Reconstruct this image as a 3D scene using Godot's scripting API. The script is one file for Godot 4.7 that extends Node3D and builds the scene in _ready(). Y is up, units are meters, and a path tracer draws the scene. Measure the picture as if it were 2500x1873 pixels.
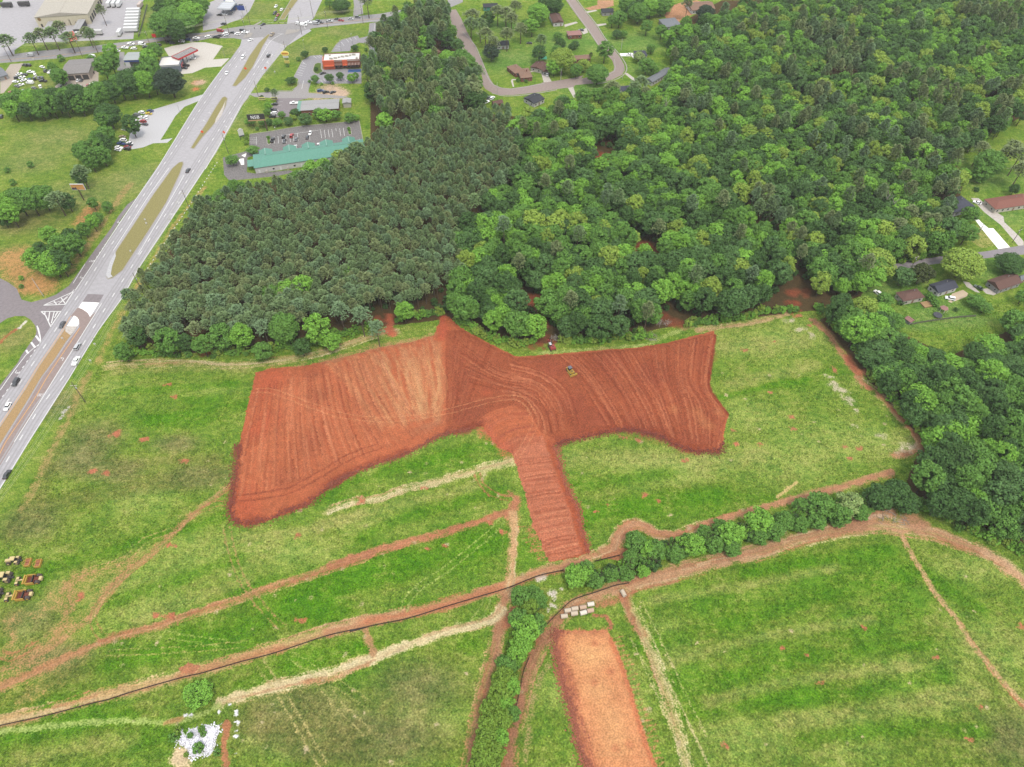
extends Node3D

var rng := RandomNumberGenerator.new()
var tiles := []
var taken := {}
var mats := {}
var brushes := {}

func _ready():
	rng.seed = 11
	camera_sky_sun()
	var t0 := Time.get_ticks_msec()
	build_ground()
	print("ground ", Time.get_ticks_msec() - t0)
	build_roads()
	build_pads()
	print("roads ", Time.get_ticks_msec() - t0)
	build_forest()
	print("forest ", Time.get_ticks_msec() - t0)
	build_buildings()
	build_vehicles()
	build_street_things()
	build_grass()
	print("all ", Time.get_ticks_msec() - t0)

func camera_sky_sun():
	var cam := Camera3D.new()
	cam.name = "camera"
	cam.position = Vector3(0, 250, 0)
	cam.rotation_degrees = Vector3(-49, 0, 0)
	cam.fov = 56.73
	cam.near = 1.0
	cam.far = 6000.0
	add_child(cam)
	var e := Environment.new()
	e.background_mode = Environment.BG_SKY
	var sky := Sky.new()
	var m := ProceduralSkyMaterial.new()
	m.sky_top_color = Color(0.93, 0.95, 0.98)
	m.sky_horizon_color = Color(0.76, 0.78, 0.80)
	m.sky_curve = 0.35
	m.ground_bottom_color = Color(0.35, 0.40, 0.30)
	m.ground_horizon_color = Color(0.60, 0.63, 0.60)
	sky.sky_material = m
	e.sky = sky
	e.background_energy_multiplier = 1.0
	e.tonemap_mode = Environment.TONE_MAPPER_LINEAR
	e.tonemap_exposure = 2.1
	e.sdfgi_enabled = true
	e.ssao_enabled = true
	e.ssil_enabled = true
	e.fog_enabled = true
	e.fog_density = 0.00006
	e.fog_light_color = Color(0.88, 0.89, 0.89)
	var we := WorldEnvironment.new()
	we.name = "world_environment"
	we.environment = e
	add_child(we)
	var sun := DirectionalLight3D.new()
	sun.name = "sun"
	sun.light_energy = 0.5
	sun.light_angular_distance = 14.0
	sun.light_color = Color(1.0, 0.97, 0.92)
	sun.rotation_degrees = Vector3(-62, 25, 0)
	sun.shadow_enabled = true
	add_child(sun)

# ---------- helpers ----------
func numbered(called: String) -> String:
	if not taken.has(called):
		taken[called] = 0
		return called
	taken[called] += 1
	return "%s_%03d" % [called, taken[called]]

func tag(o: Node, label: String, category: String, group := "", kind := "") -> Node:
	if label: o.set_meta("label", label)
	if category: o.set_meta("category", category)
	if group: o.set_meta("group", group)
	if kind: o.set_meta("kind", kind)
	return o

func thing(called: String, at: Vector3, turn: float, label: String, category: String, group := "") -> Node3D:
	var o := Node3D.new()
	o.name = numbered(called)
	add_child(o)
	o.position = at
	o.rotation.y = turn
	tag(o, label, category, group)
	return o

func copy_of(src: Node3D, at: Vector3, turn: float, label: String, group := "") -> Node3D:
	var o: Node3D = src.duplicate()
	o.name = numbered(str(src.name).rstrip("0123456789").trim_suffix("_") if "_0" in str(src.name) else str(src.name))
	add_child(o)
	o.position = at
	o.rotation.y = turn
	o.set_meta("label", label)
	if group: o.set_meta("group", group)
	return o

func piece(called: String, mesh: Mesh, m: Material, parent: Node = null) -> MeshInstance3D:
	var o := MeshInstance3D.new()
	o.name = called if parent else numbered(called)
	o.mesh = mesh
	o.material_override = m
	(parent if parent else self).add_child(o, true)
	return o

func st_new() -> SurfaceTool:
	var st := SurfaceTool.new()
	st.begin(Mesh.PRIMITIVE_TRIANGLES)
	st.set_smooth_group(-1)
	return st

func done(st: SurfaceTool) -> ArrayMesh:
	st.generate_normals()
	return st.commit()

func quad(st: SurfaceTool, a: Vector3, b: Vector3, c: Vector3, d: Vector3):
	for p in [a, b, c, a, c, d]:
		st.add_vertex(p)

func tri(st: SurfaceTool, a: Vector3, b: Vector3, c: Vector3):
	for p in [a, b, c]:
		st.add_vertex(p)

# a block given by its eight corners: bottom ring then top ring, both seen from above, counter-clockwise
func block(st: SurfaceTool, lo: Array, hi: Array, floor_too := true):
	var n := lo.size()
	for i in n:
		var j := (i + 1) % n
		quad(st, lo[i], hi[i], hi[j], lo[j])
	for i in range(1, n - 1):
		tri(st, hi[0], hi[i + 1], hi[i])
		if floor_too: tri(st, lo[0], lo[i], lo[i + 1])

func bx(st: SurfaceTool, x0: float, y0: float, z0: float, x1: float, y1: float, z1: float, taper := 0.0):
	var t := taper
	block(st, [Vector3(x0, y0, z1), Vector3(x1, y0, z1), Vector3(x1, y0, z0), Vector3(x0, y0, z0)],
		[Vector3(x0 + t, y1, z1 - t), Vector3(x1 - t, y1, z1 - t), Vector3(x1 - t, y1, z0 + t), Vector3(x0 + t, y1, z0 + t)])

func box_mesh(x0: float, y0: float, z0: float, x1: float, y1: float, z1: float, taper := 0.0) -> ArrayMesh:
	var st := st_new()
	bx(st, x0, y0, z0, x1, y1, z1, taper)
	return done(st)

func rod(st: SurfaceTool, a: Vector3, b: Vector3, r0: float, r1: float, sides := 6):
	var d := (b - a).normalized()
	var u := d.cross(Vector3.RIGHT if absf(d.x) < 0.8 else Vector3.UP).normalized()
	var v := d.cross(u)
	for i in sides:
		var c0 := u * cos(TAU * i / sides) + v * sin(TAU * i / sides)
		var c1 := u * cos(TAU * (i + 1) / sides) + v * sin(TAU * (i + 1) / sides)
		quad(st, a + c0 * r0, b + c0 * r1, b + c1 * r1, a + c1 * r0)
		tri(st, b, b + c1 * r1, b + c0 * r1)
		tri(st, a, a + c0 * r0, a + c1 * r0)

func wheel_mesh(r: float, w: float, sides := 14) -> ArrayMesh:
	var st := st_new()
	rod(st, Vector3(-w / 2, 0, 0), Vector3(w / 2, 0, 0), r, r, sides)
	return done(st)

func pts(a: Array) -> PackedVector2Array:
	var o := PackedVector2Array()
	for i in range(0, a.size(), 2):
		o.append(Vector2(a[i], a[i + 1]))
	return o

# a flat sheet laid on the ground
func flat_mesh(p: PackedVector2Array, y: float) -> ArrayMesh:
	var st := SurfaceTool.new()
	st.begin(Mesh.PRIMITIVE_TRIANGLES)
	var idx := Geometry2D.triangulate_polygon(p)
	for k in range(0, idx.size(), 3):
		var a := p[idx[k]]
		var b := p[idx[k + 1]]
		var c := p[idx[k + 2]]
		if (b - a).cross(c - a) < 0.0:
			var h := b
			b = c
			c = h
		for q in [a, b, c]:
			st.set_normal(Vector3.UP)
			st.add_vertex(Vector3(q.x, y, q.y))
	return st.commit()

func sheet(called: String, a: Array, y: float, m: Material, parent: Node = null) -> MeshInstance3D:
	var o := piece(called, flat_mesh(pts(a), y), m, parent)
	if parent == null: o.set_meta("kind", "structure")
	return o

# a raised slab with upright edges (islands, kerbs, slabs)
func slab_mesh(p: PackedVector2Array, y0: float, y1: float) -> ArrayMesh:
	var st := st_new()
	var turn := 0.0
	for i in p.size():
		turn += p[i].cross(p[(i + 1) % p.size()])
	if turn > 0.0: p.reverse()
	var idx := Geometry2D.triangulate_polygon(p)
	for k in range(0, idx.size(), 3):
		var a := p[idx[k]]
		var b := p[idx[k + 1]]
		var c := p[idx[k + 2]]
		if (b - a).cross(c - a) < 0.0:
			var h := b
			b = c
			c = h
		tri(st, Vector3(a.x, y1, a.y), Vector3(b.x, y1, b.y), Vector3(c.x, y1, c.y))
	for i in p.size():
		var a := p[i]
		var b := p[(i + 1) % p.size()]
		quad(st, Vector3(a.x, y0, a.y), Vector3(a.x, y1, a.y), Vector3(b.x, y1, b.y), Vector3(b.x, y0, b.y))
	return done(st)

func smooth_line(p: PackedVector2Array, step := 2.0, closed := false) -> PackedVector2Array:
	var o := PackedVector2Array()
	var n := p.size()
	for i in (n if closed else n - 1):
		var p0: Vector2 = p[(i - 1 + n) % n] if closed or i > 0 else p[i]
		var p1: Vector2 = p[i]
		var p2: Vector2 = p[(i + 1) % n]
		var p3: Vector2 = p[(i + 2) % n] if closed or i + 2 < n else p2
		var k := maxi(1, int(p1.distance_to(p2) / step))
		for j in k:
			o.append(p1.cubic_interpolate(p2, p0, p3, float(j) / k))
	if not closed: o.append(p[n - 1])
	return o

func ribbon_poly(p: PackedVector2Array, w: float) -> PackedVector2Array:
	var l := PackedVector2Array()
	var r := PackedVector2Array()
	for i in p.size():
		var d := (p[mini(i + 1, p.size() - 1)] - p[maxi(i - 1, 0)]).normalized()
		var n := Vector2(-d.y, d.x) * w * 0.5
		l.append(p[i] + n)
		r.append(p[i] - n)
	r.reverse()
	l.append_array(r)
	return l

func ribbon_mesh(p: PackedVector2Array, w: float, y: float) -> ArrayMesh:
	var st := SurfaceTool.new()
	st.begin(Mesh.PRIMITIVE_TRIANGLES)
	st.set_normal(Vector3.UP)
	var l := PackedVector3Array()
	var r := PackedVector3Array()
	for i in p.size():
		var d := (p[mini(i + 1, p.size() - 1)] - p[maxi(i - 1, 0)]).normalized()
		var n := Vector2(-d.y, d.x) * w * 0.5
		l.append(Vector3(p[i].x + n.x, y, p[i].y + n.y))
		r.append(Vector3(p[i].x - n.x, y, p[i].y - n.y))
	for i in p.size() - 1:
		for v in [l[i], r[i], r[i + 1], l[i], r[i + 1], l[i + 1]]:
			st.add_vertex(v)
	return st.commit()

# ---------- materials ----------
func noise_tex(key: String, freq: float, lo: float, hi: float, oct := 4) -> NoiseTexture2D:
	if mats.has(key): return mats[key]
	var n := FastNoiseLite.new()
	n.seed = key.hash() % 1000
	n.noise_type = FastNoiseLite.TYPE_SIMPLEX_SMOOTH
	n.frequency = freq
	n.fractal_octaves = oct
	n.fractal_gain = 0.6
	var t := NoiseTexture2D.new()
	t.width = 512
	t.height = 512
	t.seamless = true
	t.noise = n
	var g := Gradient.new()
	g.set_color(0, Color(lo, lo, lo))
	g.set_color(1, Color(hi, hi, hi))
	t.color_ramp = g
	mats[key] = t
	return t

# a surface with a mottled grain of its own colour; size = metres that one noise picture covers
func grain(key: String, c: Color, size := 12.0, lo := 0.72, hi := 1.0, rough := 0.9) -> StandardMaterial3D:
	if mats.has(key): return mats[key]
	var m := StandardMaterial3D.new()
	m.resource_name = key
	m.albedo_color = c
	m.albedo_texture = noise_tex("noise_%d_%d" % [int(lo * 100), int(hi * 100)], 0.02, lo, hi)
	m.uv1_triplanar = true
	m.uv1_world_triplanar = true
	m.uv1_scale = Vector3.ONE / size
	m.roughness = rough
	m.metallic_specular = 0.3
	mats[key] = m
	return m

func plain(key: String, c: Color, rough := 0.7, metal := 0.0, spec := 0.5) -> StandardMaterial3D:
	if mats.has(key): return mats[key]
	var m := StandardMaterial3D.new()
	m.resource_name = key
	m.albedo_color = c
	m.roughness = rough
	m.metallic = metal
	m.metallic_specular = spec
	mats[key] = m
	return m

# ---------- ground ----------
func each_tile(f: Callable):
	for t in tiles:
		f.call(t)

func to_px(t: Dictionary, p: Vector2) -> Vector2:
	return Vector2((p.x - t.x0) / (t.x1 - t.x0) * t.w, (p.y - t.z0) / (t.z1 - t.z0) * t.h)

func fill(a: Array, c: Color, alpha := 1.0, layer := "paint"):
	var p := pts(a)
	for t in tiles:
		var im: Image = t[layer]
		var w: int = im.get_width()
		var h: int = im.get_height()
		var q := PackedVector2Array()
		var lo := 1e9
		var hi := -1e9
		for v in p:
			var s := Vector2((v.x - t.x0) / (t.x1 - t.x0) * w, (v.y - t.z0) / (t.z1 - t.z0) * h)
			q.append(s)
			lo = minf(lo, s.y)
			hi = maxf(hi, s.y)
		var ink := Image.create(w, 1, false, im.get_format())
		ink.fill(Color(c, alpha))
		for y in range(maxi(0, int(lo)), mini(h, int(hi) + 1)):
			var xs := []
			var yy := y + 0.5
			for i in q.size():
				var u := q[i]
				var v := q[(i + 1) % q.size()]
				if (u.y <= yy) != (v.y <= yy):
					xs.append(u.x + (yy - u.y) / (v.y - u.y) * (v.x - u.x))
			xs.sort()
			for i in range(0, xs.size() - 1, 2):
				var x0 := clampi(int(round(xs[i])), 0, w)
				var x1 := clampi(int(round(xs[i + 1])), 0, w)
				if x1 > x0:
					im.blend_rect(ink, Rect2i(0, 0, x1 - x0, 1), Vector2i(x0, y))

func brush(rx: int, ry: int, c: Color, alpha: float, hard: float) -> Image:
	var key := "%d %d %s %.3f %.2f" % [rx, ry, c.to_html(), alpha, hard]
	if brushes.has(key): return brushes[key]
	var im := Image.create(rx * 2 + 1, ry * 2 + 1, false, Image.FORMAT_RGBA8)
	for y in ry * 2 + 1:
		for x in rx * 2 + 1:
			var d := Vector2((x - rx) / (rx + 0.5), (y - ry) / (ry + 0.5)).length()
			im.set_pixel(x, y, Color(c, alpha * (1.0 - smoothstep(hard, 1.0, d))))
	brushes[key] = im
	return im

func spot(x: float, z: float, r: float, c: Color, alpha := 1.0, hard := 0.5, layer := "paint", rz := 0.0):
	for t in tiles:
		var im: Image = t[layer]
		var kx: float = im.get_width() / (t.x1 - t.x0)
		var kz: float = im.get_height() / (t.z1 - t.z0)
		var b := brush(maxi(1, int(round(r * kx))), maxi(1, int(round((rz if rz > 0.0 else r) * kz))), c, alpha, hard)
		var at := Vector2i(int((x - t.x0) * kx) - b.get_width() / 2, int((z - t.z0) * kz) - b.get_height() / 2)
		im.blend_rect(b, Rect2i(Vector2i.ZERO, b.get_size()), at)

func stroke(a: Array, width: float, c: Color, alpha := 1.0, hard := 0.5, wobble := 0.0, layer := "paint"):
	var p := smooth_line(pts(a), maxf(0.35, width * 0.2))
	var one := 1.0 - pow(1.0 - minf(alpha, 0.985), 0.28)
	for q in p:
		var r := width * 0.5 * (1.0 + wobble * rng.randf_range(-1, 1))
		var rr := maxf(0.2, snappedf(r, 0.2))
		spot(q.x + wobble * rng.randf_range(-1, 1), q.y + wobble * rng.randf_range(-1, 1), rr, c, one, hard, layer)

func twin(a: Array, gauge: float, width: float, c: Color, alpha := 0.8):
	var p := smooth_line(pts(a), 1.0)
	for s in [-0.5, 0.5]:
		var o := []
		for i in p.size():
			var d := (p[mini(i + 1, p.size() - 1)] - p[maxi(i - 1, 0)]).normalized()
			o.append(p[i].x - d.y * s * gauge)
			o.append(p[i].y + d.x * s * gauge)
		stroke(o, width, c, alpha)

# a worn lane: a base tone with streaks of other soil running along it
func lane(a: Array, width: float, c: Color, alpha: float, streaks: Array):
	stroke(a, width * 0.8, c, alpha, 0.35, 0.5)
	var p := smooth_line(pts(a), 1.5)
	for s in int(width * 3.2):
		var off := rng.randf_range(-0.5, 0.5) * width
		var i := 0
		while i < p.size() - 3:
			var j := mini(p.size() - 1, i + rng.randi_range(4, 22))
			if rng.randf() < 0.55:
				var o := []
				for k in range(i, j + 1):
					var d := (p[mini(k + 1, p.size() - 1)] - p[maxi(k - 1, 0)]).normalized()
					o.append(p[k].x - d.y * off)
					o.append(p[k].y + d.x * off)
				stroke(o, [0.4, 0.6, 0.8, 1.2][rng.randi() % 4], streaks[rng.randi() % streaks.size()], rng.randf_range(0.3, 0.75), 0.3)
			i = j

# an irregular bare place
func blotch(x: float, z: float, r: float, c: Color, alpha: float):
	for k in 9:
		var a := rng.randf() * TAU
		var d := rng.randf() * r * 0.75
		spot(x + cos(a) * d * 1.25, z + sin(a) * d * 0.8, snappedf(maxf(0.3, r * rng.randf_range(0.22, 0.6)), 0.15), c, alpha * 0.6, 0.3)

func noise_bytes(sd: int, freq: float, oct: int, w: int, h: int, squeeze := 1) -> PackedByteArray:
	var n := FastNoiseLite.new()
	n.seed = sd
	n.noise_type = FastNoiseLite.TYPE_SIMPLEX
	n.frequency = freq
	n.fractal_octaves = oct
	n.fractal_gain = 0.55
	var im := n.get_image(w / squeeze, h)
	if squeeze > 1: im.resize(w, h, Image.INTERPOLATE_BILINEAR)
	return im.get_data()

var job := {}

func ground_row(y: int):
	var w: int = job.w
	var paint: PackedByteArray = job.paint
	var tint: PackedByteArray = job.tint
	var n1: PackedByteArray = job.n1
	var n2: PackedByteArray = job.n2
	var n3: PackedByteArray = job.n3
	var n4: PackedByteArray = job.n4
	var h: int = job.h
	var row := PackedByteArray()
	row.resize(w * 3)
	var warp: float = job.warp
	for x in w:
		var i := y * w + x
		var a: float = n1[i] / 255.0 - 0.5
		var b: float = n2[i] / 255.0 - 0.5
		var c: float = n3[i] / 255.0 - 0.5
		var e: float = n4[i] / 255.0 - 0.5
		var k := i * 3
		# grass: lush, yellowed and thin patches, then clumps and blades
		var r: float = tint[k]
		var g: float = tint[k + 1]
		var bl: float = tint[k + 2]
		var dry := a * 0.5 + b * 0.45 + e * 0.3 + c * 0.22 - 0.08
		if dry > 0.0:
			dry = minf(dry * 1.15, 0.75)
			r += (146.0 - r) * dry
			g += (140.0 - g) * dry * 0.7
			bl += (92.0 - bl) * dry
		else:
			dry = maxf(dry * 0.8, -0.5)
			r += r * dry * 0.72
			g += g * dry * 0.34
			bl += bl * dry * 0.75
		var v := 1.0 + c * 0.5 + b * 0.12
		# bare matter painted over it, its edge frayed by the same clumps
		var sx := clampi(x + int(b * warp * 2.0 + c * warp), 0, w - 1)
		var sy := clampi(y + int(e * warp * 2.0 - c * warp), 0, h - 1)
		var s := (sy * w + sx) * 4
		var al: float = paint[s + 3] / 255.0
		if al > 0.01:
			var edge := 1.0 - absf(al * 2.0 - 1.0)
			al = clampf(al + (c * 1.2 + b * 0.7) * edge, 0.0, 1.0)
			al = al * al * (3.0 - 2.0 * al)
			var vp := 1.0 + c * 0.40 + b * 0.14 + a * 0.08
			r = r * v * (1.0 - al) + paint[s] * vp * al
			g = g * v * (1.0 - al) + paint[s + 1] * vp * al
			bl = bl * v * (1.0 - al) + paint[s + 2] * vp * al
		else:
			r *= v
			g *= v
			bl *= v
		row[x * 3] = clampi(int(r), 0, 255)
		row[x * 3 + 1] = clampi(int(g), 0, 255)
		row[x * 3 + 2] = clampi(int(bl), 0, 255)
	job.rows[y] = row

func ground_tile(t: Dictionary):
	var tint: Image = t.tint
	tint.resize(t.w, t.h, Image.INTERPOLATE_BILINEAR)
	tint.convert(Image.FORMAT_RGB8)
	var m: float = (t.x1 - t.x0) / t.w
	var rows := []
	rows.resize(t.h)
	job = {"w": t.w, "h": t.h, "paint": (t.paint as Image).get_data(), "tint": tint.get_data(), "rows": rows, "warp": 0.7 / m,
		"n1": noise_bytes(3, m / 26.0, 3, t.w, t.h), "n2": noise_bytes(5, m / 4.5, 4, t.w, t.h),
		"n3": noise_bytes(7, minf(0.45, m / 0.9), 2, t.w, t.h), "n4": noise_bytes(9, m / 3.0, 3, t.w, t.h, 4)}
	var id := WorkerThreadPool.add_group_task(ground_row, t.h)
	WorkerThreadPool.wait_for_group_task_completion(id)
	var data := PackedByteArray()
	for r in rows:
		data.append_array(r)
	t.pixels = Image.create_from_data(t.w, t.h, false, Image.FORMAT_RGB8, data)
	t.alpha = job.paint
	var mat := StandardMaterial3D.new()
	mat.resource_name = "soil_and_grass"
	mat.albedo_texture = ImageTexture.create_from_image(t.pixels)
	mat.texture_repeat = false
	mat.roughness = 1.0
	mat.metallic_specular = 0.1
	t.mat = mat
	job = {}

func build_ground():
	tiles = [
		{"x0": -264.0, "x1": 264.0, "z0": -272.0, "z1": -40.0, "w": 2048, "h": 1024},
		{"x0": -490.0, "x1": 490.0, "z0": -704.0, "z1": -272.0, "w": 2048, "h": 1024}]
	for t in tiles:
		t.paint = Image.create(t.w, t.h, false, Image.FORMAT_RGBA8)
		t.tint = Image.create(t.w / 4, t.h / 4, false, Image.FORMAT_RGBA8)
		t.tint.fill(Color(0.368, 0.439, 0.162))
	paint_ground()
	for t in tiles:
		ground_tile(t)
	var mesh := ArrayMesh.new()
	for t in tiles:
		var st := SurfaceTool.new()
		st.begin(Mesh.PRIMITIVE_TRIANGLES)
		st.set_normal(Vector3.UP)
		for c in [[0, 0], [1, 0], [1, 1], [0, 0], [1, 1], [0, 1]]:
			st.set_uv(Vector2(c[0], c[1]))
			st.add_vertex(Vector3(lerpf(t.x0, t.x1, c[0]), 0, lerpf(t.z0, t.z1, c[1])))
		st.commit(mesh)
		mesh.surface_set_material(mesh.get_surface_count() - 1, t.mat)
	var st := SurfaceTool.new()
	st.begin(Mesh.PRIMITIVE_TRIANGLES)
	st.set_normal(Vector3.UP)
	for r in [[-3000, -40, 3000, 2000], [-3000, -272, -264, -40], [264, -272, 3000, -40], [-3000, -704, -490, -272], [490, -704, 3000, -272], [-3000, -4000, 3000, -704]]:
		for c in [[0, 0], [1, 0], [1, 1], [0, 0], [1, 1], [0, 1]]:
			st.add_vertex(Vector3(lerpf(r[0], r[2], c[0]), 0, lerpf(r[1], r[3], c[1])))
	st.commit(mesh)
	mesh.surface_set_material(2, grain("far_grass", Color(0.309, 0.398, 0.192), 60.0, 0.55, 1.0, 1.0))
	var o := MeshInstance3D.new()
	o.name = "ground"
	o.mesh = mesh
	o.set_meta("kind", "structure")
	o.set_meta("label", "grass fields with bare red soil patches and wheel tracks")
	add_child(o)

func ground_color(x: float, z: float) -> Color:
	for t in tiles:
		if x > t.x0 and x < t.x1 and z > t.z0 and z < t.z1:
			return t.pixels.get_pixel(int((x - t.x0) / (t.x1 - t.x0) * t.w), int((z - t.z0) / (t.z1 - t.z0) * t.h))
	return Color(0.309, 0.398, 0.192)

func bare(x: float, z: float) -> int:
	for t in tiles:
		if x > t.x0 and x < t.x1 and z > t.z0 and z < t.z1:
			return t.alpha[(int((z - t.z0) / (t.z1 - t.z0) * t.h) * t.w + int((x - t.x0) / (t.x1 - t.x0) * t.w)) * 4 + 3]
	return 0

func tints(rows: Array, c: Color, alpha := 0.75):
	for r in rows:
		spot(r[0], r[1], r[2], c, alpha, 0.15, "tint", r[2] * (r[3] if r.size() > 3 else 0.6))

# where bare soil, straw, gravel and worn tracks lie, and how the grass differs from place to place
func paint_ground():
	var red := Color(0.492, 0.256, 0.180)
	var straw := Color(0.591, 0.533, 0.398)
	var tan := Color(0.544, 0.398, 0.292)
	var earth_mix := [Color(0.603, 0.527, 0.398), Color(0.539, 0.356, 0.262), Color(0.503, 0.315, 0.227), Color(0.633, 0.568, 0.445), Color(0.568, 0.433, 0.327), Color(0.468, 0.456, 0.256)]
	var red_mix := [Color(0.574, 0.421, 0.309), Color(0.492, 0.303, 0.215), Color(0.527, 0.356, 0.256), Color(0.591, 0.480, 0.350), Color(0.456, 0.433, 0.239)]
	var straw_mix := [Color(0.662, 0.615, 0.503), Color(0.568, 0.486, 0.356), Color(0.533, 0.398, 0.292), Color(0.638, 0.591, 0.456)]
	# grass: places that are lusher, paler or browner
	tints([
	[-52.2, -189.9, 22,.5],
	[-28.7, -172.7, 26,.35],
	[-65.2, -153.3, 18,.3],
	[-17.4, -137.5, 22,.5],
	[-45.4, -127.6, 30,.4],
	[-70.4, -118.2, 26,.4],
	[-93.8, -114.5, 22,.4],
	[-17, -127.6, 18,.7],
	[45.4, -147.9, 26,.4],
	[74.1, -152.2, 30,.35],
	[100.9, -154.4, 16,.3],
	[56.5, -133.5, 10,.5],
	[-143.3, -208.5, 22,.35],
	[-153.9, -195.1, 26,.3],
	[-139.8, -196.4, 18,.3],
	[128.1, -216.9, 24,.2],
	[147.8, -225.6, 14,.3],
	[77.3, -110.9, 26,.5],
	[112.7, -121.9, 30,.5],
	[140.2, -125.7, 22,.5],
	[88.7, -93.9, 22,.4],
	[123.9, -102.2, 26,.4],
	[62.1, -81.3, 16,.8],
	[92.9, -78.2, 24,.4],
	[143.7, -110.9, 14,1],
	[164.5, -120.1, 16,.5],
	[-68.2, -105.7, 18,.4],
	[-99.2, -95.5, 22,.3],
	[-163.3, -158.8, 16,.5],
	[-126, -92.3, 20,.3],
	[-147.6, -73.8, 26,.3],
	[-117, -65.2, 20,.3],
	[6.1, -131.5, 8,1.4],
	[-15.7, -95.5, 8,.8],
	[-34.9, -109.2, 12,.4],
	[-75.3, -90.7, 18,.4],
	[-55, -84.3, 20,.5],
	[-182.2, -120.1, 14,.5],
	[-53.1, -93.9, 16,.3]], Color(0.298, 0.421, 0.104), 0.8)
	tints([
	[123.6, -244, 40,.5],
	[148.1, -250.4, 30,.5],
	[140.1, -184.8, 40,.5],
	[116.8, -172.7, 36,.5],
	[57.5, -170.3, 30,.5],
	[77.1, -170.3, 30,.4],
	[106.6, -197.7, 26,.6],
	[160.3, -184.8, 24,.5],
	[-152.2, -154.4, 24,.5],
	[-117, -129.6, 40,.4],
	[-137.9, -112.7, 34,.5],
	[-83.5, -131.5, 30,.4],
	[-56.4, -143.7, 26,.3],
	[-140.6, -214.1, 22,.3],
	[-183.5, -214.1, 20,.4],
	[74.2, -63.8, 26,.5],
	[140.9, -81.3, 30,.5],
	[170.2, -93.9, 26,.7],
	[174.8, -123.8, 26,.4],
	[56.6, -97.2, 14,.7],
	[38.1, -78.2, 12,1.2],
	[14.7, -78.2, 10,1],
	[-27, -70.9, 24,.5],
	[-73, -63.8, 26,.4],
	[104.2, -63.8, 30,.4]], Color(0.456, 0.497, 0.245), 0.8)
	tints([
	[-207.9, -205.8, 18,.8],
	[-182.9, -184.8, 22,.8],
	[-166.6, -168, 20,.5],
	[-184.1, -172.7, 20,.6],
	[-192.8, -143.7, 20,.7],
	[-132.9, -165.6, 24,.4],
	[-145.8, -182.4, 18,.4],
	[-159.4, -90.7, 22,.4],
	[-32.5, -81.3, 26,.5],
	[-70.1, -72.3, 34,.5],
	[-38.4, -63.8, 28,.5],
	[-55.2, -65.2, 24,.5],
	[164.3, -63.8, 24,.6],
	[-175, -103.9, 16,.6]], Color(0.392, 0.380, 0.245), 0.75)
	tints([
	[-257.2, -369.3, 60,.5],
	[-303.7, -433, 50,.6],
	[-233.1, -389.3, 30,.8],
	[-309.6, -405, 40,.6],
	[-166.9, -307.9, 20,1],
	[-175.2, -285, 16,1],
	[-180.6, -257, 16,1],
	[-170.6, -457.1, 40,.5],
	[-162.3, -563.8, 40,.7],
	[-138.5, -597.6, 30,.5],
	[-240.8, -510.4, 30,.6],
	[-220.5, -563.8, 24,.5],
	[-343.1, -510.4, 40,.4],
	[-354.6, -580.3, 50,.4],
	[-305.7, -634.2, 40,.6],
	[-225.3, -643.8, 40,.7],
	[-191.3, -532.4, 26,.6],
	[-159.9, -634.2, 30,.5]], Color(0.398, 0.427, 0.233), 0.85)
	tints([
	[-2.1, -547.8, 60,.6],
	[46, -580.3, 60,.6],
	[55.4, -503.3, 40,.5],
	[101.6, -580.3, 50,.6],
	[-9.9, -606.4, 50,.5],
	[103, -532.4, 30,.6],
	[296.2, -389.3, 40,.7],
	[290.2, -350.5, 26,.8],
	[221.4, -267.1, 34,.5],
	[228.1, -260.3, 24,.4],
	[194.3, -285, 40,.5],
	[262.2, -300.1, 30,.6],
	[203.4, -257, 20,.4]], Color(0.345, 0.439, 0.204), 0.9)
	tints([
	[-286.6, -341.5, 40,.5],
	[-276.4, -307.9, 30,.6],
	[-245.9, -247.2, 16,1],
	[-265.7, -285, 20,.7]], Color(0.427, 0.415, 0.245), 0.8)
	for a in [[[-81.5,-155.8,-67.3,-162.2,-52.6,-168.1,-34.3,-174.1,-18.7,-179.6,-7.9,-181.9], 9.0], [[-60.5,-136.2,-44,-145.4,-20.7,-153.6,-3.8,-157.9], 8.0], [[-69,-117.7,-47.6,-124.9,-25.4,-131.1,-4.8,-136.2], 17.0], [[-84.1,-110.7,-63.2,-116.5,-41.7,-122.4], 12.0], [[26.6,-144.6,45,-151,68.2,-155.5,89.1,-157.5], 13.0], [[24.7,-160.9,46.4,-164.3,67.3,-168.5], 9.0], [[95.3,-208.6,112.8,-213.8,140,-220.6], 4.0], [[43.9,-93.6,76.9,-102.3,112.9,-112.1,150.6,-121.6], 9.0], [[87.7,-121.6,109.9,-126.2,147.4,-132.4], 8.0], [[73.1,-83.5,107,-91.1,147.6,-95.6], 8.0], [[52.4,-71.5,84,-75.6,122.7,-79.8,149.8,-84.7], 9.0], [[93.2,-63.6,124.4,-67,154.7,-67], 8.0], [[154.5,-124.7,162.2,-115.7,172.3,-107.1], 9.0], [[-176.3,-125.5,-159.2,-130.3,-144.9,-136.1,-127.3,-142,-113.7,-148], 7.0], [[-148.8,-110.3,-127.5,-118.5,-105,-128.7], 9.0], [[-120.5,-96.2,-101.6,-101.7,-81.9,-106,-61.7,-110.3], 14.0], [[-147,-86.2,-125.4,-90.8,-106.7,-95.5], 8.0], [[-165.8,-63.1,-143.1,-68.3,-125.3,-71.3], 8.0], [[-92.8,-80.5,-71.7,-88.8,-50.7,-95.5], 8.0], [[-180.8,-212.9,-157.4,-214.4,-128.3,-217.6], 7.0], [[-162.8,-194.7,-141.5,-200.6,-120.5,-205.1], 9.0]]:
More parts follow.
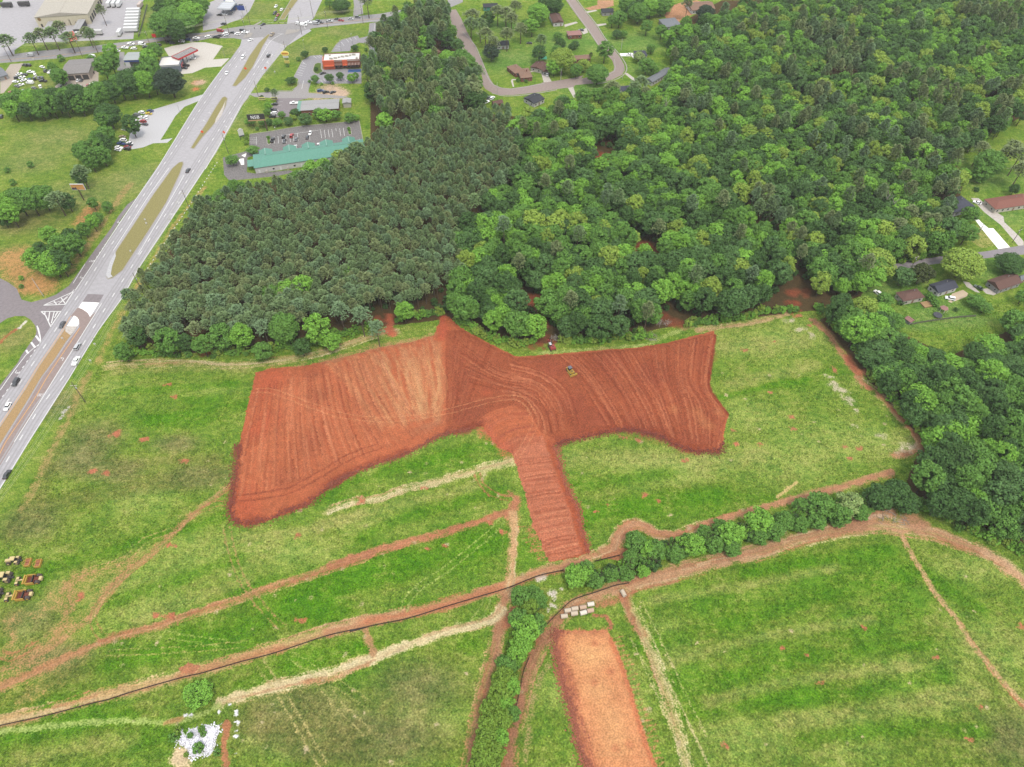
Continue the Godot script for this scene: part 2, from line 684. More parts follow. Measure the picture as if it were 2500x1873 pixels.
		stroke(a[0], a[1], Color(0.274, 0.415, 0.086), 0.7, 0.2, 0.0, "tint")
	for a in [[[-78.9,-141.4,-56.4,-149.5,-32.9,-155.8,-14.9,-160.8], 7.0], [[22.5,-174.1,47.5,-175.6,76.8,-172.7,107.3,-177], 14.0], [[101.5,-239.7,122.6,-243.5,143.3,-244.4], 16.0], [[100.9,-216.4,124.5,-223.4,145.7,-228.7], 10.0], [[51.4,-111.4,86.7,-117.2,123.5,-124.7], 6.0], [[51.5,-87.9,89.1,-97.6,130.9,-104.4], 6.0], [[65.4,-75.6,98.4,-82.9,138.2,-87.9], 6.0], [[88.8,-69.8,120.5,-73.3,159.8,-78.6], 9.0], [[161.5,-97.6,168.9,-84.7,169.6,-72.7], 10.0], [[-136.4,-103.1,-118.3,-111.8,-99,-119.3], 7.0], [[-170.2,-117.8,-172.4,-106.7,-174.6,-96.2], 12.0], [[-107,-136.9,-81.5,-140.3,-59.9,-148], 8.0], [[-156.8,-57,-140.3,-61.4,-122.7,-63.7], 7.0], [[-188.5,-224.1,-155.1,-226.5,-125.5,-225.7], 6.0]]:
		stroke(a[0], a[1], Color(0.492, 0.492, 0.280), 0.65, 0.2, 0.0, "tint")
	for a in [[[-196.7,-148,-178,-155.2,-148.9,-161.6,-119,-168.3], 12.0], [[-195.8,-171.2,-193.7,-155.2,-197.3,-139.4], 8.0], [[-172.3,-171.2,-152.7,-173.1,-124.8,-175.1], 9.0], [[-87.2,-70.7,-73.3,-64.9,-59.9,-59.2], 12.0], [[-72,-73.7,-58.2,-67.8,-46.2,-61.4], 12.0], [[-165.8,-76.8,-155.3,-82.4,-144.8,-85.6], 7.0]]:
		stroke(a[0], a[1], Color(0.392, 0.386, 0.215), 0.65, 0.2, 0.0, "tint")
	# forest floor, seen in the gaps between crowns
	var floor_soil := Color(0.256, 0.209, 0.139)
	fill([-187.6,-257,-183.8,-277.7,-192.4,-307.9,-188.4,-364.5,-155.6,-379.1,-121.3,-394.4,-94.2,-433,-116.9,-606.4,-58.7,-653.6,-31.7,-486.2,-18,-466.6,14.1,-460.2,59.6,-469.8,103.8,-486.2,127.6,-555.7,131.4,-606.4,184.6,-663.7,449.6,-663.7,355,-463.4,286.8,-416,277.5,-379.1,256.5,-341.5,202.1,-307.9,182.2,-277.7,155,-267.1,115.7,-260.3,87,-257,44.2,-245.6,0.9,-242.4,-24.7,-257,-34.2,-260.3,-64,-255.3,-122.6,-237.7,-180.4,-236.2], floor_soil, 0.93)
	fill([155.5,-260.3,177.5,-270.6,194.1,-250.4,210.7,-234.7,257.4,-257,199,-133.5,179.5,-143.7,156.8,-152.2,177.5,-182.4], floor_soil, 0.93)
	for r in [
	[-154, -245.6, 6],
	[-149.5, -237.7, 5],
	[-63.5, -260.3, 5],
	[-61.8, -252, 5],
	[10.6, -274.1, 9],
	[13.7, -257, 7],
	[14.5, -244, 6],
	[74, -311.9, 9],
	[71.2, -320.1, 8],
	[81.5, -258.7, 8],
	[58.1, -413.2, 10],
	[60.4, -405, 8],
	[149.8, -281.3, 6],
	[146.7, -273.4, 4.5],
	[144.4, -267.1, 3.5],
	[56.7, -433, 8],
	[68.6, -384.2, 6],
	[73.6, -364.5, 6]]:
		blotch(r[0], r[1], r[2] * 1.2, Color(0.427, 0.239, 0.168), 1.0)
	# straw-coloured edge between field and wood
	lane([-193.7,-228.2,-174.6,-229.9,-152.7,-230.7,-136.2,-229,-119.3,-230.7,-101.4,-234.1,-83.9,-241,-68.5,-249,-56,-251.7], 6.0, Color(0.533, 0.492, 0.327), 0.7, straw_mix)
	lane([140.9,-264.7,122.8,-258.2,107.2,-255,92,-252.9], 4.5, Color(0.550, 0.474, 0.333), 0.85, straw_mix)
	stroke([13.5,-236.9,33.8,-238.8,54.3,-241.1,64.6,-242.5,79.3,-250.2,92.8,-256.1], 3.5, Color(0.503, 0.533, 0.309), 0.7, 0.3, 0.3)
	lane([151.8,-260.4,157.4,-248.8,159.4,-238.6,161.8,-227.9,163.1,-218.5,167.5,-213.1,170.5,-206,174.6,-194.8,177.1,-185.8,176.6,-181.8,171,-177.9,163.6,-176.7], 5.0, tan, 0.9, earth_mix)
	stroke([161.8,-234.7,162.5,-227.9,164.5,-223.2], 6.0, Color(0.527, 0.315, 0.233), 0.9, 0.3, 0.4)
	for r in [
	[145.6, -262.5, 3],
	[164.5, -214.4, 2.6],
	[166.3, -224.1, 3],
	[124.6, -190.7, 2.4],
	[125, -197.4, 2.2],
	[97.4, -182.6, 2.4],
	[97.6, -189.9, 1.6],
	[144.3, -175.2, 2.2],
	[149.9, -179.8, 2.5],
	[119.2, -212, 1.5],
	[129.2, -244.7, 1.2],
	[112.6, -238.6, 2],
	[143.9, -181, 2],
	[149.8, -256.1, 2.5],
	[152.8, -226, 3]]:
		blotch(r[0], r[1], r[2], Color(0.544, 0.350, 0.256), 0.8)
	for r in [
	[150.9, -214.9, 4],
	[153.1, -213.1, 4.5],
	[153.7, -208.6, 4],
	[150.3, -217.6, 3.5],
	[154, -205.1, 2.5],
	[154.7, -200.8, 2.5],
	[161.5, -187.4, 3],
	[172.8, -181, 5],
	[168.7, -178.7, 4],
	[152.6, -192.3, 2],
	[143.8, -252.9, 4],
	[148.6, -248.8, 4],
	[141, -259.3, 4],
	[149.3, -221.3, 3]]:
		blotch(r[0], r[1], r[2], Color(0.574, 0.539, 0.456), 0.55)
	stroke([108.2,-155.6,112.6,-158.5,118.7,-163.2], 1.6, Color(0.588, 0.515, 0.339), 0.9)
	# the dirt lane along the silt fence and round the hedge
	lane([-171.9,-68.1,-168.7,-69.2,-154.4,-72.8,-141.4,-76.9,-128.3,-80,-113.5,-84.6,-101.3,-87.8,-89,-92.1,-79.6,-94.8,-66.9,-99.6,-58.3,-101.7,-51.8,-103.5], 6.0, Color(0.568, 0.474, 0.327), 0.95, earth_mix)
	lane([-65.9,-99.9,-58.2,-101.5,-50.5,-104,-37.9,-106.5,-24.1,-109.8,-13.3,-113.9,-2.4,-117.4,8.8,-122.1,20.2,-125.2,28.9,-128.6,37.2,-132,41.1,-136.2,43.9,-141.1,48.2,-143.1,53.3,-141.4,58.1,-137.5], 5.6, tan, 0.97, earth_mix)
	stroke([-53.7,-103.4,-37.9,-105.9,-24.1,-109.3,-15.5,-112.4,-9,-115,-0.1,-117.4], 4.6, Color(0.544, 0.356, 0.256), 0.8, 0.3, 0.4)
	stroke([-114.7,-84,-108.1,-86.2,-92.1,-91.1,-80.6,-93.5], 4.0, Color(0.544, 0.374, 0.274), 0.6, 0.3, 0.4)
	lane([39.6,-130.9,42.4,-138,46.5,-141.7,51.6,-142.2,55.7,-139.3,61.4,-138.2,66.6,-139.3,76,-142.8,85.5,-146.2,97.4,-149.6,109.5,-153.2,121.8,-156.7,134.2,-160.1,146.9,-164.1,159.9,-168.1], 5.0, Color(0.539, 0.392, 0.292), 0.97, earth_mix)
	fill([33.5,-128.6,43,-133,48,-131.1,40.8,-127.3], Color(0.509, 0.339, 0.245), 0.9)
	fill([-115.6,-86.9,-112.5,-88.9,-107.8,-87.5,-109.6,-84.6,-113.7,-85.2], Color(0.527, 0.350, 0.256), 0.9)
	# middle red lane
	lane([-176.1,-79.5,-174,-80.5,-165.9,-84.3,-156.9,-89.5,-148.8,-94.1,-140.2,-98.2,-127.7,-101.7,-116.7,-106.3,-104,-111,-91.1,-115.9,-77.8,-120.8,-64.2,-126.3,-55.2,-129.5], 4.6, Color(0.521, 0.368, 0.262), 0.85, red_mix)
	lane([-70.2,-125.2,-62.2,-128.3,-51.3,-132,-39.6,-135.9,-28.2,-139.1,-17.2,-142.9,-5.5,-147.1,0.1,-149.5,2,-154.3,-0.8,-157.2], 5.0, Color(0.527, 0.345, 0.251), 0.9, red_mix)
	stroke([0.1,-151.6,0.4,-148.1,-0.2,-144.1], 8.0, Color(0.539, 0.362, 0.268), 0.7, 0.2, 0.4)
	# path down from the middle lane to the hedge and on
	lane([0.4,-148.8,0.9,-141.4,0.4,-131.7,-0.1,-122.4,-1,-116.5,-3.4,-110.7,-3.9,-105.1,-4.9,-96.9,-5.3,-91.3], 4.4, Color(0.586, 0.468, 0.339), 0.95, straw_mix)
	lane([-2.6,-113.8,-3.4,-107.1,-4.8,-101.8,-5.6,-95.5,-7.1,-89,-9,-81.5,-10.5,-73.9,-11.9,-66.7,-12.6,-61.4,-13.7,-54.7], 5.4, Color(0.503, 0.362, 0.274), 0.92, red_mix)
	stroke([0.8,-107.9,-0.9,-104.4,-2.1,-101.8], 3.5, Color(0.515, 0.339, 0.251), 0.9)
	# straw lane below the silt fence
	lane([-2.9,-108.4,-6.6,-104.5,-13,-102.3,-23.5,-99.6,-33.7,-95.9,-43.8,-92.2,-46.8,-90.7], 4.8, Color(0.627, 0.574, 0.445), 0.95, straw_mix)
	lane([-48,-90.5,-61.2,-85.6,-73.7,-82.5,-86.1,-79.5,-95.1,-76.8,-97.9,-75.4], 5.4, Color(0.621, 0.562, 0.433), 0.96, straw_mix)
	stroke([-49.7,-88.2,-60.9,-83.6,-70.4,-82.1], 2.2, Color(0.544, 0.398, 0.280), 0.7, 0.3, 0.3)
	stroke([-97.8,-74.9,-103.3,-71.9,-112.1,-69.5,-131.1,-69.8,-149.4,-68.3,-167.4,-66.6], 3.0, Color(0.480, 0.533, 0.292), 0.8, 0.3, 0.3)
	stroke([-113.9,-69.2,-109.2,-70.4], 2.6, Color(0.515, 0.383, 0.256), 0.8, 0.3, 0.3)
	stroke([-94.5,-69.4,-93.5,-67.2,-93.3,-64.1,-92.7,-61.1,-91.7,-58.1,-90.3,-55.2], 3.0, Color(0.521, 0.350, 0.245), 0.96, 0.45, 0.3)
	stroke([-52.8,-100.7,-50.6,-96.4,-48.4,-91.3], 3.4, Color(0.521, 0.398, 0.286), 0.9, 0.4, 0.3)
	# dirt road east of the hedge, widening past the concrete pipes
	lane([23.6,-110.2,19.1,-106.6,15.6,-102.7,12.5,-98,8.6,-92.2,5.6,-86.2,3.6,-79.6,1.9,-72.1,-0,-64.9,-1.1,-56.1,-1.8,-51.4], 6.4, Color(0.503, 0.350, 0.268), 0.95, red_mix)
	lane([20,-107.5,23.6,-110.6,30.2,-112.9,39.2,-116.1,45.9,-117.7,54.9,-119.3,61.8,-121], 7.0, Color(0.544, 0.415, 0.315), 0.9, earth_mix)
	lane([38.1,-115.7,49,-119.8,63.4,-123.1,81.9,-127.7,96.9,-131.5,112.6,-136.6,128.3,-140.5,143.6,-142.6,154.2,-141.3,164.6,-139.7,173.8,-135.6,182.6,-130.9,187.7,-126.2,194.3,-116.4], 7.5, Color(0.562, 0.433, 0.327), 0.97, earth_mix)
	stroke([135.4,-142.2,145.2,-147.2,151.5,-148.5,157.6,-144.7,165.1,-143], 9.0, Color(0.539, 0.398, 0.303), 0.95, 0.35, 0.6)
	stroke([140.8,-145.3,148.9,-147.2,154.9,-145.3], 2.0, Color(0.650, 0.591, 0.515), 0.6, 0.2, 0.6)
	stroke([182.6,-130.9,188.7,-127,193.6,-119.4], 5.0, Color(0.633, 0.533, 0.427), 0.5, 0.2, 0.6)
	twin([38.1,-115,52.4,-119.4,74.2,-124.7,96.7,-130.5,112.2,-135.2,127.8,-138.9,150.4,-140.9,167.6,-138,179.4,-131.6,191.9,-120.1], 2.2, 0.6, Color(0.591, 0.480, 0.380), 0.5)
	lane([153.1,-139.3,154,-130.9,155.9,-120.9,157.6,-112.8,161,-104.4,162.7,-95.6,165.4,-88.5,167.7,-82.3,172.3,-73.3], 2.3, Color(0.574, 0.462, 0.345), 0.85, red_mix)
	# trampled strip beside the bottom pad
	lane([41.6,-115.7,42.3,-110,44.4,-104.4,48,-95.6,50.6,-86,53.3,-73.9,54.9,-64.2,55.6,-53.9], 5.0, Color(0.539, 0.492, 0.333), 0.8, straw_mix)
	stroke([40.8,-115,41.7,-110,43.7,-103.7,46.5,-98.9], 4.0, Color(0.492, 0.315, 0.233), 0.8, 0.3, 0.5)
	stroke([30.1,-105.7,33.9,-105.3,35.6,-102.7,35,-100.5], 2.2, Color(0.509, 0.321, 0.239), 0.9, 0.3, 0.3)
	stroke([30.4,-109.7,36.6,-111.1,42.3,-112.9,45.6,-115.2], 4.0, Color(0.521, 0.345, 0.251), 0.8, 0.3, 0.5)
	stroke([15.2,-93.8,12.1,-87.4,9.6,-83.4,7.5,-77.3,5.7,-68.5,4.5,-58], 3.4, Color(0.492, 0.427, 0.292), 0.6, 0.2, 0.6)
	for r in [
	[47.9, -111.4],
	[44.9, -103],
	[42.3, -97.6],
	[45.5, -91.1],
	[47.5, -81.6],
	[50.1, -72.7],
	[50.7, -91.1],
	[53.8, -81.6],
	[46.3, -108.5],
	[54.1, -92.3],
	[55.3, -78.6],
	[57.7, -70.4],
	[44.1, -107.1]]:
		var o := []
		for k in 9:
			o.append(r[0] + k * 1.15 + rng.randf_range(-0.2, 0.2))
			o.append(r[1] + k * 3.4)
		stroke(o, 0.7, Color(0.562, 0.527, 0.374), 0.7, 0.3, 0.2)
	for k in 26: # ripper marks running off the pad into the grass
		var q := (Vector2(35.9, -97.2)).lerp(Vector2(44.9, -56.3), k / 25.0)
		stroke([q.x - 0.5, q.y, q.x + rng.randf_range(2.5, 5.0), q.y - 0.9], 0.9, Color(0.533, 0.374, 0.256), 0.8, 0.3, 0.2)
	for k in 16:
		var q := (Vector2(9, -142.7)).lerp(Vector2(14.1, -127.9), k / 15.0)
		stroke([q.x + 0.5, q.y, q.x - rng.randf_range(3.0, 6.5), q.y + 0.8], 0.7, Color(0.533, 0.339, 0.245), 0.8, 0.3, 0.2)
	# pale strip across the middle field
	lane([-74.3,-148.8,-65.9,-152.9,-54.1,-155,-45.4,-159,-33.4,-162.2,-21.3,-166.6,-12.1,-170,0.5,-173.8], 5.5, Color(0.586, 0.533, 0.398), 0.75, straw_mix)
	stroke([1.7,-171.9,-5.8,-170.3,-13.2,-167.4], 4.0, Color(0.562, 0.533, 0.368), 0.6, 0.2, 0.6)
	# haul tracks towards the parked scrapers
	lane([-115.7,-163.5,-117.5,-159.8,-123,-153.8,-128.9,-147.6,-134,-139.4,-138.8,-131.1,-146.5,-121.6,-151.3,-113.3,-152.7,-106,-156.3,-101,-160.8,-95.5,-168.5,-90.1,-176.7,-86.2], 3.4, Color(0.503, 0.403, 0.274), 0.5, red_mix)
	twin([-112.7,-151.6,-120.3,-152.5,-128.7,-146.7,-133.8,-138.6,-137.6,-132,-146.4,-121.2,-149.9,-113.3,-152.1,-108.1,-150.9,-103.1,-146.3,-98.2,-142.1,-97.9], 2.4, 0.9, Color(0.509, 0.345, 0.245), 0.6)
	twin([-134.3,-140.3,-143.4,-136.1,-146.7,-130.3,-151.8,-126.3,-162,-122.4,-166,-114.8,-160.6,-106.7], 2.4, 0.9, Color(0.544, 0.456, 0.315), 0.6)
	stroke([-168,-117.8,-163.3,-113.3,-161.7,-106,-162.2,-98.9,-162.1,-95.5], 4.0, Color(0.509, 0.374, 0.262), 0.4, 0.1, 0.8)
	twin([-113.2,-142,-108.7,-132,-103.4,-122.4,-97.2,-114.8,-89,-106.7,-82.2,-101], 2.4, 0.8, Color(0.515, 0.403, 0.274), 0.7)
	twin([-179.2,-91.5,-174.8,-90.8,-172.1,-92.1,-167.6,-95.5], 2.4, 1.0, Color(0.503, 0.303, 0.215), 0.7)
	twin([-142,-92.1,-126.1,-92.8,-106.3,-94.1,-93.9,-95.5], 2.2, 0.8, Color(0.515, 0.474, 0.292), 0.6)
	twin([-128.4,-99.6,-114,-97.2,-101.3,-95.5], 2.2, 0.7, Color(0.486, 0.503, 0.280), 0.6)
	twin([-78.1,-78.6,-70.5,-69.5,-64,-61.4,-59.4,-56.1], 2.6, 1.0, Color(0.539, 0.492, 0.315), 0.7)
	twin([-63.6,-80.5,-56.7,-73.7,-46.8,-66], 2.6, 0.9, Color(0.521, 0.480, 0.309), 0.6)
	twin([-61.3,-82.4,-55,-79.2,-48,-74.9], 2.6, 0.8, Color(0.515, 0.480, 0.292), 0.6)
	twin([-78.2,-91.5,-71.5,-88.2,-65.6,-84.3], 2.6, 0.9, Color(0.503, 0.503, 0.309), 0.6)
	twin([-87.6,-88.8,-84.1,-84.9,-80,-81.1], 2.6, 1.0, Color(0.503, 0.456, 0.309), 0.6)
	twin([-3.7,-145.4,-9.5,-138.1,-18.4,-129.8,-26,-123,-33.4,-117.7,-38.4,-111.8,-39.6,-107.3], 2.6, 0.8, Color(0.480, 0.515, 0.280), 0.75)
	twin([-1.9,-142.1,-2.5,-133,-4.1,-123.6,-6.8,-117.7], 2.4, 0.6, Color(0.468, 0.474, 0.256), 0.6)
	twin([-14.5,-167.4,-13.1,-162.9,-8.7,-157.9,-1.4,-155], 2.2, 0.8, Color(0.503, 0.333, 0.233), 0.8)
	twin([-8.9,-112.4,-10.4,-108.4,-13.5,-104], 2.4, 0.8, Color(0.474, 0.480, 0.292), 0.6)
	twin([46.8,-107.8,54.2,-102.3,62.1,-93.6,70.7,-84.1,77.9,-76.2,81.7,-68.1,81.8,-56], 2.6, 0.6, Color(0.486, 0.509, 0.280), 0.55)
	twin([55.1,-95,60.4,-82.9,65,-73.3,69.4,-64.7,73.7,-56.6], 2.6, 0.6, Color(0.474, 0.497, 0.268), 0.5)
	for r in 260: # small thin places all over the fields
		spot(rng.randf_range(-150, 230), rng.randf_range(-225, -52), snappedf(rng.randf_range(0.5, 1.6), 0.2), Color(0.544, 0.492, 0.392), [0.4, 0.55, 0.7][r % 3], 0.1)
	for a in [[[-117.2,-161.6,-128.5,-146.3,-136.4,-135.2,-146.8,-122.4,-153,-110.3,-158.8,-98.9,-168.5,-90.1,-176.4,-85.6], 9.0, 0.35], [[-162.7,-122.4,-162.4,-116.3,-162.2,-108.9,-161.1,-101], 12.0, 0.4], [[-145.4,-128.7,-153.9,-124,-162.1,-120.8,-167.4,-116.3,-166.4,-108.9], 6.0, 0.35], [[-179.8,-92.8,-172.5,-91.5,-166.2,-95.5,-161.7,-101], 9.0, 0.4], [[-174.3,-81.1,-163.5,-86.2,-156.5,-90.1,-147.8,-93.5], 10.0, 0.4], [[-167.5,-74.9,-159.9,-78,-153.3,-82.4], 9.0, 0.35], [[-171.9,-118.5,-171.2,-111.8,-172.1,-106,-181.2,-104.5], 7.0, 0.3], [[-185.3,-104.5,-179.6,-101,-176,-96.2,-176.8,-92.1], 6.0, 0.35]]:
		stroke(a[0], a[1], Color(0.533, 0.409, 0.280), a[2] + 0.12, 0.1, 0.9)
	paint_pads()
	# red spots where trees stood
	for r in [
	[-176.6, -168.4, 2.4],
	[-170.4, -167.5, 2.5],
	[-140.1, -173.4, 2.4],
	[-84.8, -138.2, 1.9],
	[-132.2, -133.9, 2.2],
	[-159.8, -112.7, 2.4],
	[-123.5, -106, 2.6],
	[-128.7, -105.7, 2],
	[-76.3, -103.9, 2.4],
	[-36.5, -159.9, 1.6],
	[-61.7, -155.1, 2.4],
	[73.8, -173.8, 1.8],
	[48.4, -186.1, 2],
	[55.3, -184.8, 2],
	[60.2, -154, 1.8],
	[54.9, -156.6, 2],
	[97.3, -182.9, 1.6],
	[-159.8, -216.9, 2],
	[-155.2, -209.1, 2],
	[33.4, -149, 1.6],
	[38.3, -152.2, 1.4],
	[-3.8, -139.6, 1.8],
	[-32.5, -132.5, 1.4],
	[105.2, -82, 1.7],
	[68.7, -62.4, 1.9],
	[126.2, -101.4, 1.4],
	[103.5, -91.5, 1.2],
	[147.7, -90.7, 1.6],
	[148.5, -63.8, 1.8],
	[107.2, -182.4, 1.6],
	[-173.8, -187.4, 4],
	[-160.7, -184.8, 3],
	[156.6, -73.8, 1.2],
	[-61.4, -153.3, 2],
	[-26.3, -133.5, 1.6],
	[-8.5, -143.7, 2],
	[183.1, -102.2, 1.8],
	[95.2, -93.9, 1.4]]:
		blotch(r[0], r[1], r[2], Color(0.544, 0.333, 0.245), 0.8)
	# limestone and sand at the lower edge
	fill([-108.8,-63.3,-108,-64.1,-108,-65.5,-108.9,-67.2,-108.1,-67.2,-106.2,-65.5,-106.2,-67.6,-104.6,-67.4,-103.1,-67.6,-102.3,-66.3,-100.3,-64.7,-100.1,-66.6,-101.7,-68.8,-99,-68.8,-97.5,-67.4,-96,-69.2,-95.8,-66.8,-96.1,-64.7,-95.8,-61.1,-96.4,-59.3,-98.6,-59.5,-100,-63.1,-101.5,-62.9,-101.6,-61.1,-100.7,-59.3,-102.3,-58.2,-103.6,-59.7,-105,-61.3], Color(0.650, 0.644, 0.668), 1.0)
	for r in [
	[-91.7, -72.8, .9],
	[-91.4, -71.8, .9],
	[-90.5, -69.4, 1],
	[-90, -69, .8],
	[-90.1, -67, .5],
	[-89.9, -65.1, 1],
	[-97.3, -72.4, .8],
	[-106.5, -71.5, 1],
	[-108.2, -71.5, .8],
	[-94.6, -75, .7],
	[-88.6, -60.1, .5]]:
		spot(r[0], r[1], r[2], Color(0.680, 0.674, 0.691), 0.95, 0.3)
	for r in [
	[13.6, -108, 1],
	[15.5, -109.2, 1.2],
	[14.5, -109.9, 1],
	[13.1, -107.1, .8],
	[15.7, -111.6, .9],
	[16.2, -112.4, .8],
	[15.2, -114.6, 2.2],
	[15.4, -113.7, 2],
	[18.4, -116.1, 1.4],
	[9.8, -119.9, 2],
	[11.9, -120.6, 2]]:
		spot(r[0], r[1], r[2], Color(0.615, 0.580, 0.544), 0.7, 0.2)
	spot((Vector2(-106.5, -59.1)).x, (Vector2(-106.5, -59.1)).y, 3.6, Color(0.644, 0.574, 0.456), 0.95, 0.5)
	spot((Vector2(-104.5, -56.8)).x, (Vector2(-104.5, -56.8)).y, 4.0, Color(0.633, 0.562, 0.445), 0.8, 0.3)
	# highway verge
	stroke([-199.8,-224,-199.6,-211.8,-198.2,-197.3,-198.4,-183.1,-197.9,-168.2,-197.5,-156.1,-198.3,-148.8], 5.0, Color(0.492, 0.421, 0.268), 0.7, 0.2, 0.5)
	stroke([-188.5,-377.3,-195.1,-341.6,-197.3,-300,-198.3,-281.3], 4.0, Color(0.544, 0.468, 0.292), 0.7, 0.2, 0.4)
	stroke([-197,-291.2,-198.8,-266.1,-199.3,-249.7,-198.2,-230.1], 5.0, Color(0.533, 0.456, 0.280), 0.6, 0.2, 0.5)
	stroke([-200.8,-203.6,-201.4,-200.7,-201.7,-196.2], 1.8, Color(0.591, 0.568, 0.562), 0.8, 0.2, 0.5)
	stroke([-235.6,-380.2,-237.1,-360.8,-237.1,-346,-238.1,-327.6,-238.8,-309.5,-238,-296.2], 6.0, Color(0.503, 0.427, 0.280), 0.7, 0.2, 0.6)
	for r in [
	[-249.2, -356.1, 8],
	[-249.9, -349.7, 8],
	[-253.3, -290.1, 14],
	[-245.8, -284.2, 10],
	[-273.8, -307.9, 18],
	[-265.9, -296.2, 12],
	[-255.9, -284.9, 10],
	[-250.3, -342.4, 8]]:
		spot(r[0], r[1], r[2], Color(0.562, 0.421, 0.268), 0.75, 0.15)
	stroke([-251.2,-243.9,-249.9,-249.3,-247.3,-253.4], 2.4, Color(0.503, 0.315, 0.209), 0.9, 0.3, 0.3)
	stroke([-246.8,-253.8,-245.2,-258.9], 2.2, Color(0.650, 0.621, 0.586), 0.9, 0.4, 0.2)
	# lots by the cross road
	for r in [
	[-232.1, -511.7, 6,],
	[-230.5, -501.8, 5,]]:
		spot(r[0], r[1], r[2], Color(0.615, 0.374, 0.251), 0.8, 0.1)
	for r in [
	[-230.8, -511.7, 7],
	[-133.4, -501.8, 14],
	[-126.9, -494.8, 14],
	[-138.9, -490.7, 10],
	[-149.1, -492.1, 8],
	[-122.8, -494.8, 8]]:
		spot(r[0], r[1], r[2], Color(0.597, 0.515, 0.445), 0.85, 0.2)
	fill([75.1,-663.7,88.9,-663.7,88.6,-651.6,80,-645.7,67,-641.8,62.5,-645.7,74.3,-653.6], Color(0.574, 0.433, 0.339), 0.9)
	fill([138.4,-651.6,149.3,-659.6,161.4,-663.7,172.9,-655.6,158.2,-636,144.1,-626.6,133,-604.6,129.3,-632.2], Color(0.562, 0.415, 0.315), 0.9)
	fill([268.8,-338.9,271.1,-331.9,271.2,-320.1,262.3,-317.6,257,-328.5], Color(0.503, 0.480, 0.292), 0.6)

# ---------- graded earth ----------
const MAIN_PAD := [-121.4,-224.3,-114.4,-226.9,-99.5,-228.5,-84.4,-233.1,-74.2,-236.9,-65.3,-240.6,-50.1,-244.4,-38.8,-249.2,-36.9,-257.1,-35.6,-263.2,-32,-262.2,-25.3,-254.1,-11.1,-243.5,1.1,-235.1,9.8,-234.6]
const MAIN_PAD_2 := [4,-234.9,13.4,-235.5,33.7,-237.8,61,-240.6,74.9,-243.5,91.6,-249.2,100.7,-252.2,100.5,-246.3,95.7,-230.5,92.1,-216.4,92.2,-211.4,94.9,-205.6,97.5,-199.1,95.5,-194.4,93.5,-189,91.4,-181.4,89.1,-178.5,79.4,-178.1,73.2,-180,69.3,-182.5,65.6,-185.9,58.6,-188.6,50.2,-190.1,42.8,-188.6,34,-186.3,26,-184.4,19.9,-182.5,18,-181.4]
const RAMP := [20.1,-174.1,22.1,-163.7,24.7,-155,27.2,-150.9,27.6,-144.1,28.9,-136.2,30.3,-131.7,26.1,-129.2,14.6,-126.7,13,-129.2,11.4,-134.9,8.1,-142.7,5.3,-157.9,3.5,-163.7,1.7,-171.9,0.2,-177.2,-5.9,-180.8,-9.9,-186.7,-13.3,-192.3]
const MAIN_PAD_3 := [-19.1,-190,-24.9,-188,-29.4,-187.5,-35.1,-184.3,-41.1,-179.6,-45.9,-176.5,-51.4,-174.1,-58,-171.5,-64.4,-168.1,-68.9,-164.4,-72.6,-160.8,-76.2,-160]
const MAIN_PAD_4 := [-68.3,-166.4,-75.9,-159.6,-79.8,-155.5,-83,-151.6,-89.7,-148.4,-96.2,-145.2,-105,-142.4,-110.4,-144,-114.1,-148.7,-114.1,-152.9,-115.7,-165,-117,-173.4,-118.4,-181.4,-119.1,-192.8,-120.2,-204.8,-120.4,-214.7]
const LOW_PAD := [17.6,-100.1,25.5,-100.4,34.1,-100.1,35.3,-97.2,37,-93.8,38.2,-89,39.3,-84.2,40.4,-79.6,41.6,-72.8,42.9,-67.4,44.4,-61.4,46,-56.1,47.2,-51.7,25.6,-51.7,23.7,-56.1,22.4,-58.7,20.9,-64.2,20.3,-68.5,19.1,-74.7,17.5,-81.5,15.8,-89,15.2,-94.7,15.5,-98.8]

func main_pad() -> Array:
	return MAIN_PAD + MAIN_PAD_2 + RAMP + MAIN_PAD_3 + MAIN_PAD_4

func family(a0: Array, a1: Array, n: int, c: Color, width: float, alpha: float, jit := 0.6):
	var p := pts(a0)
	var q := pts(a1)
	for k in n:
		var t := (k + rng.randf_range(-0.35, 0.35)) / (n - 1.0)
		var o := []
		for i in p.size():
			var v := p[i].lerp(q[i], t)
			o.append(v.x + rng.randf_range(-jit, jit))
			o.append(v.y + rng.randf_range(-jit, jit))
		var s := smooth_line(pts(o), 3.0)
		var from := 0
		while from < s.size() - 2: # a pass is broken into stretches
			var to := mini(s.size() - 1, from + rng.randi_range(4, 14))
			if rng.randf() < 0.8:
				var part := []
				for i in range(from, to + 1):
					part.append(s[i].x)
					part.append(s[i].y)
				stroke(part, width * rng.randf_range(0.6, 1.3), c, alpha * rng.randf_range(0.5, 1.0), 0.2)
			from = to

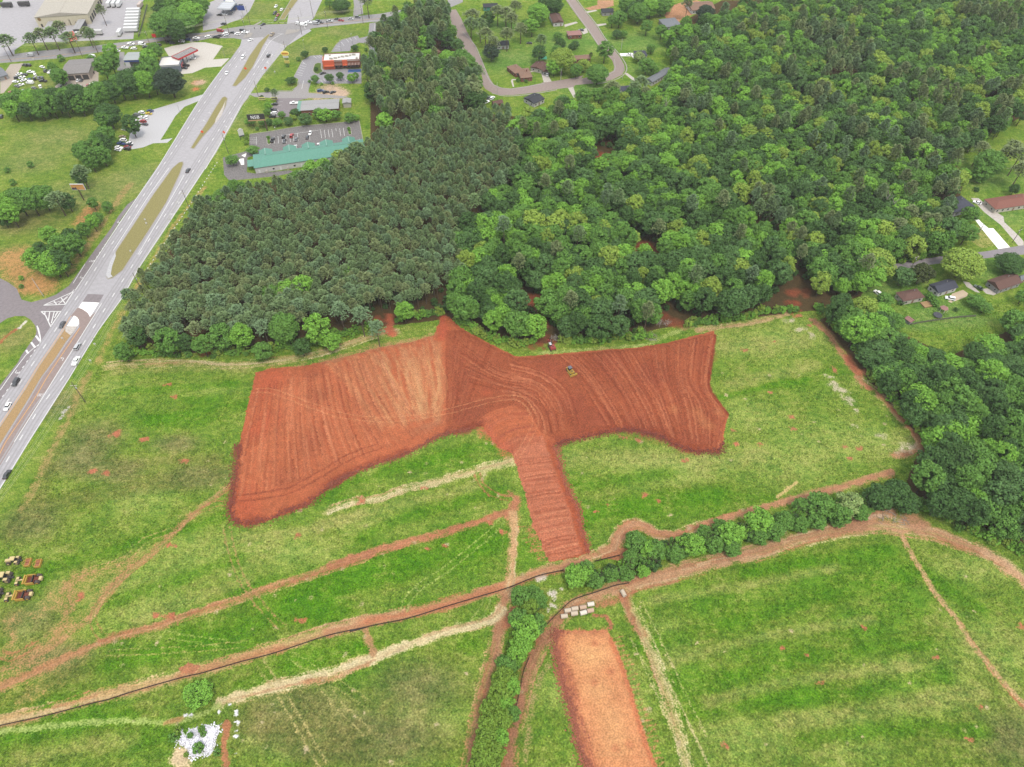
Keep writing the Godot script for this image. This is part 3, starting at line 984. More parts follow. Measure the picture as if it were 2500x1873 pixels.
func paint_pads():
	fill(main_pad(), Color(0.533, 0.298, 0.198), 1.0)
	fill(LOW_PAD, Color(0.621, 0.427, 0.292), 1.0)
	fill([-32.7,-251.2,-25.2,-252.2,-11.1,-242.1,1.1,-233.7,9.8,-233.2] + [13.4,-234.6,33.6,-236.7,60.9,-239.7,91.3,-247.8,99.7,-250.2,95,-230.5,91.3,-216.4,94.1,-204.8,96.4,-198.7,92.6,-189,90,-180,79.6,-179.2,65.8,-187.1,50.4,-191.3,34.1,-187.4,19.9,-183.7,12.2,-189,9.3,-196.7,0,-204.8] + [2.3,-204.8,-10.2,-199.9,-19.2,-190.5,-29.1,-191.3], Color(0.456, 0.245, 0.168), 0.8)
	# drier and wetter soil
	family([-89.3,-230.5,-74.5,-211.4,-59.1,-190.5], [-34.3,-243.5,-32.1,-219.9,-31.3,-196.7], 34, Color(0.591, 0.427, 0.303), 3.6, 0.6, 2.0)
	family([-64,-230.5,-57.1,-216.4,-47.7,-199.9], [-34.9,-232.3,-32.6,-216.4,-32.1,-199.9], 26, Color(0.633, 0.492, 0.350), 2.4, 0.5, 2.5)
	family([-78.4,-237.8,-74.5,-234.2,-70.4,-228.7], [-38.7,-247.3,-36.8,-239.7,-35.6,-232.3], 18, Color(0.586, 0.445, 0.327), 2.4, 0.4, 1.5)
	for r in [
	[-112.8, -219.9, 12],
	[-114.2, -211.4, 9],
	[-112.7, -189, 8],
	[-110.8, -156.9, 10],
	[-106.5, -148.4, 9],
	[-11.8, -211.4, 4],
	[-107.7, -196.7, 10]]:
		spot(r[0], r[1], r[2], Color(0.533, 0.256, 0.180), 0.45, 0.1)
	for r in [
	[-93.3, -223.4, 7],
	[-89.4, -208.9, 8],
	[-83.4, -189, 9],
	[-22.6, -196.7, 8],
	[-17.7, -198.3, 9],
	[-13.4, -203.1, 8],
	[-24.5, -209.7, 9],
	[-20.5, -221.6, 12],
	[-27.7, -235.1, 8],
	[-88.1, -181.4, 10],
	[-93.4, -163.6, 10],
	[-21.1, -190.5, 6]]:
		spot(r[0], r[1], r[2], Color(0.427, 0.233, 0.168), 0.45, 0.1)
	for r in [
	[19.8, -226, 12],
	[28.4, -204.8, 12],
	[37.3, -196.7, 14],
	[55.5, -192.8, 12],
	[64.2, -189, 10],
	[75.4, -182.9, 10],
	[46.5, -230.5, 14],
	[65.3, -221.6, 14],
	[93.9, -235.1, 8],
	[83.3, -182.9, 8],
	[21.2, -184.4, 6],
	[30.6, -189, 8]]:
		spot(r[0], r[1], r[2], Color(0.433, 0.227, 0.162), 0.5, 0.1)
	for r in [
	[83.2, -199.9, 5],
	[84.7, -194.4, 5],
	[73.4, -201.5, 4],
	[87.4, -192, 4],
	[93.8, -199.9, 4]]:
		spot(r[0], r[1], r[2], Color(0.591, 0.392, 0.256), 0.5, 0.1)
	family([-116.1,-208.9,-114.3,-182.9,-112,-154.9], [-70.7,-230.5,-56.2,-208,-40.6,-189], 40, Color(0.586, 0.380, 0.268), 2.2, 0.5, 1.2)
	# grader and dozer passes
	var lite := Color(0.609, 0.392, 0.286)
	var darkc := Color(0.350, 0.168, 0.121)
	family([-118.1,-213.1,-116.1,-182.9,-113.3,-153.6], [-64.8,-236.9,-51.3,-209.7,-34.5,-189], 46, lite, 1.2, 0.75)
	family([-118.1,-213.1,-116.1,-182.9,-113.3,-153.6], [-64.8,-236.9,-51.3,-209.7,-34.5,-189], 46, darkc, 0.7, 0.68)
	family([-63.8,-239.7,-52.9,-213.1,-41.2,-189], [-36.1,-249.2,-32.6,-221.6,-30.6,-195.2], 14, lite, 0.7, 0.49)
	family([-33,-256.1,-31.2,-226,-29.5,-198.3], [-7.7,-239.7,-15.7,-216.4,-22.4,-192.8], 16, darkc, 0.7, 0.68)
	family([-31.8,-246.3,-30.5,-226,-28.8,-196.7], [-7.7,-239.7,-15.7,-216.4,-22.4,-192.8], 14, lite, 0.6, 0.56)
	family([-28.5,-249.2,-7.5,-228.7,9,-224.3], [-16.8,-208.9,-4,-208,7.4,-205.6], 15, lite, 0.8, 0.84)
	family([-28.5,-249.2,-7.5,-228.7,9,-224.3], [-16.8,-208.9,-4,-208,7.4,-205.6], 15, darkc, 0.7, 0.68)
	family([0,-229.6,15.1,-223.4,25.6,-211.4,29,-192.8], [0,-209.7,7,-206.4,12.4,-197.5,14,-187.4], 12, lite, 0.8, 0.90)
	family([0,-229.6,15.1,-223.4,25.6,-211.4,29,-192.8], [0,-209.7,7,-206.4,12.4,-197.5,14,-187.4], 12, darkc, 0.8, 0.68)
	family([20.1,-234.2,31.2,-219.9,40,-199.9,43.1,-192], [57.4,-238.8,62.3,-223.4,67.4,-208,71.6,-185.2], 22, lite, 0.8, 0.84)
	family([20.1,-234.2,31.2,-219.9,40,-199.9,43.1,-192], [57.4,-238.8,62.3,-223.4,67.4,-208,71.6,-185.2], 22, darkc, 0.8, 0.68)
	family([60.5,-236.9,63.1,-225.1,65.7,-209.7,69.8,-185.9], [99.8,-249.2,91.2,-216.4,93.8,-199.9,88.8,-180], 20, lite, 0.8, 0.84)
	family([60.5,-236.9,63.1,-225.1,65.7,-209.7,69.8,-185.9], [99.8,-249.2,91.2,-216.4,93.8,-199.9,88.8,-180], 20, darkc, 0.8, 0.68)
	# ramp: paler, with cleat rows across it
	fill([0.8,-185.9,13.5,-186.7,16.3,-174.9,19.6,-162.2,23.7,-148.1,25.9,-134.9,27.3,-130.4,14.6,-126.8,13,-129.2,11.4,-134.9,8.1,-142.7,5.3,-157.9,3.5,-163.7,1.7,-171.9,0.2,-177.2,-5.9,-180.8], Color(0.556, 0.339, 0.251), 0.9)
	family([3,-174.9,10,-175.8,15.7,-176.5], [13.6,-129.8,19.9,-131.7,25.8,-133], 30, Color(0.621, 0.415, 0.309), 0.9, 0.8, 0.3)
	family([3,-173.8,10,-174.7,15.7,-175.3], [13.5,-128.9,19.9,-130.8,25.7,-132], 28, Color(0.427, 0.221, 0.157), 0.8, 0.8, 0.3)
	family([-15.9,-192.5,-6.2,-200,5.9,-201.3], [-0.8,-178,5,-181.9,12.1,-183.9], 18, Color(0.468, 0.256, 0.186), 1.8, 0.6, 0.8)
	family([-15.9,-192.5,-6.2,-200,5.9,-201.3], [-0.8,-178,5,-181.9,12.1,-183.9], 18, Color(0.586, 0.356, 0.262), 1.2, 0.6, 0.8)
	stroke([-11.9,-190,-7.3,-185.1,-2.1,-178.8], 9.0, Color(0.550, 0.298, 0.215), 0.8, 0.3, 0.5)
	stroke([16.6,-182.7,19.2,-169.6,21.8,-157.9,25,-149.5,26.2,-139.4,28.6,-131.7], 4.5, Color(0.474, 0.239, 0.168), 0.7, 0.2, 0.5)
	# dark crumbly rim
	stroke([-118.7,-181.4,-115.1,-160.2,-113.7,-150.3], 3.0, Color(0.415, 0.209, 0.151), 0.5, 0.2, 0.8)
	stroke([-111.4,-145.9,-105.4,-144,-96.6,-146.8,-90,-150,-83.3,-153.2,-76.2,-161.2,-68.1,-168.5], 5.0, Color(0.415, 0.209, 0.151), 0.6, 0.2, 1.0)
	stroke([-74.7,-162.2,-69.2,-166.6,-59.5,-173,-51.6,-175.7,-43.7,-179.6], 4.0, Color(0.415, 0.215, 0.157), 0.7, 0.3, 0.6)
	stroke([-29.5,-188.4,-22.4,-190,-13.3,-193.3], 4.0, Color(0.350, 0.174, 0.133), 0.7, 0.3, 0.6)
	stroke([19.3,-182.5,27.3,-185.9,42.9,-189.7,50.3,-190.9,58.7,-189.3,65.7,-186.7,71.2,-182.5,79.6,-179.2,89.2,-179.2], 4.0, Color(0.398, 0.198, 0.145), 0.6, 0.2, 1.0)
	stroke([100.9,-249.2,95,-228.7,91.9,-216.4,94.7,-204.8,97.1,-198.7], 2.0, Color(0.374, 0.174, 0.127), 0.7, 0.3, 0.4)
	stroke([-42.4,-189,-36,-192.8,-31.1,-194.4], 6.0, Color(0.509, 0.345, 0.256), 0.6, 0.2, 0.8)
	# wheel tracks over the pad
	twin([-120.2,-212.6,-111.1,-212.2,-102.8,-208.9,-89.6,-203.1,-78.8,-198.7,-69.2,-196.6,-56.6,-195.5,-44.3,-196.7,-29,-200.3,-13.5,-205.6,-4,-208,2.3,-208,6.7,-204.8,9.1,-199.1], 2.6, 0.6, Color(0.644, 0.462, 0.333), 0.85)
	twin([0,-208.9,3.8,-207.6,7.6,-203.1,10.3,-196.7,9.8,-191.3,6,-182.9,2.4,-175.6], 2.4, 0.6, Color(0.638, 0.439, 0.315), 0.85)
	twin([11.4,-233.2,8.5,-224.3,7.1,-213.1,7.6,-204.8], 2.4, 0.5, Color(0.562, 0.333, 0.245), 0.7)
	twin([-118.9,-223.4,-111.1,-226.9,-104.9,-222.5,-102.4,-216.4,-104.7,-212.2,-110.9,-211,-119.5,-209.7], 2.2, 0.4, Color(0.591, 0.362, 0.262), 0.8)
	twin([-113.1,-154.6,-97.7,-156.9,-89.7,-159.6,-79.5,-167.1,-69.1,-175.6,-57.9,-180.7], 3.0, 0.7, Color(0.398, 0.204, 0.151), 0.7)
	# earth lane up to the wood
	stroke([-62.4,-263.2,-61,-257.1,-62,-253.1,-58.8,-249.2], 5.0, Color(0.562, 0.303, 0.221), 0.9, 0.3, 0.5)
	stroke([-35.6,-263.2,-34.3,-254.1,-34.5,-246.3], 6.0, Color(0.533, 0.268, 0.192), 0.8, 0.3, 0.5)
	stroke([-103.5,-228.7,-90.7,-231,-78.1,-236,-65.3,-241.1,-48.8,-245.4,-38.8,-249.7], 6.0, Color(0.533, 0.403, 0.292), 0.6, 0.1, 0.8)
	# low pad
	family([20.4,-98,27.1,-98.4,34.9,-97.2], [28.6,-56.7,37.2,-57,44.9,-56.7], 44, Color(0.650, 0.474, 0.333), 0.9, 0.4, 0.3)
	family([20.3,-97.2,27,-97.6,34.8,-96.3], [28.5,-56,37.1,-56.3,44.8,-56], 36, Color(0.562, 0.345, 0.233), 0.5, 0.4, 0.3)
	stroke([16.5,-99.7,16.7,-94.7,17.5,-89,19.1,-81.5,20.7,-74.7,22.1,-68.5,22.8,-64.2,24.3,-58.7,25.1,-55.3,26.3,-51.7], 5.6, Color(0.527, 0.321, 0.233), 0.85, 0.3, 0.6)
	stroke([17.1,-99.7,23,-99.9,33.4,-99.7], 3.0, Color(0.550, 0.345, 0.245), 0.7, 0.2, 0.5)
	stroke([34.9,-97.2,37.4,-89.4,39.7,-80.3,42.1,-67.4,45.2,-56,46.5,-51.7], 2.4, Color(0.574, 0.339, 0.233), 0.8, 0.3, 0.3)
	for r in [
	[25, -93, 7],
	[26.4, -89, 7],
	[30.7, -91.4, 7],
	[28.9, -79.6, 8],
	[32.8, -70.3, 8],
	[34, -63.1, 8]]:
		spot(r[0], r[1], r[2], Color(0.662, 0.503, 0.345), 0.5, 0.1)
	for r in [
	[28.3, -81.9, 2],
	[33.8, -85.4, 2],
	[33.5, -61.4, 2],
	[37.8, -62.5, 2],
	[29.3, -95.5, 2]]:
		spot(r[0], r[1], r[2], Color(0.533, 0.315, 0.227), 0.5, 0.1)

func edge_distance(p: PackedVector2Array, v: Vector2) -> float:
	var best := 1e9
	for i in p.size():
		best = minf(best, Geometry2D.get_closest_point_to_segment(v, p[i], p[(i + 1) % p.size()]).distance_squared_to(v))
	return sqrt(best)

func earth(called: String, a: Array, high: float, rim: float, step: float, rough: Callable) -> Node:
	var p := pts(a)
	var lo := Vector2(1e9, 1e9)
	var hi := -lo
	for v in p:
		lo = lo.min(v)
		hi = hi.max(v)
	var t: Dictionary = tiles[0]
	var n := FastNoiseLite.new()
	n.frequency = 0.35
	n.fractal_octaves = 3
	n.seed = 4
	var nx := int((hi.x - lo.x) / step) + 2
	var nz := int((hi.y - lo.y) / step) + 2
	var ids := PackedInt32Array()
	ids.resize(nx * nz)
	ids.fill(-1)
	var vs := PackedVector3Array()
	var uv := PackedVector2Array()
	for j in nz:
		for i in nx:
			var v := lo + Vector2(i, j) * step
			if not Geometry2D.is_point_in_polygon(v, p): continue
			var d := edge_distance(p, v)
			var y: float = high * smoothstep(0.0, rim, d) + 0.03 + n.get_noise_2d(v.x, v.y) * rough.call(v, d)
			ids[j * nx + i] = vs.size()
			vs.append(Vector3(v.x, maxf(0.03, y), v.y))
			uv.append(Vector2((v.x - t.x0) / (t.x1 - t.x0), (v.y - t.z0) / (t.z1 - t.z0)))
	var ix := PackedInt32Array()
	for j in nz - 1:
		for i in nx - 1:
			var a0 := ids[j * nx + i]
			var b0 := ids[j * nx + i + 1]
			var c0 := ids[(j + 1) * nx + i + 1]
			var d0 := ids[(j + 1) * nx + i]
			if a0 < 0 or b0 < 0 or c0 < 0 or d0 < 0: continue
			ix.append_array([a0, b0, c0, a0, c0, d0])
	var arr := []
	arr.resize(Mesh.ARRAY_MAX)
	arr[Mesh.ARRAY_VERTEX] = vs
	arr[Mesh.ARRAY_TEX_UV] = uv
	arr[Mesh.ARRAY_INDEX] = ix
	var m := ArrayMesh.new()
	m.add_surface_from_arrays(Mesh.PRIMITIVE_TRIANGLES, arr)
	var st := SurfaceTool.new()
	st.create_from(m, 0)
	st.generate_normals()
	var o := piece(called, st.commit(), t.mat)
	o.set_meta("kind", "structure")
	return o

func clods(along: Array, count: int, spread: float, c: Color, called: String, label: String):
	var line := smooth_line(pts(along), 0.5)
	var st := st_new()
	var ring := []
	var top := []
	for i in 5:
		ring.append(Vector3(cos(-TAU * i / 5) * 0.5, -0.1, sin(-TAU * i / 5) * 0.42))
		top.append(Vector3(cos(-TAU * i / 5 + 0.3) * 0.26, 0.34 + 0.06 * (i % 2), sin(-TAU * i / 5 + 0.3) * 0.24))
	block(st, ring, top, false)
	var mm := MultiMesh.new()
	mm.transform_format = MultiMesh.TRANSFORM_3D
	mm.use_colors = true
	mm.mesh = done(st)
	mm.instance_count = count
	for i in count:
		var q := line[rng.randi() % line.size()]
		var at := Vector3(q.x + rng.randfn(0, spread), 0, q.y + rng.randfn(0, spread))
		at.y = rng.randf_range(0.05, 0.35) if bare(at.x, at.z) > 200 else 0.02
		var s := rng.randf_range(0.25, 0.8)
		mm.set_instance_transform(i, Transform3D(Basis.from_euler(Vector3(rng.randf_range(-0.4, 0.4), rng.randf() * TAU, 0)).scaled(Vector3(s, s * rng.randf_range(0.5, 1.0), s)), at))
		mm.set_instance_color(i, c.srgb_to_linear() * rng.randf_range(0.75, 1.2))
	var m := StandardMaterial3D.new()
	m.resource_name = "clod"
	m.vertex_color_use_as_albedo = true
	m.roughness = 1.0
	var o := MultiMeshInstance3D.new()
	o.name = numbered(called)
	o.multimesh = mm
	o.material_override = m
	add_child(o)
	tag(o, label, "soil", "", "stuff")

func build_pads():
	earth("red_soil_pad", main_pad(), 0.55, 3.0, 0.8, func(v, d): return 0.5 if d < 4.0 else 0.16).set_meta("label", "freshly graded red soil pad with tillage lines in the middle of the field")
	earth("orange_soil_pad", LOW_PAD, 0.5, 2.5, 0.7, func(v, d): return (0.6 if d < 5.0 and v.x < 20.0 + (v.y + 130.0) * 0.3 else 0.1)).set_meta("label", "smooth orange soil pad at the bottom edge")
	clods([-118.7,-181.4,-115.1,-160.2,-113.7,-150.3,-111.4,-145.9,-105.4,-144,-96.6,-146.8,-90,-150,-83.3,-153.2,-76.2,-161.2,-68.1,-168.5], 2600, 1.3, Color(0.398, 0.186, 0.133), "soil_clods", "red soil clods along the left rim of the red pad")
	clods([-76.4,-161.1,-69.1,-165.9,-59.4,-172.2,-51.5,-174.9,-43.6,-178.8,-35.1,-185.1,-29.5,-188,-19.2,-190.4], 1600, 1.2, Color(0.427, 0.227, 0.162), "soil_clods", "red soil clods along the lower rim of the red pad")
	clods([19.3,-182.5,27.3,-185.5,42.8,-189.3,50.3,-190.5,58.7,-189,65.6,-186.3,71.1,-182.2,79.6,-178.9,89.1,-178.9,91.7,-182.9], 2000, 1.2, Color(0.380, 0.174, 0.127), "soil_clods", "dark clods along the right lower rim of the red pad")
	clods([19.1,-181.1,20.1,-174.1,22.1,-163.7,24.7,-155,26.8,-150.2,27,-144.1,28.6,-136.2,29.7,-131.7], 1400, 1.0, Color(0.503, 0.268, 0.192), "soil_clods", "clods along the right rim of the ramp")
	clods([16.3,-99.7,16.3,-94.7,16.8,-89,18.3,-81.5,19.9,-74.7,21.3,-68.5,22,-64.2,23.5,-58.7,24.4,-55.3], 3000, 1.3, Color(0.492, 0.280, 0.204), "soil_clods", "clods in the rough bank of the orange pad")
	clods([-107.3,-63.3,-105.4,-64.1,-103.4,-62.5,-102.1,-64.1,-99,-63.9,-98.4,-66.8,-97.6,-63.1,-97.7,-61.1,-102.7,-60.1,-96.8,-67.2], 1300, 0.9, Color(0.750, 0.744, 0.769), "limestone_rubble", "white limestone rubble in the grass at the lower edge")


# ---------- roads ----------
func build_roads():
	var grey := grain("asphalt_worn", Color(0.574, 0.562, 0.571), 30.0, 0.9, 1.0)
	var mid := grain("asphalt_grey", Color(0.503, 0.492, 0.492), 24.0, 0.88, 1.0)
	var dark := grain("asphalt_new", Color(0.462, 0.433, 0.439), 18.0, 0.86, 1.0)
	var brown := grain("asphalt_brown", Color(0.503, 0.445, 0.427), 16.0, 0.88, 1.0)
	var white := grain("road_paint", Color(0.782, 0.776, 0.769), 5.0, 0.8, 1.0)
	var yellow := grain("yellow_paint", Color(0.752, 0.569, 0.355), 5.0, 0.8, 1.0)
	var conc := grain("concrete_slab", Color(0.668, 0.638, 0.609), 14.0, 0.8, 1.0)
	var gravel := grain("gravel_lot", Color(0.662, 0.656, 0.662), 9.0, 0.82, 1.0)
	var fresh := grain("fresh_concrete", Color(0.851, 0.837, 0.824), 14.0, 0.9, 1.0)
	# highway
	var hw := sheet("highway", [-228,-152.6,-233.9,-207.3,-232.8,-222.3,-231.7,-242.7,-230.2,-282.4,-229.3,-301.9,-228,-339.7,-226.6,-365.6,-224.8,-395.6,-224.5,-415,-223.3,-488,-219.8,-536.8,-217.8,-550.8,-216.2,-573.4,-217.7,-584.6,-224.9,-586.9,-187.2,-612.7,-198,-691.4,-166.6,-691.4,-167.3,-624.9,-171.9,-612.7,-164.6,-600.8,-178.9,-572.7,-186.8,-522.2,-189.4,-490.4,-190.5,-481.5,-192.3,-416,-194.1,-396.8,-202.2,-301.9,-202.7,-277.2,-206.1,-252.1,-207.7,-219.7,-208.5,-206.8,-210.1,-183.7,-211.3,-159.4,-211.6,-139.5], 0.02, grey)
	hw.set_meta("label", "pale grey four lane divided highway with turn lanes")
	var dk := sheet("slip_lane", [-226.6,-365.6,-229.7,-358.7,-230.9,-346.5,-230.8,-335.9,-232.8,-313.6,-234.7,-285.5,-234.9,-285.5,-238.6,-278.8,-242.7,-275.9,-248.9,-273.1,-254.8,-275,-261.3,-283.6,-267.9,-288.5,-273.8,-291.8,-282.6,-291.8,-265.5,-256.7,-257.7,-257.6,-255.9,-260.9,-252.6,-262.7,-247.6,-262.7,-243.4,-260,-239.2,-255.7,-236.7,-251.5,-236,-248.3,-236.9,-235.3,-236.5,-230.7,-238.2,-216.4,-238.9,-194.7,-235.5,-187.9,-233.9,-207.3,-232.8,-222.3,-231.7,-242.7,-230.2,-282.4,-229.3,-301.9,-228.2,-345.3], 0.045, dark)
	dk.set_meta("label", "dark new asphalt turn lanes at the side road mouth")
	var brn := sheet("turn_lane", [-216.6,-183.5,-215.3,-206.6,-214.6,-224.2,-213.7,-239.6,-213,-254.4,-212.4,-266.3,-214.5,-262.1,-216.6,-266.3,-220.1,-269.4,-223.4,-268.7,-224.3,-262.7,-219.8,-260.9,-217.6,-257.3,-216.8,-254.4,-217.5,-250.1,-218.3,-244.4,-219,-233.6,-220.6,-221.4,-220.6,-206.6,-221.4,-183.5,-221,-172.7,-217.1,-164.4], 0.04, brown)
	brn.set_meta("label", "brown asphalt left turn lane beside the straw covered median")
	sheet("asphalt_patch", [-222.2,-279.4,-213.5,-278.9,-213.6,-272.9,-222.6,-273.5], 0.05, dark)
	sheet("concrete_island", [-222.5,-273.2,-213.6,-272.7,-214.1,-262,-216.6,-265.1,-219.9,-267.5,-222.8,-269], 0.09, fresh).set_meta("label", "bright white concrete island in the median opening")
	sheet("concrete_nose", [-222.7,-263,-220.6,-261.8,-219,-259.9,-217.9,-257.5,-217.9,-255.2,-223.1,-255.1], 0.11, fresh).set_meta("label", "bright white concrete nose at the end of the near median")
	# medians with kerbs
	var med := grain("median_grass", Color(0.521, 0.492, 0.315), 9.0, 0.7, 1.0, 1.0)
	var med2 := grain("median_straw", Color(0.609, 0.503, 0.356), 7.0, 0.7, 1.0, 1.0)
	var kerb := grain("kerb_concrete", Color(0.591, 0.568, 0.544), 6.0, 0.75, 1.0)
	var isl := [
		["median", [-217.8,-293.1,-219.8,-305.4,-220.7,-316.1,-219.5,-337.1,-218,-368.4,-215.4,-397.8,-213.1,-404.8,-210.5,-405.8,-209.2,-402.9,-207.9,-390.4,-206.6,-360.7,-208.1,-332,-209.5,-311.9,-210.3,-298.5,-213.6,-291.8,-216,-290.9], med, "long grassy median below the highway crossover"],
		["median", [-210.8,-421.4,-209.5,-453.2,-209.1,-474.7,-208.2,-489.2,-206.1,-491,-203.4,-488,-201.9,-477.4,-201.8,-464.4,-203.7,-448.3,-206.3,-435.1,-207.7,-420.4], med, "middle grassy median with a paved edge between two crossovers"],
		["median", [-205.4,-506,-204.8,-527.8,-204.6,-555.6,-202.8,-578.6,-198.8,-594.6,-196.5,-593.8,-197.5,-572,-197,-554,-196.9,-535.5,-198.4,-519,-201.9,-505.7], med, "narrow grassy median leading up to the intersection"],
		["median", [-195.9,-622.8,-195.3,-645.7,-194.3,-672.7,-187,-672.7,-189.8,-641.7,-191.2,-622.8], med, "grassy median beyond the intersection"],
		["median", [-223.5,-255.3,-217.9,-255,-218.2,-249.2,-218.8,-244.7,-219.4,-233.6,-220.9,-221.4,-221,-206.6,-221.8,-183.5,-222.5,-168.5,-227,-170.6,-226.8,-192.3,-225.5,-213.9,-225.4,-228.8,-224.4,-240.2], med2, "straw covered median beside the brown turn lane"]]
	for k in isl.size():
		var p := pts(isl[k][1])
		var o := piece("median", slab_mesh(p, 0.0, 0.13), kerb)
		o.set_meta("kind", "structure")
		o.set_meta("label", isl[k][3])
		var inner := Geometry2D.offset_polygon(p, -0.35 if k == 4 else -0.6)
		if inner.size() > 0:
			piece("turf", flat_mesh(inner[0], 0.16), isl[k][2], o)
	sheet("median_gravel", [-218.3,-294.5,-220.2,-305.4,-220.4,-313.9,-218.8,-310.7,-217.6,-301.9,-215.9,-295.1,-214.1,-293.1,-216,-291.8], 0.18, gravel)
	sheet("median_pavement", [-201.4,-463.7,-202.7,-475.1,-204.2,-485,-203.9,-475.1,-204.2,-459.2,-202.8,-451], 0.18, conc)
	sheet("median_slab", [-223.6,-254.8,-217.9,-254.7,-217.9,-252,-218.6,-248.8,-222.3,-251.5], 0.18, conc)
	# markings
	var edge_lines := [
		[[-211.2,-159.2,-210,-183.5,-208.4,-206.6,-207.5,-219.3,-205.9,-251.5,-202.7,-277.2,-202.2,-301.9,-198.5,-344.9,-194.1,-396.8], -0.45],
		[[-216.6,-183.5,-215.3,-206.6,-214.6,-224.2,-213.7,-239.6,-213,-254.4,-212.1,-272.1], 0.0],
		[[-230.2,-282.4,-229.3,-301.9,-228,-339.7,-226.6,-365.6,-224.8,-395.6,-224.5,-415,-223.3,-488,-219.8,-536.8], 0.3],
		[[-231.7,-242.7,-231.7,-244.7,-233.3,-248.1,-237.1,-254.4], 0.0],
		[[-231.6,-244.1,-231.7,-242.7,-233.3,-239.6,-234.9,-235.3,-235.4,-230.4,-236.2,-222.3,-236.7,-213.2], 0.0],
		[[-230.6,-282.9,-233.6,-274,-240.8,-270.9], 0.0],
		[[-233.2,-303.7,-233.2,-287.8], 0.0],
		[[-194.1,-396.8,-193.4,-416,-192.7,-440.3,-191.8,-477.4], 0.25],
		[[-205.6,-390.4,-205.7,-367.9,-206.6,-334.7,-207.4,-311.8], 0.3],
		[[-220.7,-337.4,-221.6,-315.4], -0.4], [[-216.8,-398.2,-219.4,-368.8,-220.7,-337.4], -0.4],
		[[-195.8,-534.1,-194.6,-556.1,-193.3,-581.6,-187,-595.3], -0.3]]
	for a in edge_lines:
		var p := smooth_line(pts(a[0]), 4.0)
		for i in p.size(): p[i].x += a[1]
		piece("edge_line", ribbon_mesh(p, 0.34, 0.07), white, hw)
	piece("yellow_line", ribbon_mesh(smooth_line(pts([-219.9,-175.9,-220.3,-183.5,-218.6,-206.6,-218.5,-220.2,-217.7,-233.4,-216.8,-244.4,-216.2,-254.4]), 4.0), 0.34, 0.07), yellow, hw)
	piece("yellow_line", ribbon_mesh(smooth_line(pts([-227.2,-193.1,-226,-215.2,-225.8,-229.9,-224.8,-241.3,-224.2,-255.3,-224.3,-262.7]), 4.0), 0.3, 0.07), yellow, hw)
	# lane dashes: ten of forty feet
	var lanes := [
		[[-215.6,-161.4,-215.1,-177.6,-214.9,-182.1,-214,-201,-211.4,-219.3,-210.4,-237.4,-209.8,-248.1,-208.2,-282.9,-206.2,-311.8,-202.1,-372.2,-199.7,-419.4], 0.0],
		[[-231.1,-193.6,-229.8,-213.9,-229.2,-225.6,-228.6,-237.1,-228,-248.6,-227.2,-268.7,-226.3,-285.2,-225.6,-308.9,-224.1,-340.1,-223.3,-364.9,-221.9,-401.1,-220.7,-422.4], 0.0],
		[[-199.7,-419.4,-197.6,-453.7,-195.1,-494,-193.4,-530.8,-191.4,-563.3], 0.0],
		[[-220.7,-422.4,-219.1,-464.8,-217,-509.4,-215.6,-538.8,-214,-563.3], 0.0],
		[[-189.1,-532.1,-186.4,-565.4], 0.0], [[-210.1,-535.5,-208.8,-568.3], 0.0]]
	for a in lanes:
		var p := pts(a[0])
		var run := 0.0
		for i in p.size() - 1:
			var d := p[i].distance_to(p[i + 1])
			while run < d:
				var u := p[i].lerp(p[i + 1], run / d)
				var v := u + (p[i + 1] - p[i]).normalized() * 3.0
				piece("lane_dash", ribbon_mesh(PackedVector2Array([u, v]), 0.42, 0.07), white, hw)
				run += 11.6
			run -= d
	for a in [[-231.7,-242.7,-233.9,-207.3], [-226.4,-364.5,-229.3,-304.7], [-188.5,-404.8,-191.8,-362.8,-197.8,-300.2]]: # dotted edges of the turn lanes
		var p := pts(a)
		var run := 0.0
		for i in p.size() - 1:
			var d := p[i].distance_to(p[i + 1])
			while run < d:
				var u := p[i].lerp(p[i + 1], run / d)
				piece("lane_dot", ribbon_mesh(PackedVector2Array([u, u + (p[i + 1] - p[i]).normalized() * 1.2]), 0.4, 0.075), white, hw)
				run += 3.6
			run -= d
	var hatch := [[-241.5,-270.7,-230.4,-281.2], [-230.4,-281.2,-230.6,-271.4], [-241.5,-270.7,-230.6,-271.4], [-237.5,-273.9,-235.1,-271.4], [-234.8,-276.4,-230.4,-271.4], [-231.7,-276.9,-234.2,-271.7], [-240.8,-266.1,-230.7,-266.1], [-240.8,-266.1,-237.3,-263.2,-231.1,-255], [-230.7,-266.1,-231.2,-255.9], [-238.7,-265.8,-237.9,-263.9], [-236.3,-266,-234,-258.9], [-234,-266,-231.9,-257.5], [-232,-266,-232,-261.3], [-232.3,-265.5,-232.3,-263.2],
		[-235.8,-248.6,-232,-244.8], [-236.1,-244.1,-232.5,-240.4], [-236.2,-238.8,-234.1,-236.5], [-238.3,-255.7,-232.2,-245.9]]
	for k in hatch.size():
		piece("hatch_line", ribbon_mesh(pts(hatch[k]), 0.9 if k > 13 and k < 17 else 0.5, 0.08), white, hw)
	# arrows and lettering panels
	for a in [[Vector2(-215.7, -232.9), 0.0, 0], [Vector2(-234.7, -224.5), PI, 0], [Vector2(-229, -341.6), PI, 0], [Vector2(-231.3, -292.8), PI, 0], [Vector2(-199.4, -360.8), 0.0, 0], [Vector2(-206.2, -547.7), PI, 0], [Vector2(-212.1, -456.9), PI, 0], [Vector2(-211.3, -467.6), PI, 0], [Vector2(-193.4, -459.4), 0.0, 0], [Vector2(-194.1, -448.9), 0.0, 0], [Vector2(-186.9, -543), 0.0, 0], [Vector2(-186.9, -554), 0.0, 0], [Vector2(-195.6, -575.2), 0.0, 0]]:
		var st := st_new()
		var q: Vector2 = a[0]
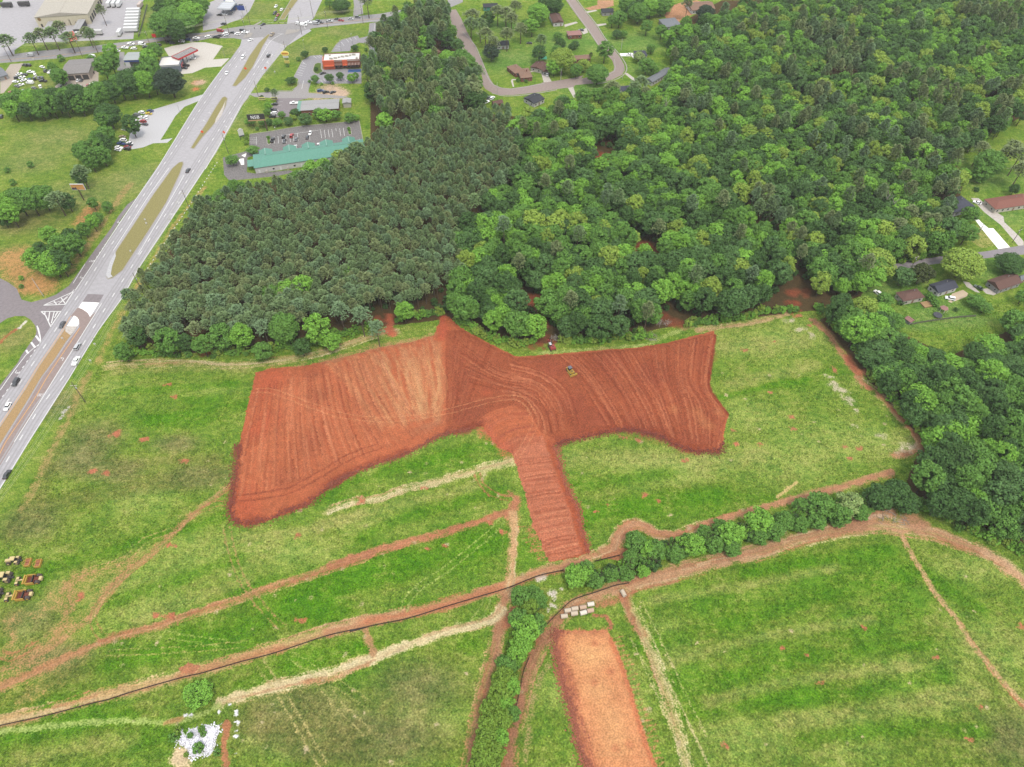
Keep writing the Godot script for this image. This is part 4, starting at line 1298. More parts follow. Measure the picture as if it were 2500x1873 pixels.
		for t in [[-0.15, 1.1, 0.15, -0.6], [-1.1, -0.5, 0.15, -0.75]]:
			var c := [Vector2(t[0], t[1]), Vector2(t[2], t[1]), Vector2(t[2], t[3]), Vector2(t[0], t[3])]
			for i in 4:
				c[i] = c[i].rotated(a[1]) + q
			var y := 0.08
			quad(st, Vector3(c[0].x, y, c[0].y), Vector3(c[3].x, y, c[3].y), Vector3(c[2].x, y, c[2].y), Vector3(c[1].x, y, c[1].y))
		var h := [Vector2(-0.9, -0.1), Vector2(-1.7, -0.62), Vector2(-0.9, -1.15)]
		for i in 3: h[i] = h[i].rotated(a[1]) + q
		tri(st, Vector3(h[0].x, 0.08, h[0].y), Vector3(h[1].x, 0.08, h[1].y), Vector3(h[2].x, 0.08, h[2].y))
		piece("turn_arrow", done(st), white, hw)
	for a in [[Vector2(-216.8, -210.4), 0.0], [Vector2(-230.6, -306.1), PI], [Vector2(-199.9, -349.2), 0.0]]:
		var tm := TextMesh.new()
		tm.text = "ONLY"
		tm.font_size = 16
		tm.pixel_size = 0.062
		tm.depth = 0.01
		var o := piece("road_lettering", tm, white, hw)
		o.position = Vector3(a[0].x, 0.08, a[0].y)
		o.rotation = Vector3(-PI / 2, a[1], 0)
		o.scale = Vector3(1.0, 2.4, 1.0)
	# wheel paths worn darker along the lanes
	var worn := grain("asphalt_wheel_path", Color(0.539, 0.527, 0.533), 11.0, 0.88, 1.0)
	for a in [lanes[0][0], lanes[1][0], lanes[2][0], lanes[3][0]]:
		for off in [-2.7, -1.0, 1.0, 2.7]:
			var p := smooth_line(pts(a), 6.0)
			for i in p.size(): p[i].x += off + 0.15 * sin(i * 0.7)
			piece("wheel_path", ribbon_mesh(p, 0.7, 0.055 + 0.001 * off), worn, hw)
	# cross road
	var cr := sheet("cross_road", [-410.1,-540.2,-385.3,-544.3,-350.5,-551.2,-321.5,-562.6,-291.3,-577.9,-264.3,-588.4,-257.3,-579.4,-243,-586.9,-224.9,-586.9,-216,-584.6,-202.2,-589.2,-178.9,-572.7,-172,-600.8,-163.3,-606.3,-141.1,-611.9,-119.8,-617.5,-109.6,-618.3,-86.3,-625.7,-56.4,-644.3,-43,-659.2,-44.9,-701,-77.4,-686.7,-71.3,-654.8,-111.6,-634.9,-134.5,-629.1,-158.4,-623.3,-173.3,-620,-187.6,-614.3,-218.4,-611.9,-232.2,-606.3,-242.3,-602.3,-251.1,-597.7,-266.9,-594.6,-286.3,-587.7,-333.1,-572.7,-377.7,-562.6,-398.1,-554.7,-416.2,-552.6], 0.03, mid)
	cr.set_meta("label", "grey multi lane road crossing the highway at the top")
	for a in [[[-394.8,-547.8,-359.9,-554.7,-325.8,-565.4], yellow], [[-321.8,-567.6,-286.2,-582.4,-256,-591.5,-221.1,-598.4], yellow], [[-163.4,-612.7,-133.8,-620,-110.4,-624.9], yellow], [[-267.8,-586.9,-243.3,-593.8,-218.5,-594.6], white], [[-161.1,-609.5,-133.2,-615.9,-111.7,-621.6], white], [[-212.6,-590.7,-216,-602.3], white], [[-170.2,-603.9,-175.6,-619.2], white], [[-191.3,-595.3,-186.1,-594.6], white], [[-206.3,-614.3,-199.2,-617.5], white]]:
		piece("line", ribbon_mesh(smooth_line(pts(a[0]), 5.0), 0.3, 0.07), a[1], cr)
	for a in [[-184.8,-593,-185.2,-603.1,-174.1,-603.1,-174.9,-598.4], [-215.1,-611.1,-209.5,-620.8,-210.1,-615.9,-212.7,-611.1], [-217.4,-586.1,-216.7,-596.9,-211.4,-596.9,-211.5,-589.2]]:
		sheet("traffic_island", a, 0.16, kerb)
	# residential streets
	var res := grain("street_pinkish", Color(0.509, 0.456, 0.433), 20.0, 0.88, 1.0)
	var s1 := sheet("street", [-55.4,-641.8,-48.3,-643.8,-42.7,-624.7,-36.9,-599.2,-30.9,-578.5,-24.9,-552.4,-19.4,-530.8,-16.3,-517.5,-13.4,-508.8,-7.9,-503.9,-1.1,-502.5,10.4,-506,24.2,-511.7,45.7,-518.9,53.7,-523.3,44.9,-504.6,32.7,-501.8,17,-496.2,0.9,-492.8,-7.8,-492.8,-14.5,-496.2,-19.3,-501.8,-22.3,-510.2,-21.8,-517.5,-24.3,-533.8,-32,-549.2,-36.2,-563.6,-44.1,-590.5,-50.1,-617.3], 0.03, res)
	s1.set_meta("label", "pinkish asphalt street bending round the corner lot")
	var s2 := sheet("street", [22,-511.7,30.3,-513.1,54,-518.9,63.9,-521.9,72.6,-526.3,76.8,-530.8,77.9,-536.8,77.3,-547.7,72.8,-562,68.1,-575.2,62.5,-601,56.4,-624.7,51.3,-645.7,47.4,-663.7,43.3,-682.3,51.6,-682.3,56.3,-663.7,60.9,-645.7,68.9,-615.4,74.8,-585.3,79.4,-570.2,83.7,-554,85.8,-539.9,85.2,-530.8,82,-523.3,74.4,-516,63,-511,45,-507.4,29.8,-501.8,21.7,-499.7], 0.034, res)
	s2.set_meta("label", "pinkish asphalt street curving up between the small houses")
	var s3 := sheet("street", [207.5,-303.2,216.6,-305.9,224.9,-307.9,236.1,-310.3,247.1,-312.3,263.6,-314.7,275.2,-317.6,287.2,-320.1,294.3,-321.7,290.7,-314.3,283.4,-311.9,272.1,-310.7,261,-308.7,244.7,-306.3,228.2,-303.2,217.1,-300.4,208,-298.9], 0.03, grain("street_grey", Color(0.480, 0.456, 0.468), 16.0, 0.88, 1.0))
	s3.set_meta("label", "grey lane running below the wood to the houses on the right")
	for a in [[-20.4,-529.3,-16.9,-516,-13.7,-508.1,-7.9,-503.2,-1.1,-501.5,24.2,-510.2], [-40.7,-599.2,-30,-575.2,-24.1,-550.8,-19.9,-530.8], [-54.1,-634.1,-44.8,-590.5,-32.6,-546.1], [-14.5,-495.7,-7.8,-491.8,0.9,-491.5,17,-494.8,32.6,-500.6]]:
		piece("kerb", slab_mesh(ribbon_poly(smooth_line(pts(a), 4.0), 0.7), 0.0, 0.13), kerb, s1)
	for a in [[48.3,-665.7,56.6,-628.4,63.3,-601,68.8,-575.2], [56.9,-665.7,61.7,-645.7,69.7,-615.4,75.6,-585.3,80.2,-570.2,84.8,-554,87.2,-539.9,86.6,-530.8,82.6,-521.9,74.2,-514.3,62.9,-509.5], [79.1,-549.2,78.6,-536.8,77.4,-529.3,72.4,-524.5]]:
		piece("kerb", slab_mesh(ribbon_poly(smooth_line(pts(a), 4.0), 0.7), 0.0, 0.13), kerb, s2)
	# drives and lots
	var lots := [
		["driveway", [272.1,-347.8,272.7,-341.6,274.4,-335.8,277.1,-335.8,278.8,-318,271.5,-316.8,270.3,-333.7,270,-344.2], fresh, "new white concrete driveway running down to the lane"],
		["driveway", [276.9,-365.5,281.4,-365.5,284.1,-355.2,288,-346.9,286.1,-341.6,288.6,-328.5,288.8,-323.4,287,-319.7,284,-319.7,283.6,-326.8,282.8,-338.9,278.6,-351.5], conc, "grey drive beside the brick red roofed house"],
		["driveway", [240.4,-289.6,243.2,-288.7,245.6,-280.4,243.5,-281,240.5,-285.1], conc, "short drive beside the slate blue roofed house"],
		["patio", [230.6,-279.8,237.6,-282.7,239.1,-279.8,237.4,-277.5,227.3,-272.7,226.1,-273.5], grain("patio_concrete", Color(0.691, 0.621, 0.533), 6.0, 0.85, 1.0), "tan concrete patio behind the slate blue roofed house"],
		["driveway", [247.6,-283.3,251,-283.9,254.3,-279.8,251.7,-278.4,248.4,-279.8], conc, "small parking pad beside the long brown roofed house"],
		["driveway", [21.9,-526.3,26.7,-524.8,29.4,-513.1,23.5,-511.7], conc, "pale drive of the brick corner house"],
		["driveway", [84.2,-559.6,94.5,-560.4,95.6,-550.8,94.1,-550.8,93.1,-554.8,84.8,-554.8], fresh, "white drive with a parked car opposite the tree lined bend"],
		["driveway", [84.4,-526.3,86.6,-527,91.8,-517.5,90.6,-513.1,88.3,-517.5], conc, "walk leading from the bend to the grey house"],
		["driveway", [40.5,-505.3,44.7,-506.7,46.1,-490.7,44.3,-488.7], conc, "drive on the lower side of the street"],
		["driveway", [62,-638.9,71.8,-642.8,73.3,-640.9,64.2,-636], conc, "short drive near the top street"],
		["driveway", [69.5,-613.2,78.2,-615.4,78.7,-612.7,70.7,-609.1], conc, "walk across from the pink roofed house"],
		["driveway", [43.3,-612.7,53.7,-618.7,55.1,-616.3,43.8,-608.2], conc, "drive of the white garage house"],
		["driveway", [56.4,-601,61.3,-606.4,62.3,-597.5,58.2,-594], conc, "drive of the pink brick house"],
		["forecourt", [-261.5,-545.7,-273.3,-535.5,-274.1,-526.8,-253,-523.5,-240.2,-526.8,-233.4,-535.5,-221.5,-537.5,-218.9,-551.2,-231,-549.1,-230,-572.7,-245.9,-579.4,-255.7,-579.4,-270,-572.7,-275.1,-568.3], grain("forecourt_concrete", Color(0.680, 0.656, 0.627), 14.0, 0.85, 1.0), "pale concrete forecourt of the red canopy fuel station"],
		["gravel_lot", [-253.3,-470.8,-235.9,-484,-225.1,-492.1,-221.9,-494.8,-222.4,-485.3,-230.9,-476,-233.4,-463.2,-233.3,-444.6,-233.5,-431.6,-226.2,-434,-228,-428.2,-237,-427.6,-242,-422.5,-248.5,-420.2,-253,-425.9,-256.7,-439.9,-257.6,-456.9], gravel, "white gravel lot with cars for sale"],
		["parking_lot", [-441.3,-646,-459.8,-701,-343.9,-701,-323.7,-663.7,-318.9,-629.1,-305.3,-585.4,-348.4,-581.6,-389.4,-577.9,-391.9,-565.4,-387,-554.7,-397.1,-552.6,-416.2,-552.6,-462.5,-646], grey, "large grey yard round the cream warehouse"],
		["parking_lot", [-268.8,-651.6,-260.9,-663.7,-261.8,-676,-232.1,-676,-225.9,-663.7,-225,-639.9,-227.6,-624.7,-235,-617.3,-244.7,-604.6,-253.6,-601], grey, "grey forecourt of the blue and white fuel station"],
		["parking_lot", [-176.1,-438.7,-165.1,-441.7,-142.4,-449.6,-122,-453.1,-105.1,-456.2,-99.3,-430.7,-111.5,-426.6,-140.7,-418.4,-156,-416.8,-164.1,-414.4,-170.5,-410.4,-166.8,-393.5,-161.4,-392,-140.4,-395.8,-135.7,-393.5,-147.4,-389.1,-163.3,-386.1,-175.2,-383.9,-180.3,-390.5,-186.4,-410.4,-172.5,-418.4,-167.3,-424.1,-173,-424.9], grain("lot_asphalt", Color(0.468, 0.450, 0.445), 14.0, 0.66, 1.0), "worn asphalt car park in front of the green roofed strip building"],
		["parking_lot", [-170.9,-488,-147.6,-494.8,-146.3,-488,-151.8,-485.3,-150.5,-472.1,-155.2,-469.5,-154.2,-461.9,-166.9,-461.3,-169.3,-472.1,-167.4,-484], dark, "dark car park beside the low grey roofed building"],
		["access_road", [-190.5,-494.8,-171.8,-498.3,-159.7,-498.3,-156.7,-510.2,-150.5,-510.2,-147.2,-496.2,-118.2,-490.7,-121.8,-488,-146.5,-488.7,-168.2,-488,-184.7,-490], grain("access_asphalt", Color(0.527, 0.509, 0.503), 14.0, 0.86, 1.0), "access road between highway and restaurant"],
		["restaurant_lot", [-156.9,-555.6,-147.8,-557.2,-143.7,-533.8,-114.2,-533.8,-110.9,-510.2,-143,-510.2,-148.6,-514.6,-147.9,-496.2,-154.2,-497.6,-159.1,-517.5,-162.8,-520.4,-161.9,-547.7], grain("restaurant_asphalt", Color(0.503, 0.492, 0.503), 14.0, 0.86, 1.0), "grey car park wrapped round the orange trimmed restaurant"],
		["restaurant_lot", [-141.4,-562,-139.9,-575.2,-136.8,-583.6,-125.2,-591.4,-123,-586.2,-116.8,-590.5,-118.6,-615.4,-113.4,-617.3,-108.9,-575.2,-103.6,-562,-106,-552.4,-111.4,-560.4,-114.3,-576.9,-122.6,-578.5,-127.6,-571.9,-127.1,-563.6], grain("restaurant_asphalt", Color(0.503, 0.492, 0.503), 14.0, 0.86, 1.0), "upper car park and drive behind the restaurant"],
		["side_drive", [-381.2,-518.9,-382.6,-530.8,-384.1,-541.4,-374.8,-543,-372.8,-532.3,-368.9,-513.1,-367.8,-496.2,-369.8,-494.8], grain("drive_tan", Color(0.615, 0.574, 0.527), 10.0, 0.8, 1.0), "tan drive beside the grassy lot of parked cars"],
		["rear_lot", [-335,-506,-333.1,-516,-329.5,-517.5,-314.9,-518.9,-315.4,-530.8,-320.3,-549.2,-316.7,-558.8,-313.7,-533.8,-304.7,-510.2,-313.4,-504.6,-330.8,-497.6], grain("drive_tan", Color(0.615, 0.574, 0.527), 10.0, 0.8, 1.0), "pale yard behind the grey roofed repair shop"],
		["blue_shop_lot", [-300.1,-536.8,-307.8,-562,-304.1,-562,-296.2,-539.9,-283.5,-539.9,-279.8,-529.3,-298.6,-530.8], mid, "paved apron round the blue fronted shop"],
		["corner_lot", [-140.2,-667.7,-125.5,-667.7,-129.8,-651.6,-126.6,-634.1,-134.7,-630.3,-137,-651.6], mid, "paved lot beside the round dark tree"]]
	var k := 0
	for l in lots:
		var o := sheet(l[0], l[1], 0.008 + 0.0015 * (k % 5), l[2])
		o.set_meta("label", l[3])
		k += 1
	# kerbed planting islands and stall lines
	for a in [[-164,-434.9,-163.1,-436.6,-161.3,-434.9,-159,-427.4,-160.1,-425.3,-161.9,-427.4], [-112.1,-447.8,-110.9,-449.1,-109.4,-447.8,-107.4,-439.2,-108.7,-437.5,-110.1,-439.2]]:
		var p := pts(a)
		var o := piece("planting_island", slab_mesh(p, 0.0, 0.14), kerb)
		o.set_meta("kind", "structure")
		piece("turf", flat_mesh(Geometry2D.offset_polygon(p, -0.5)[0], 0.17), grain("island_grass", Color(0.339, 0.427, 0.174), 5.0, 0.6, 1.0, 1.0), o)
	var stall := [[-174.9,-434.1,-170.4,-434.5], [-174.4,-432,-169.9,-432.4], [-173.9,-429.9,-169.4,-430.3], [-173.4,-427.8,-168.9,-428.2], [-170.7,-435.8,-168.3,-425.7]]
	for i in 24:
		var x := 620.0 + i * 48.0
		if x > 1740: break
		var y := 440.0 - (x - 620.0) * 0.117
		stall.append([x, y])
	var base: Dictionary = {}
	for a in stall:
		if a.size() == 2: continue
		piece("stall_line", ribbon_mesh(pts(a), 0.16, 0.03), white, cr)
	for a in [[-159,-436.2,-156.9,-427.4], [-156.5,-436.6,-154.2,-427.4], [-154.3,-438.3,-151.5,-427.4], [-151.7,-438.7,-149.2,-427.8], [-149.3,-439.2,-146.7,-429.1], [-146.9,-440,-144.5,-429.9], [-144.4,-440.4,-141.8,-430.7], [-136.7,-442.6,-134.3,-432], [-129.3,-443.9,-126.9,-434.1], [-126.9,-444.5,-124.5,-434.5], [-124.4,-445,-121.9,-434.9], [-122.1,-445.6,-119.6,-435.3], [-119.5,-446.5,-118.6,-443], [-116.9,-446.5,-114.5,-436.6], [-114.4,-447.1,-112.1,-437], [-142.3,-426.6,-140.7,-420.8], [-126.8,-428.6,-125.7,-424.1], [-111.6,-431.1,-111,-428.2], [-101.7,-433.2,-101.2,-430.3], [-151.3,-438,-129.2,-444.8],
		[-154.7,-555.3,-151,-550.8], [-152.2,-555.6,-148.6,-551.6], [-150.1,-555.9,-147,-552.4], [-162.1,-546.9,-158.5,-541.4], [-162.2,-543.8,-157.3,-540.7], [-162.1,-539.9,-157,-536.8], [-162.1,-536.1,-156.9,-533], [-162.1,-532.3,-156.9,-529.3], [-162,-528.5,-156.9,-525.5], [-162,-524.8,-157,-522.6], [-142,-516,-139.7,-511], [-140.2,-517.5,-137.6,-512.4], [-131.7,-516,-129.7,-512.4], [-124.4,-518.2,-122.2,-514.6], [-127.2,-518.2,-125.3,-514.6], [-140.3,-568.5,-135.6,-566.9], [-139.5,-572.7,-135.5,-571], [-137,-580.2,-133.7,-573.5], [-133.7,-585.3,-130.6,-579.4], [-131.3,-587,-128.3,-581.9], [-128,-589.6,-125.3,-584.5], [-154.4,-514.6,-153.3,-501.8], [-114.3,-615.4,-113.1,-599.2], [-111.7,-580.2,-108.5,-563.6], [-166.4,-482.6,-163.3,-483.3], [-165.9,-477.3,-162.9,-478.7], [-165.7,-473.4,-162.9,-469.5]]:
		piece("stall_line", ribbon_mesh(pts(a), 0.22, 0.03), white, cr)
	for x in 6: # blue disabled bays
		var o := flat_mesh(pts([-123.8,-532.3,-114.4,-533,-114.2,-528.5,-123.8,-527.8]), 0.026)
		if x == 0: piece("blue_bay", o, grain("blue_paint", Color(0.192, 0.309, 0.486), 5.0, 0.8, 1.0), cr)
	sheet("white_patch", [-175,-412.8,-172.4,-415.6,-172,-410.4], 0.035, fresh)
	sheet("white_patch", [-176,-408.5,-172.6,-409.3,-170.5,-401.9,-172.4,-401.5], 0.035, fresh)
	for a in [[-150.9,-530.8,-151.4,-541.4,-149,-543.8,-146,-543,-144.4,-533.8,-142.2,-529.3,-145.5,-524.1,-148.7,-526.3]]:
		var p := pts(a)
		var o := piece("planting_island", slab_mesh(p, 0.0, 0.14), kerb)
		o.set_meta("kind", "structure")
		piece("turf", flat_mesh(Geometry2D.offset_polygon(p, -0.6)[0], 0.17), grain("island_grass", Color(0.339, 0.427, 0.174), 5.0, 0.6, 1.0, 1.0), o)
	for a in [[-162.8,-521.9,-161.5,-547.7], [-172.1,-499.7,-160.6,-499.2,-157.2,-506,-158.6,-514.6], [-141.8,-562,-140,-576,-136.9,-584.5,-125.3,-591.7], [-123.1,-586.7,-116.4,-590.5,-118.6,-615.4], [-150.4,-509.5,-147.5,-496.2], [-176.1,-439,-165.2,-442.1,-142.4,-449.9,-122.1,-453.4,-105,-456.5], [-105,-456.5,-98.9,-431.1], [-189.1,-489.4,-190.5,-481.3,-191.1,-473.4], [-127.6,-571.9,-122.7,-579,-114.7,-577.7,-111.6,-562,-109,-558.8]]:
		var o := piece("kerb", slab_mesh(ribbon_poly(pts(a), 0.4), 0.0, 0.13), kerb)
		o.set_meta("kind", "structure")
	for a in [[-0.1,-516.7,2.7,-517.2,3,-515.7,0.6,-515.1,1.6,-505.3,0.6,-504.9,-0.8,-514.6], [13.9,-529.3,17.8,-530.8,15.8,-539.9,16.9,-540.7,19.1,-529.3,13.9,-528.1]]:
		var o := piece("garden_path", flat_mesh(pts(a), 0.05), conc)
		o.set_meta("kind", "structure")


# ---------- trees ----------
var leaf_mats := {}
var crowns := {}
var trunk_mesh: Mesh
var pine_trunk: Mesh
var bark: Material
var pine_bark: Material

func leaf_mat(key: String, c: Color) -> StandardMaterial3D:
	if leaf_mats.has(key): return leaf_mats[key]
	var m := StandardMaterial3D.new()
	m.resource_name = "leaf_" + key
	m.albedo_color = c
	m.vertex_color_use_as_albedo = true
	m.roughness = 0.75
	m.metallic_specular = 0.25
	m.cull_mode = BaseMaterial3D.CULL_DISABLED
	m.backlight_enabled = true
	m.backlight = Color(0.35, 0.42, 0.12)
	leaf_mats[key] = m
	return m

func leaf_quad(vs: PackedVector3Array, ns: PackedVector3Array, cs: PackedColorArray, at: Vector3, n: Vector3, w: float, l: float, spin: float, shade: Color):
	var u := n.cross(Vector3(0.31, 0.9, 0.2)).normalized()
	var v := n.cross(u)
	var a := (u * cos(spin) + v * sin(spin))
	var b := n.cross(a)
	var q := [at - a * l, at + b * w + n * l * 0.12, at + a * l, at - b * w + n * l * 0.12]
	for i in [0, 1, 2, 0, 2, 3]:
		vs.append(q[i])
		ns.append(n)
		cs.append(shade)

func commit_leaves(vs, ns, cs) -> ArrayMesh:
	var arr := []
	arr.resize(Mesh.ARRAY_MAX)
	arr[Mesh.ARRAY_VERTEX] = vs
	arr[Mesh.ARRAY_NORMAL] = ns
	arr[Mesh.ARRAY_COLOR] = cs
	var m := ArrayMesh.new()
	m.add_surface_from_arrays(Mesh.PRIMITIVE_TRIANGLES, arr)
	return m

func rand_dir(r: RandomNumberGenerator) -> Vector3:
	var z := r.randf_range(-1, 1)
	var a := r.randf() * TAU
	var k := sqrt(1.0 - z * z)
	return Vector3(k * cos(a), z, k * sin(a))

# rounded crown of a broadleaf tree: boughs of leaves round a hollow middle; base of the tree at 0, spread about 1.0, height h
func crown_broad(sd: int, lobes: int, per: int, h: float, low: float, leaf: float) -> ArrayMesh:
	var r := RandomNumberGenerator.new()
	r.seed = sd
	var vs := PackedVector3Array()
	var ns := PackedVector3Array()
	var cs := PackedColorArray()
	var mid := (h + low) * 0.5
	for k in lobes:
		var y := 1.0 - (k + 0.5) / lobes * 1.75
		var a := k * 2.39996 + r.randf_range(-0.5, 0.5)
		var rad := sqrt(maxf(0.0, 1.0 - y * y)) * r.randf_range(0.62, 0.95)
		if y < -0.2: rad *= 0.85
		var lr := r.randf_range(0.17, 0.32)
		var c := Vector3(cos(a) * rad * (1.0 - lr * 0.5), mid + y * (h - low) * 0.5 * r.randf_range(0.78, 0.98) - lr * 0.3, sin(a) * rad * (1.0 - lr * 0.5))
		var tone := r.randf_range(0.82, 1.14)
		for i in int(per * lr * 4.6):
			var d := rand_dir(r)
			d.y = absf(d.y) * 0.9 - 0.25 if r.randf() < 0.8 else d.y
			d = d.normalized()
			var at := c + Vector3(d.x, d.y * 0.8, d.z) * lr * r.randf_range(0.7, 1.08)
			var n := (d + rand_dir(r) * 0.75 + Vector3(0, 0.25, 0)).normalized()
			var t := tone * r.randf_range(0.78, 1.18)
			var s := leaf * r.randf_range(0.6, 1.25)
			leaf_quad(vs, ns, cs, at, n, s * 0.62, s, r.randf() * TAU, Color(t * r.randf_range(0.9, 1.12), t, t * r.randf_range(0.8, 1.1)))
	return commit_leaves(vs, ns, cs)

# pine: whorls of needle tufts along rising branches
func crown_pine(sd: int, h: float, low: float, tips: int, round_top: float) -> ArrayMesh:
	var r := RandomNumberGenerator.new()
	r.seed = sd
	var vs := PackedVector3Array()
	var ns := PackedVector3Array()
	var cs := PackedColorArray()
	for k in tips:
		var y := pow(r.randf(), 0.62)
		var prof := 1.05 * pow(1.0 - pow(y, 1.9), round_top) * (0.8 + 0.2 * sin(y * 23.0 + sd)) * smoothstep(-0.15, 0.2, y)
		var a := r.randf() * TAU
		prof *= 0.82 + 0.25 * sin(a * 3.0 + sd + y * 5.0)
		var rad := prof * sqrt(r.randf_range(0.3, 1.0))
		var at := Vector3(cos(a) * rad, low + y * (h - low), sin(a) * rad)
		var out := Vector3(cos(a), r.randf_range(0.3, 1.1), sin(a)).normalized()
		var t := r.randf_range(0.75, 1.2)
		for i in 3:
			var d := (out + rand_dir(r) * 0.8).normalized()
			var n := d.cross(rand_dir(r)).normalized()
			if n.y < 0.0: n = -n
			var b := n.cross(d)
			var l := r.randf_range(0.10, 0.20)
			var w := l * 0.3
			var q := [at - b * w, at + d * l * 0.5 - b * w * 1.3, at + d * l, at + d * l * 0.5 + b * w * 1.3]
			for j in [0, 2, 1, 0, 3, 2]:
				vs.append(q[j])
				ns.append((n + out * 0.6).normalized())
				cs.append(Color(t * r.randf_range(0.92, 1.1), t, t * r.randf_range(0.9, 1.1)))
	return commit_leaves(vs, ns, cs)

func make_crowns():
	for i in 8:
		crowns["broad%d" % i] = crown_broad(100 + i, 46, 66, [2.9, 2.5, 3.2, 2.7, 2.3, 3.0, 2.6, 2.8][i], [0.75, 0.6, 0.8, 0.5, 0.55, 0.9, 0.4, 0.7][i], 0.078)
	for i in 3:
		crowns["fine%d" % i] = crown_broad(140 + i, 46, 78, [2.1, 1.9, 2.3][i], 0.12, 0.085)
	for i in 3:
		crowns["big%d" % i] = crown_broad(150 + i, 110, 100, [2.5, 2.2, 2.7][i], 0.45, 0.055)
	for i in 3:
		crowns["shrub%d" % i] = crown_broad(160 + i, 16, 42, [1.5, 1.3, 1.7][i], 0.0, 0.13)
	for i in 6:
		crowns["pine%d" % i] = crown_pine(200 + i, [4.6, 4.3, 4.9, 4.4, 4.7, 4.2][i], [2.9, 2.7, 3.1, 2.6, 3.0, 2.5][i], 460, [0.62, 0.7, 0.55, 0.66, 0.6, 0.75][i])
	for i in 4:
		crowns["tall%d" % i] = crown_pine(240 + i, [4.4, 4.0, 4.7, 4.2][i], [2.5, 2.1, 2.9, 2.3][i], 480, [0.42, 0.5, 0.38, 0.45][i])
	var st := st_new()
	rod(st, Vector3(0, -0.05, 0), Vector3(0.02, 0.9, 0.01), 0.06, 0.045, 7)
	rod(st, Vector3(0.02, 0.9, 0.01), Vector3(0.0, 2.0, 0.03), 0.045, 0.02, 6)
	for k in 7:
		var a := k * 2.4
		rod(st, Vector3(0.01, 0.75 + k * 0.14, 0.01), Vector3(cos(a) * 0.55, 1.25 + k * 0.14, sin(a) * 0.55), 0.022, 0.008, 5)
	trunk_mesh = done(st)
	st = st_new()
	rod(st, Vector3(0, -0.05, 0), Vector3(0, 2.4, 0.02), 0.055, 0.04, 7)
	rod(st, Vector3(0, 2.4, 0.02), Vector3(0.02, 4.0, 0), 0.04, 0.012, 6)
	for k in 6:
		var a := k * 2.1
		rod(st, Vector3(0, 2.2 + k * 0.22, 0.02), Vector3(cos(a) * 0.4, 2.4 + k * 0.22, sin(a) * 0.4), 0.014, 0.006, 4)
	pine_trunk = done(st)
	bark = grain("bark", Color(0.339, 0.292, 0.245), 3.0, 0.6, 1.0)
	pine_bark = grain("pine_bark", Color(0.427, 0.368, 0.315), 3.0, 0.6, 1.0)
	leaf_mat("mid", Color(0.347, 0.491, 0.218))
	leaf_mat("bright", Color(0.423, 0.590, 0.226))
	leaf_mat("dark", Color(0.258, 0.371, 0.191))
	leaf_mat("yellow", Color(0.487, 0.576, 0.242))
	leaf_mat("blue", Color(0.302, 0.418, 0.233))
	leaf_mat("pale", Color(0.495, 0.574, 0.345))
	leaf_mat("pine", Color(0.406, 0.489, 0.324))
	leaf_mat("pine_warm", Color(0.443, 0.492, 0.329))
	leaf_mat("pine_cool", Color(0.406, 0.497, 0.357))
	leaf_mat("cedar", Color(0.265, 0.300, 0.175))
	leaf_mat("hedge", Color(0.410, 0.517, 0.195))
	leaf_mat("holly", Color(0.215, 0.276, 0.215))
	leaf_mat("white", Color.WHITE)

# one tree: trunk and crown; size = radius of the crown in metres, tall = stretch upwards
func tree(called: String, kind: String, hue: String, at: Vector2, size: float, tall: float, label: String, group := "") -> Node3D:
	var t := thing(called, Vector3(at.x, 0, at.y), rng.randf() * TAU, label, "tree", group)
	var is_pine := kind.begins_with("pine") or kind.begins_with("tall")
	var tr := piece("trunk", pine_trunk if is_pine else trunk_mesh, pine_bark if is_pine else bark, t)
	var s := Vector3(size, size * tall, size)
	tr.scale = s * (Vector3(0.9, 1.25, 0.9) if kind.begins_with("pine") else Vector3.ONE)
	if kind.begins_with("fine"): tr.scale = s * Vector3(1, 0.75, 1)
	var c := piece("crown", crowns[kind], leaf_mats[hue], t)
	c.scale = s
	return t

func shrub(called: String, hue: String, at: Vector2, size: float, label: String, group := "") -> Node3D:
	var t := thing(called, Vector3(at.x, 0, at.y), rng.randf() * TAU, label, "shrub", group)
	var tr := piece("stem", trunk_mesh, bark, t)
	tr.scale = Vector3(size, size * 0.45, size)
	var c := piece("crown", crowns["shrub%d" % (rng.randi() % 3)], leaf_mats[hue], t)
	c.scale = Vector3.ONE * size
	return t

func scatter(zone: Array, gap: float, holes: Array) -> Array:
	var p := pts(zone)
	var lo := Vector2(1e9, 1e9)
	var hi := -lo
	for v in p:
		lo = lo.min(v)
		hi = hi.max(v)
	var o := []
	var j := 0
	var z := lo.y
	while z < hi.y:
		var x := lo.x + (gap * 0.5 if j % 2 else 0.0)
		while x < hi.x:
			var v := Vector2(x + rng.randf_range(-0.36, 0.36) * gap, z + rng.randf_range(-0.36, 0.36) * gap)
			x += gap
			if absf(v.x) > 145.0 + absf(v.y) * 0.53 or v.y < -735.0: continue
			if not Geometry2D.is_point_in_polygon(v, p): continue
			var ok := true
			for h in holes:
				if v.distance_to(Vector2(h[0], h[1])) < h[2]: ok = false
			if ok: o.append(v)
		z += gap * 0.87
		j += 1
	return o

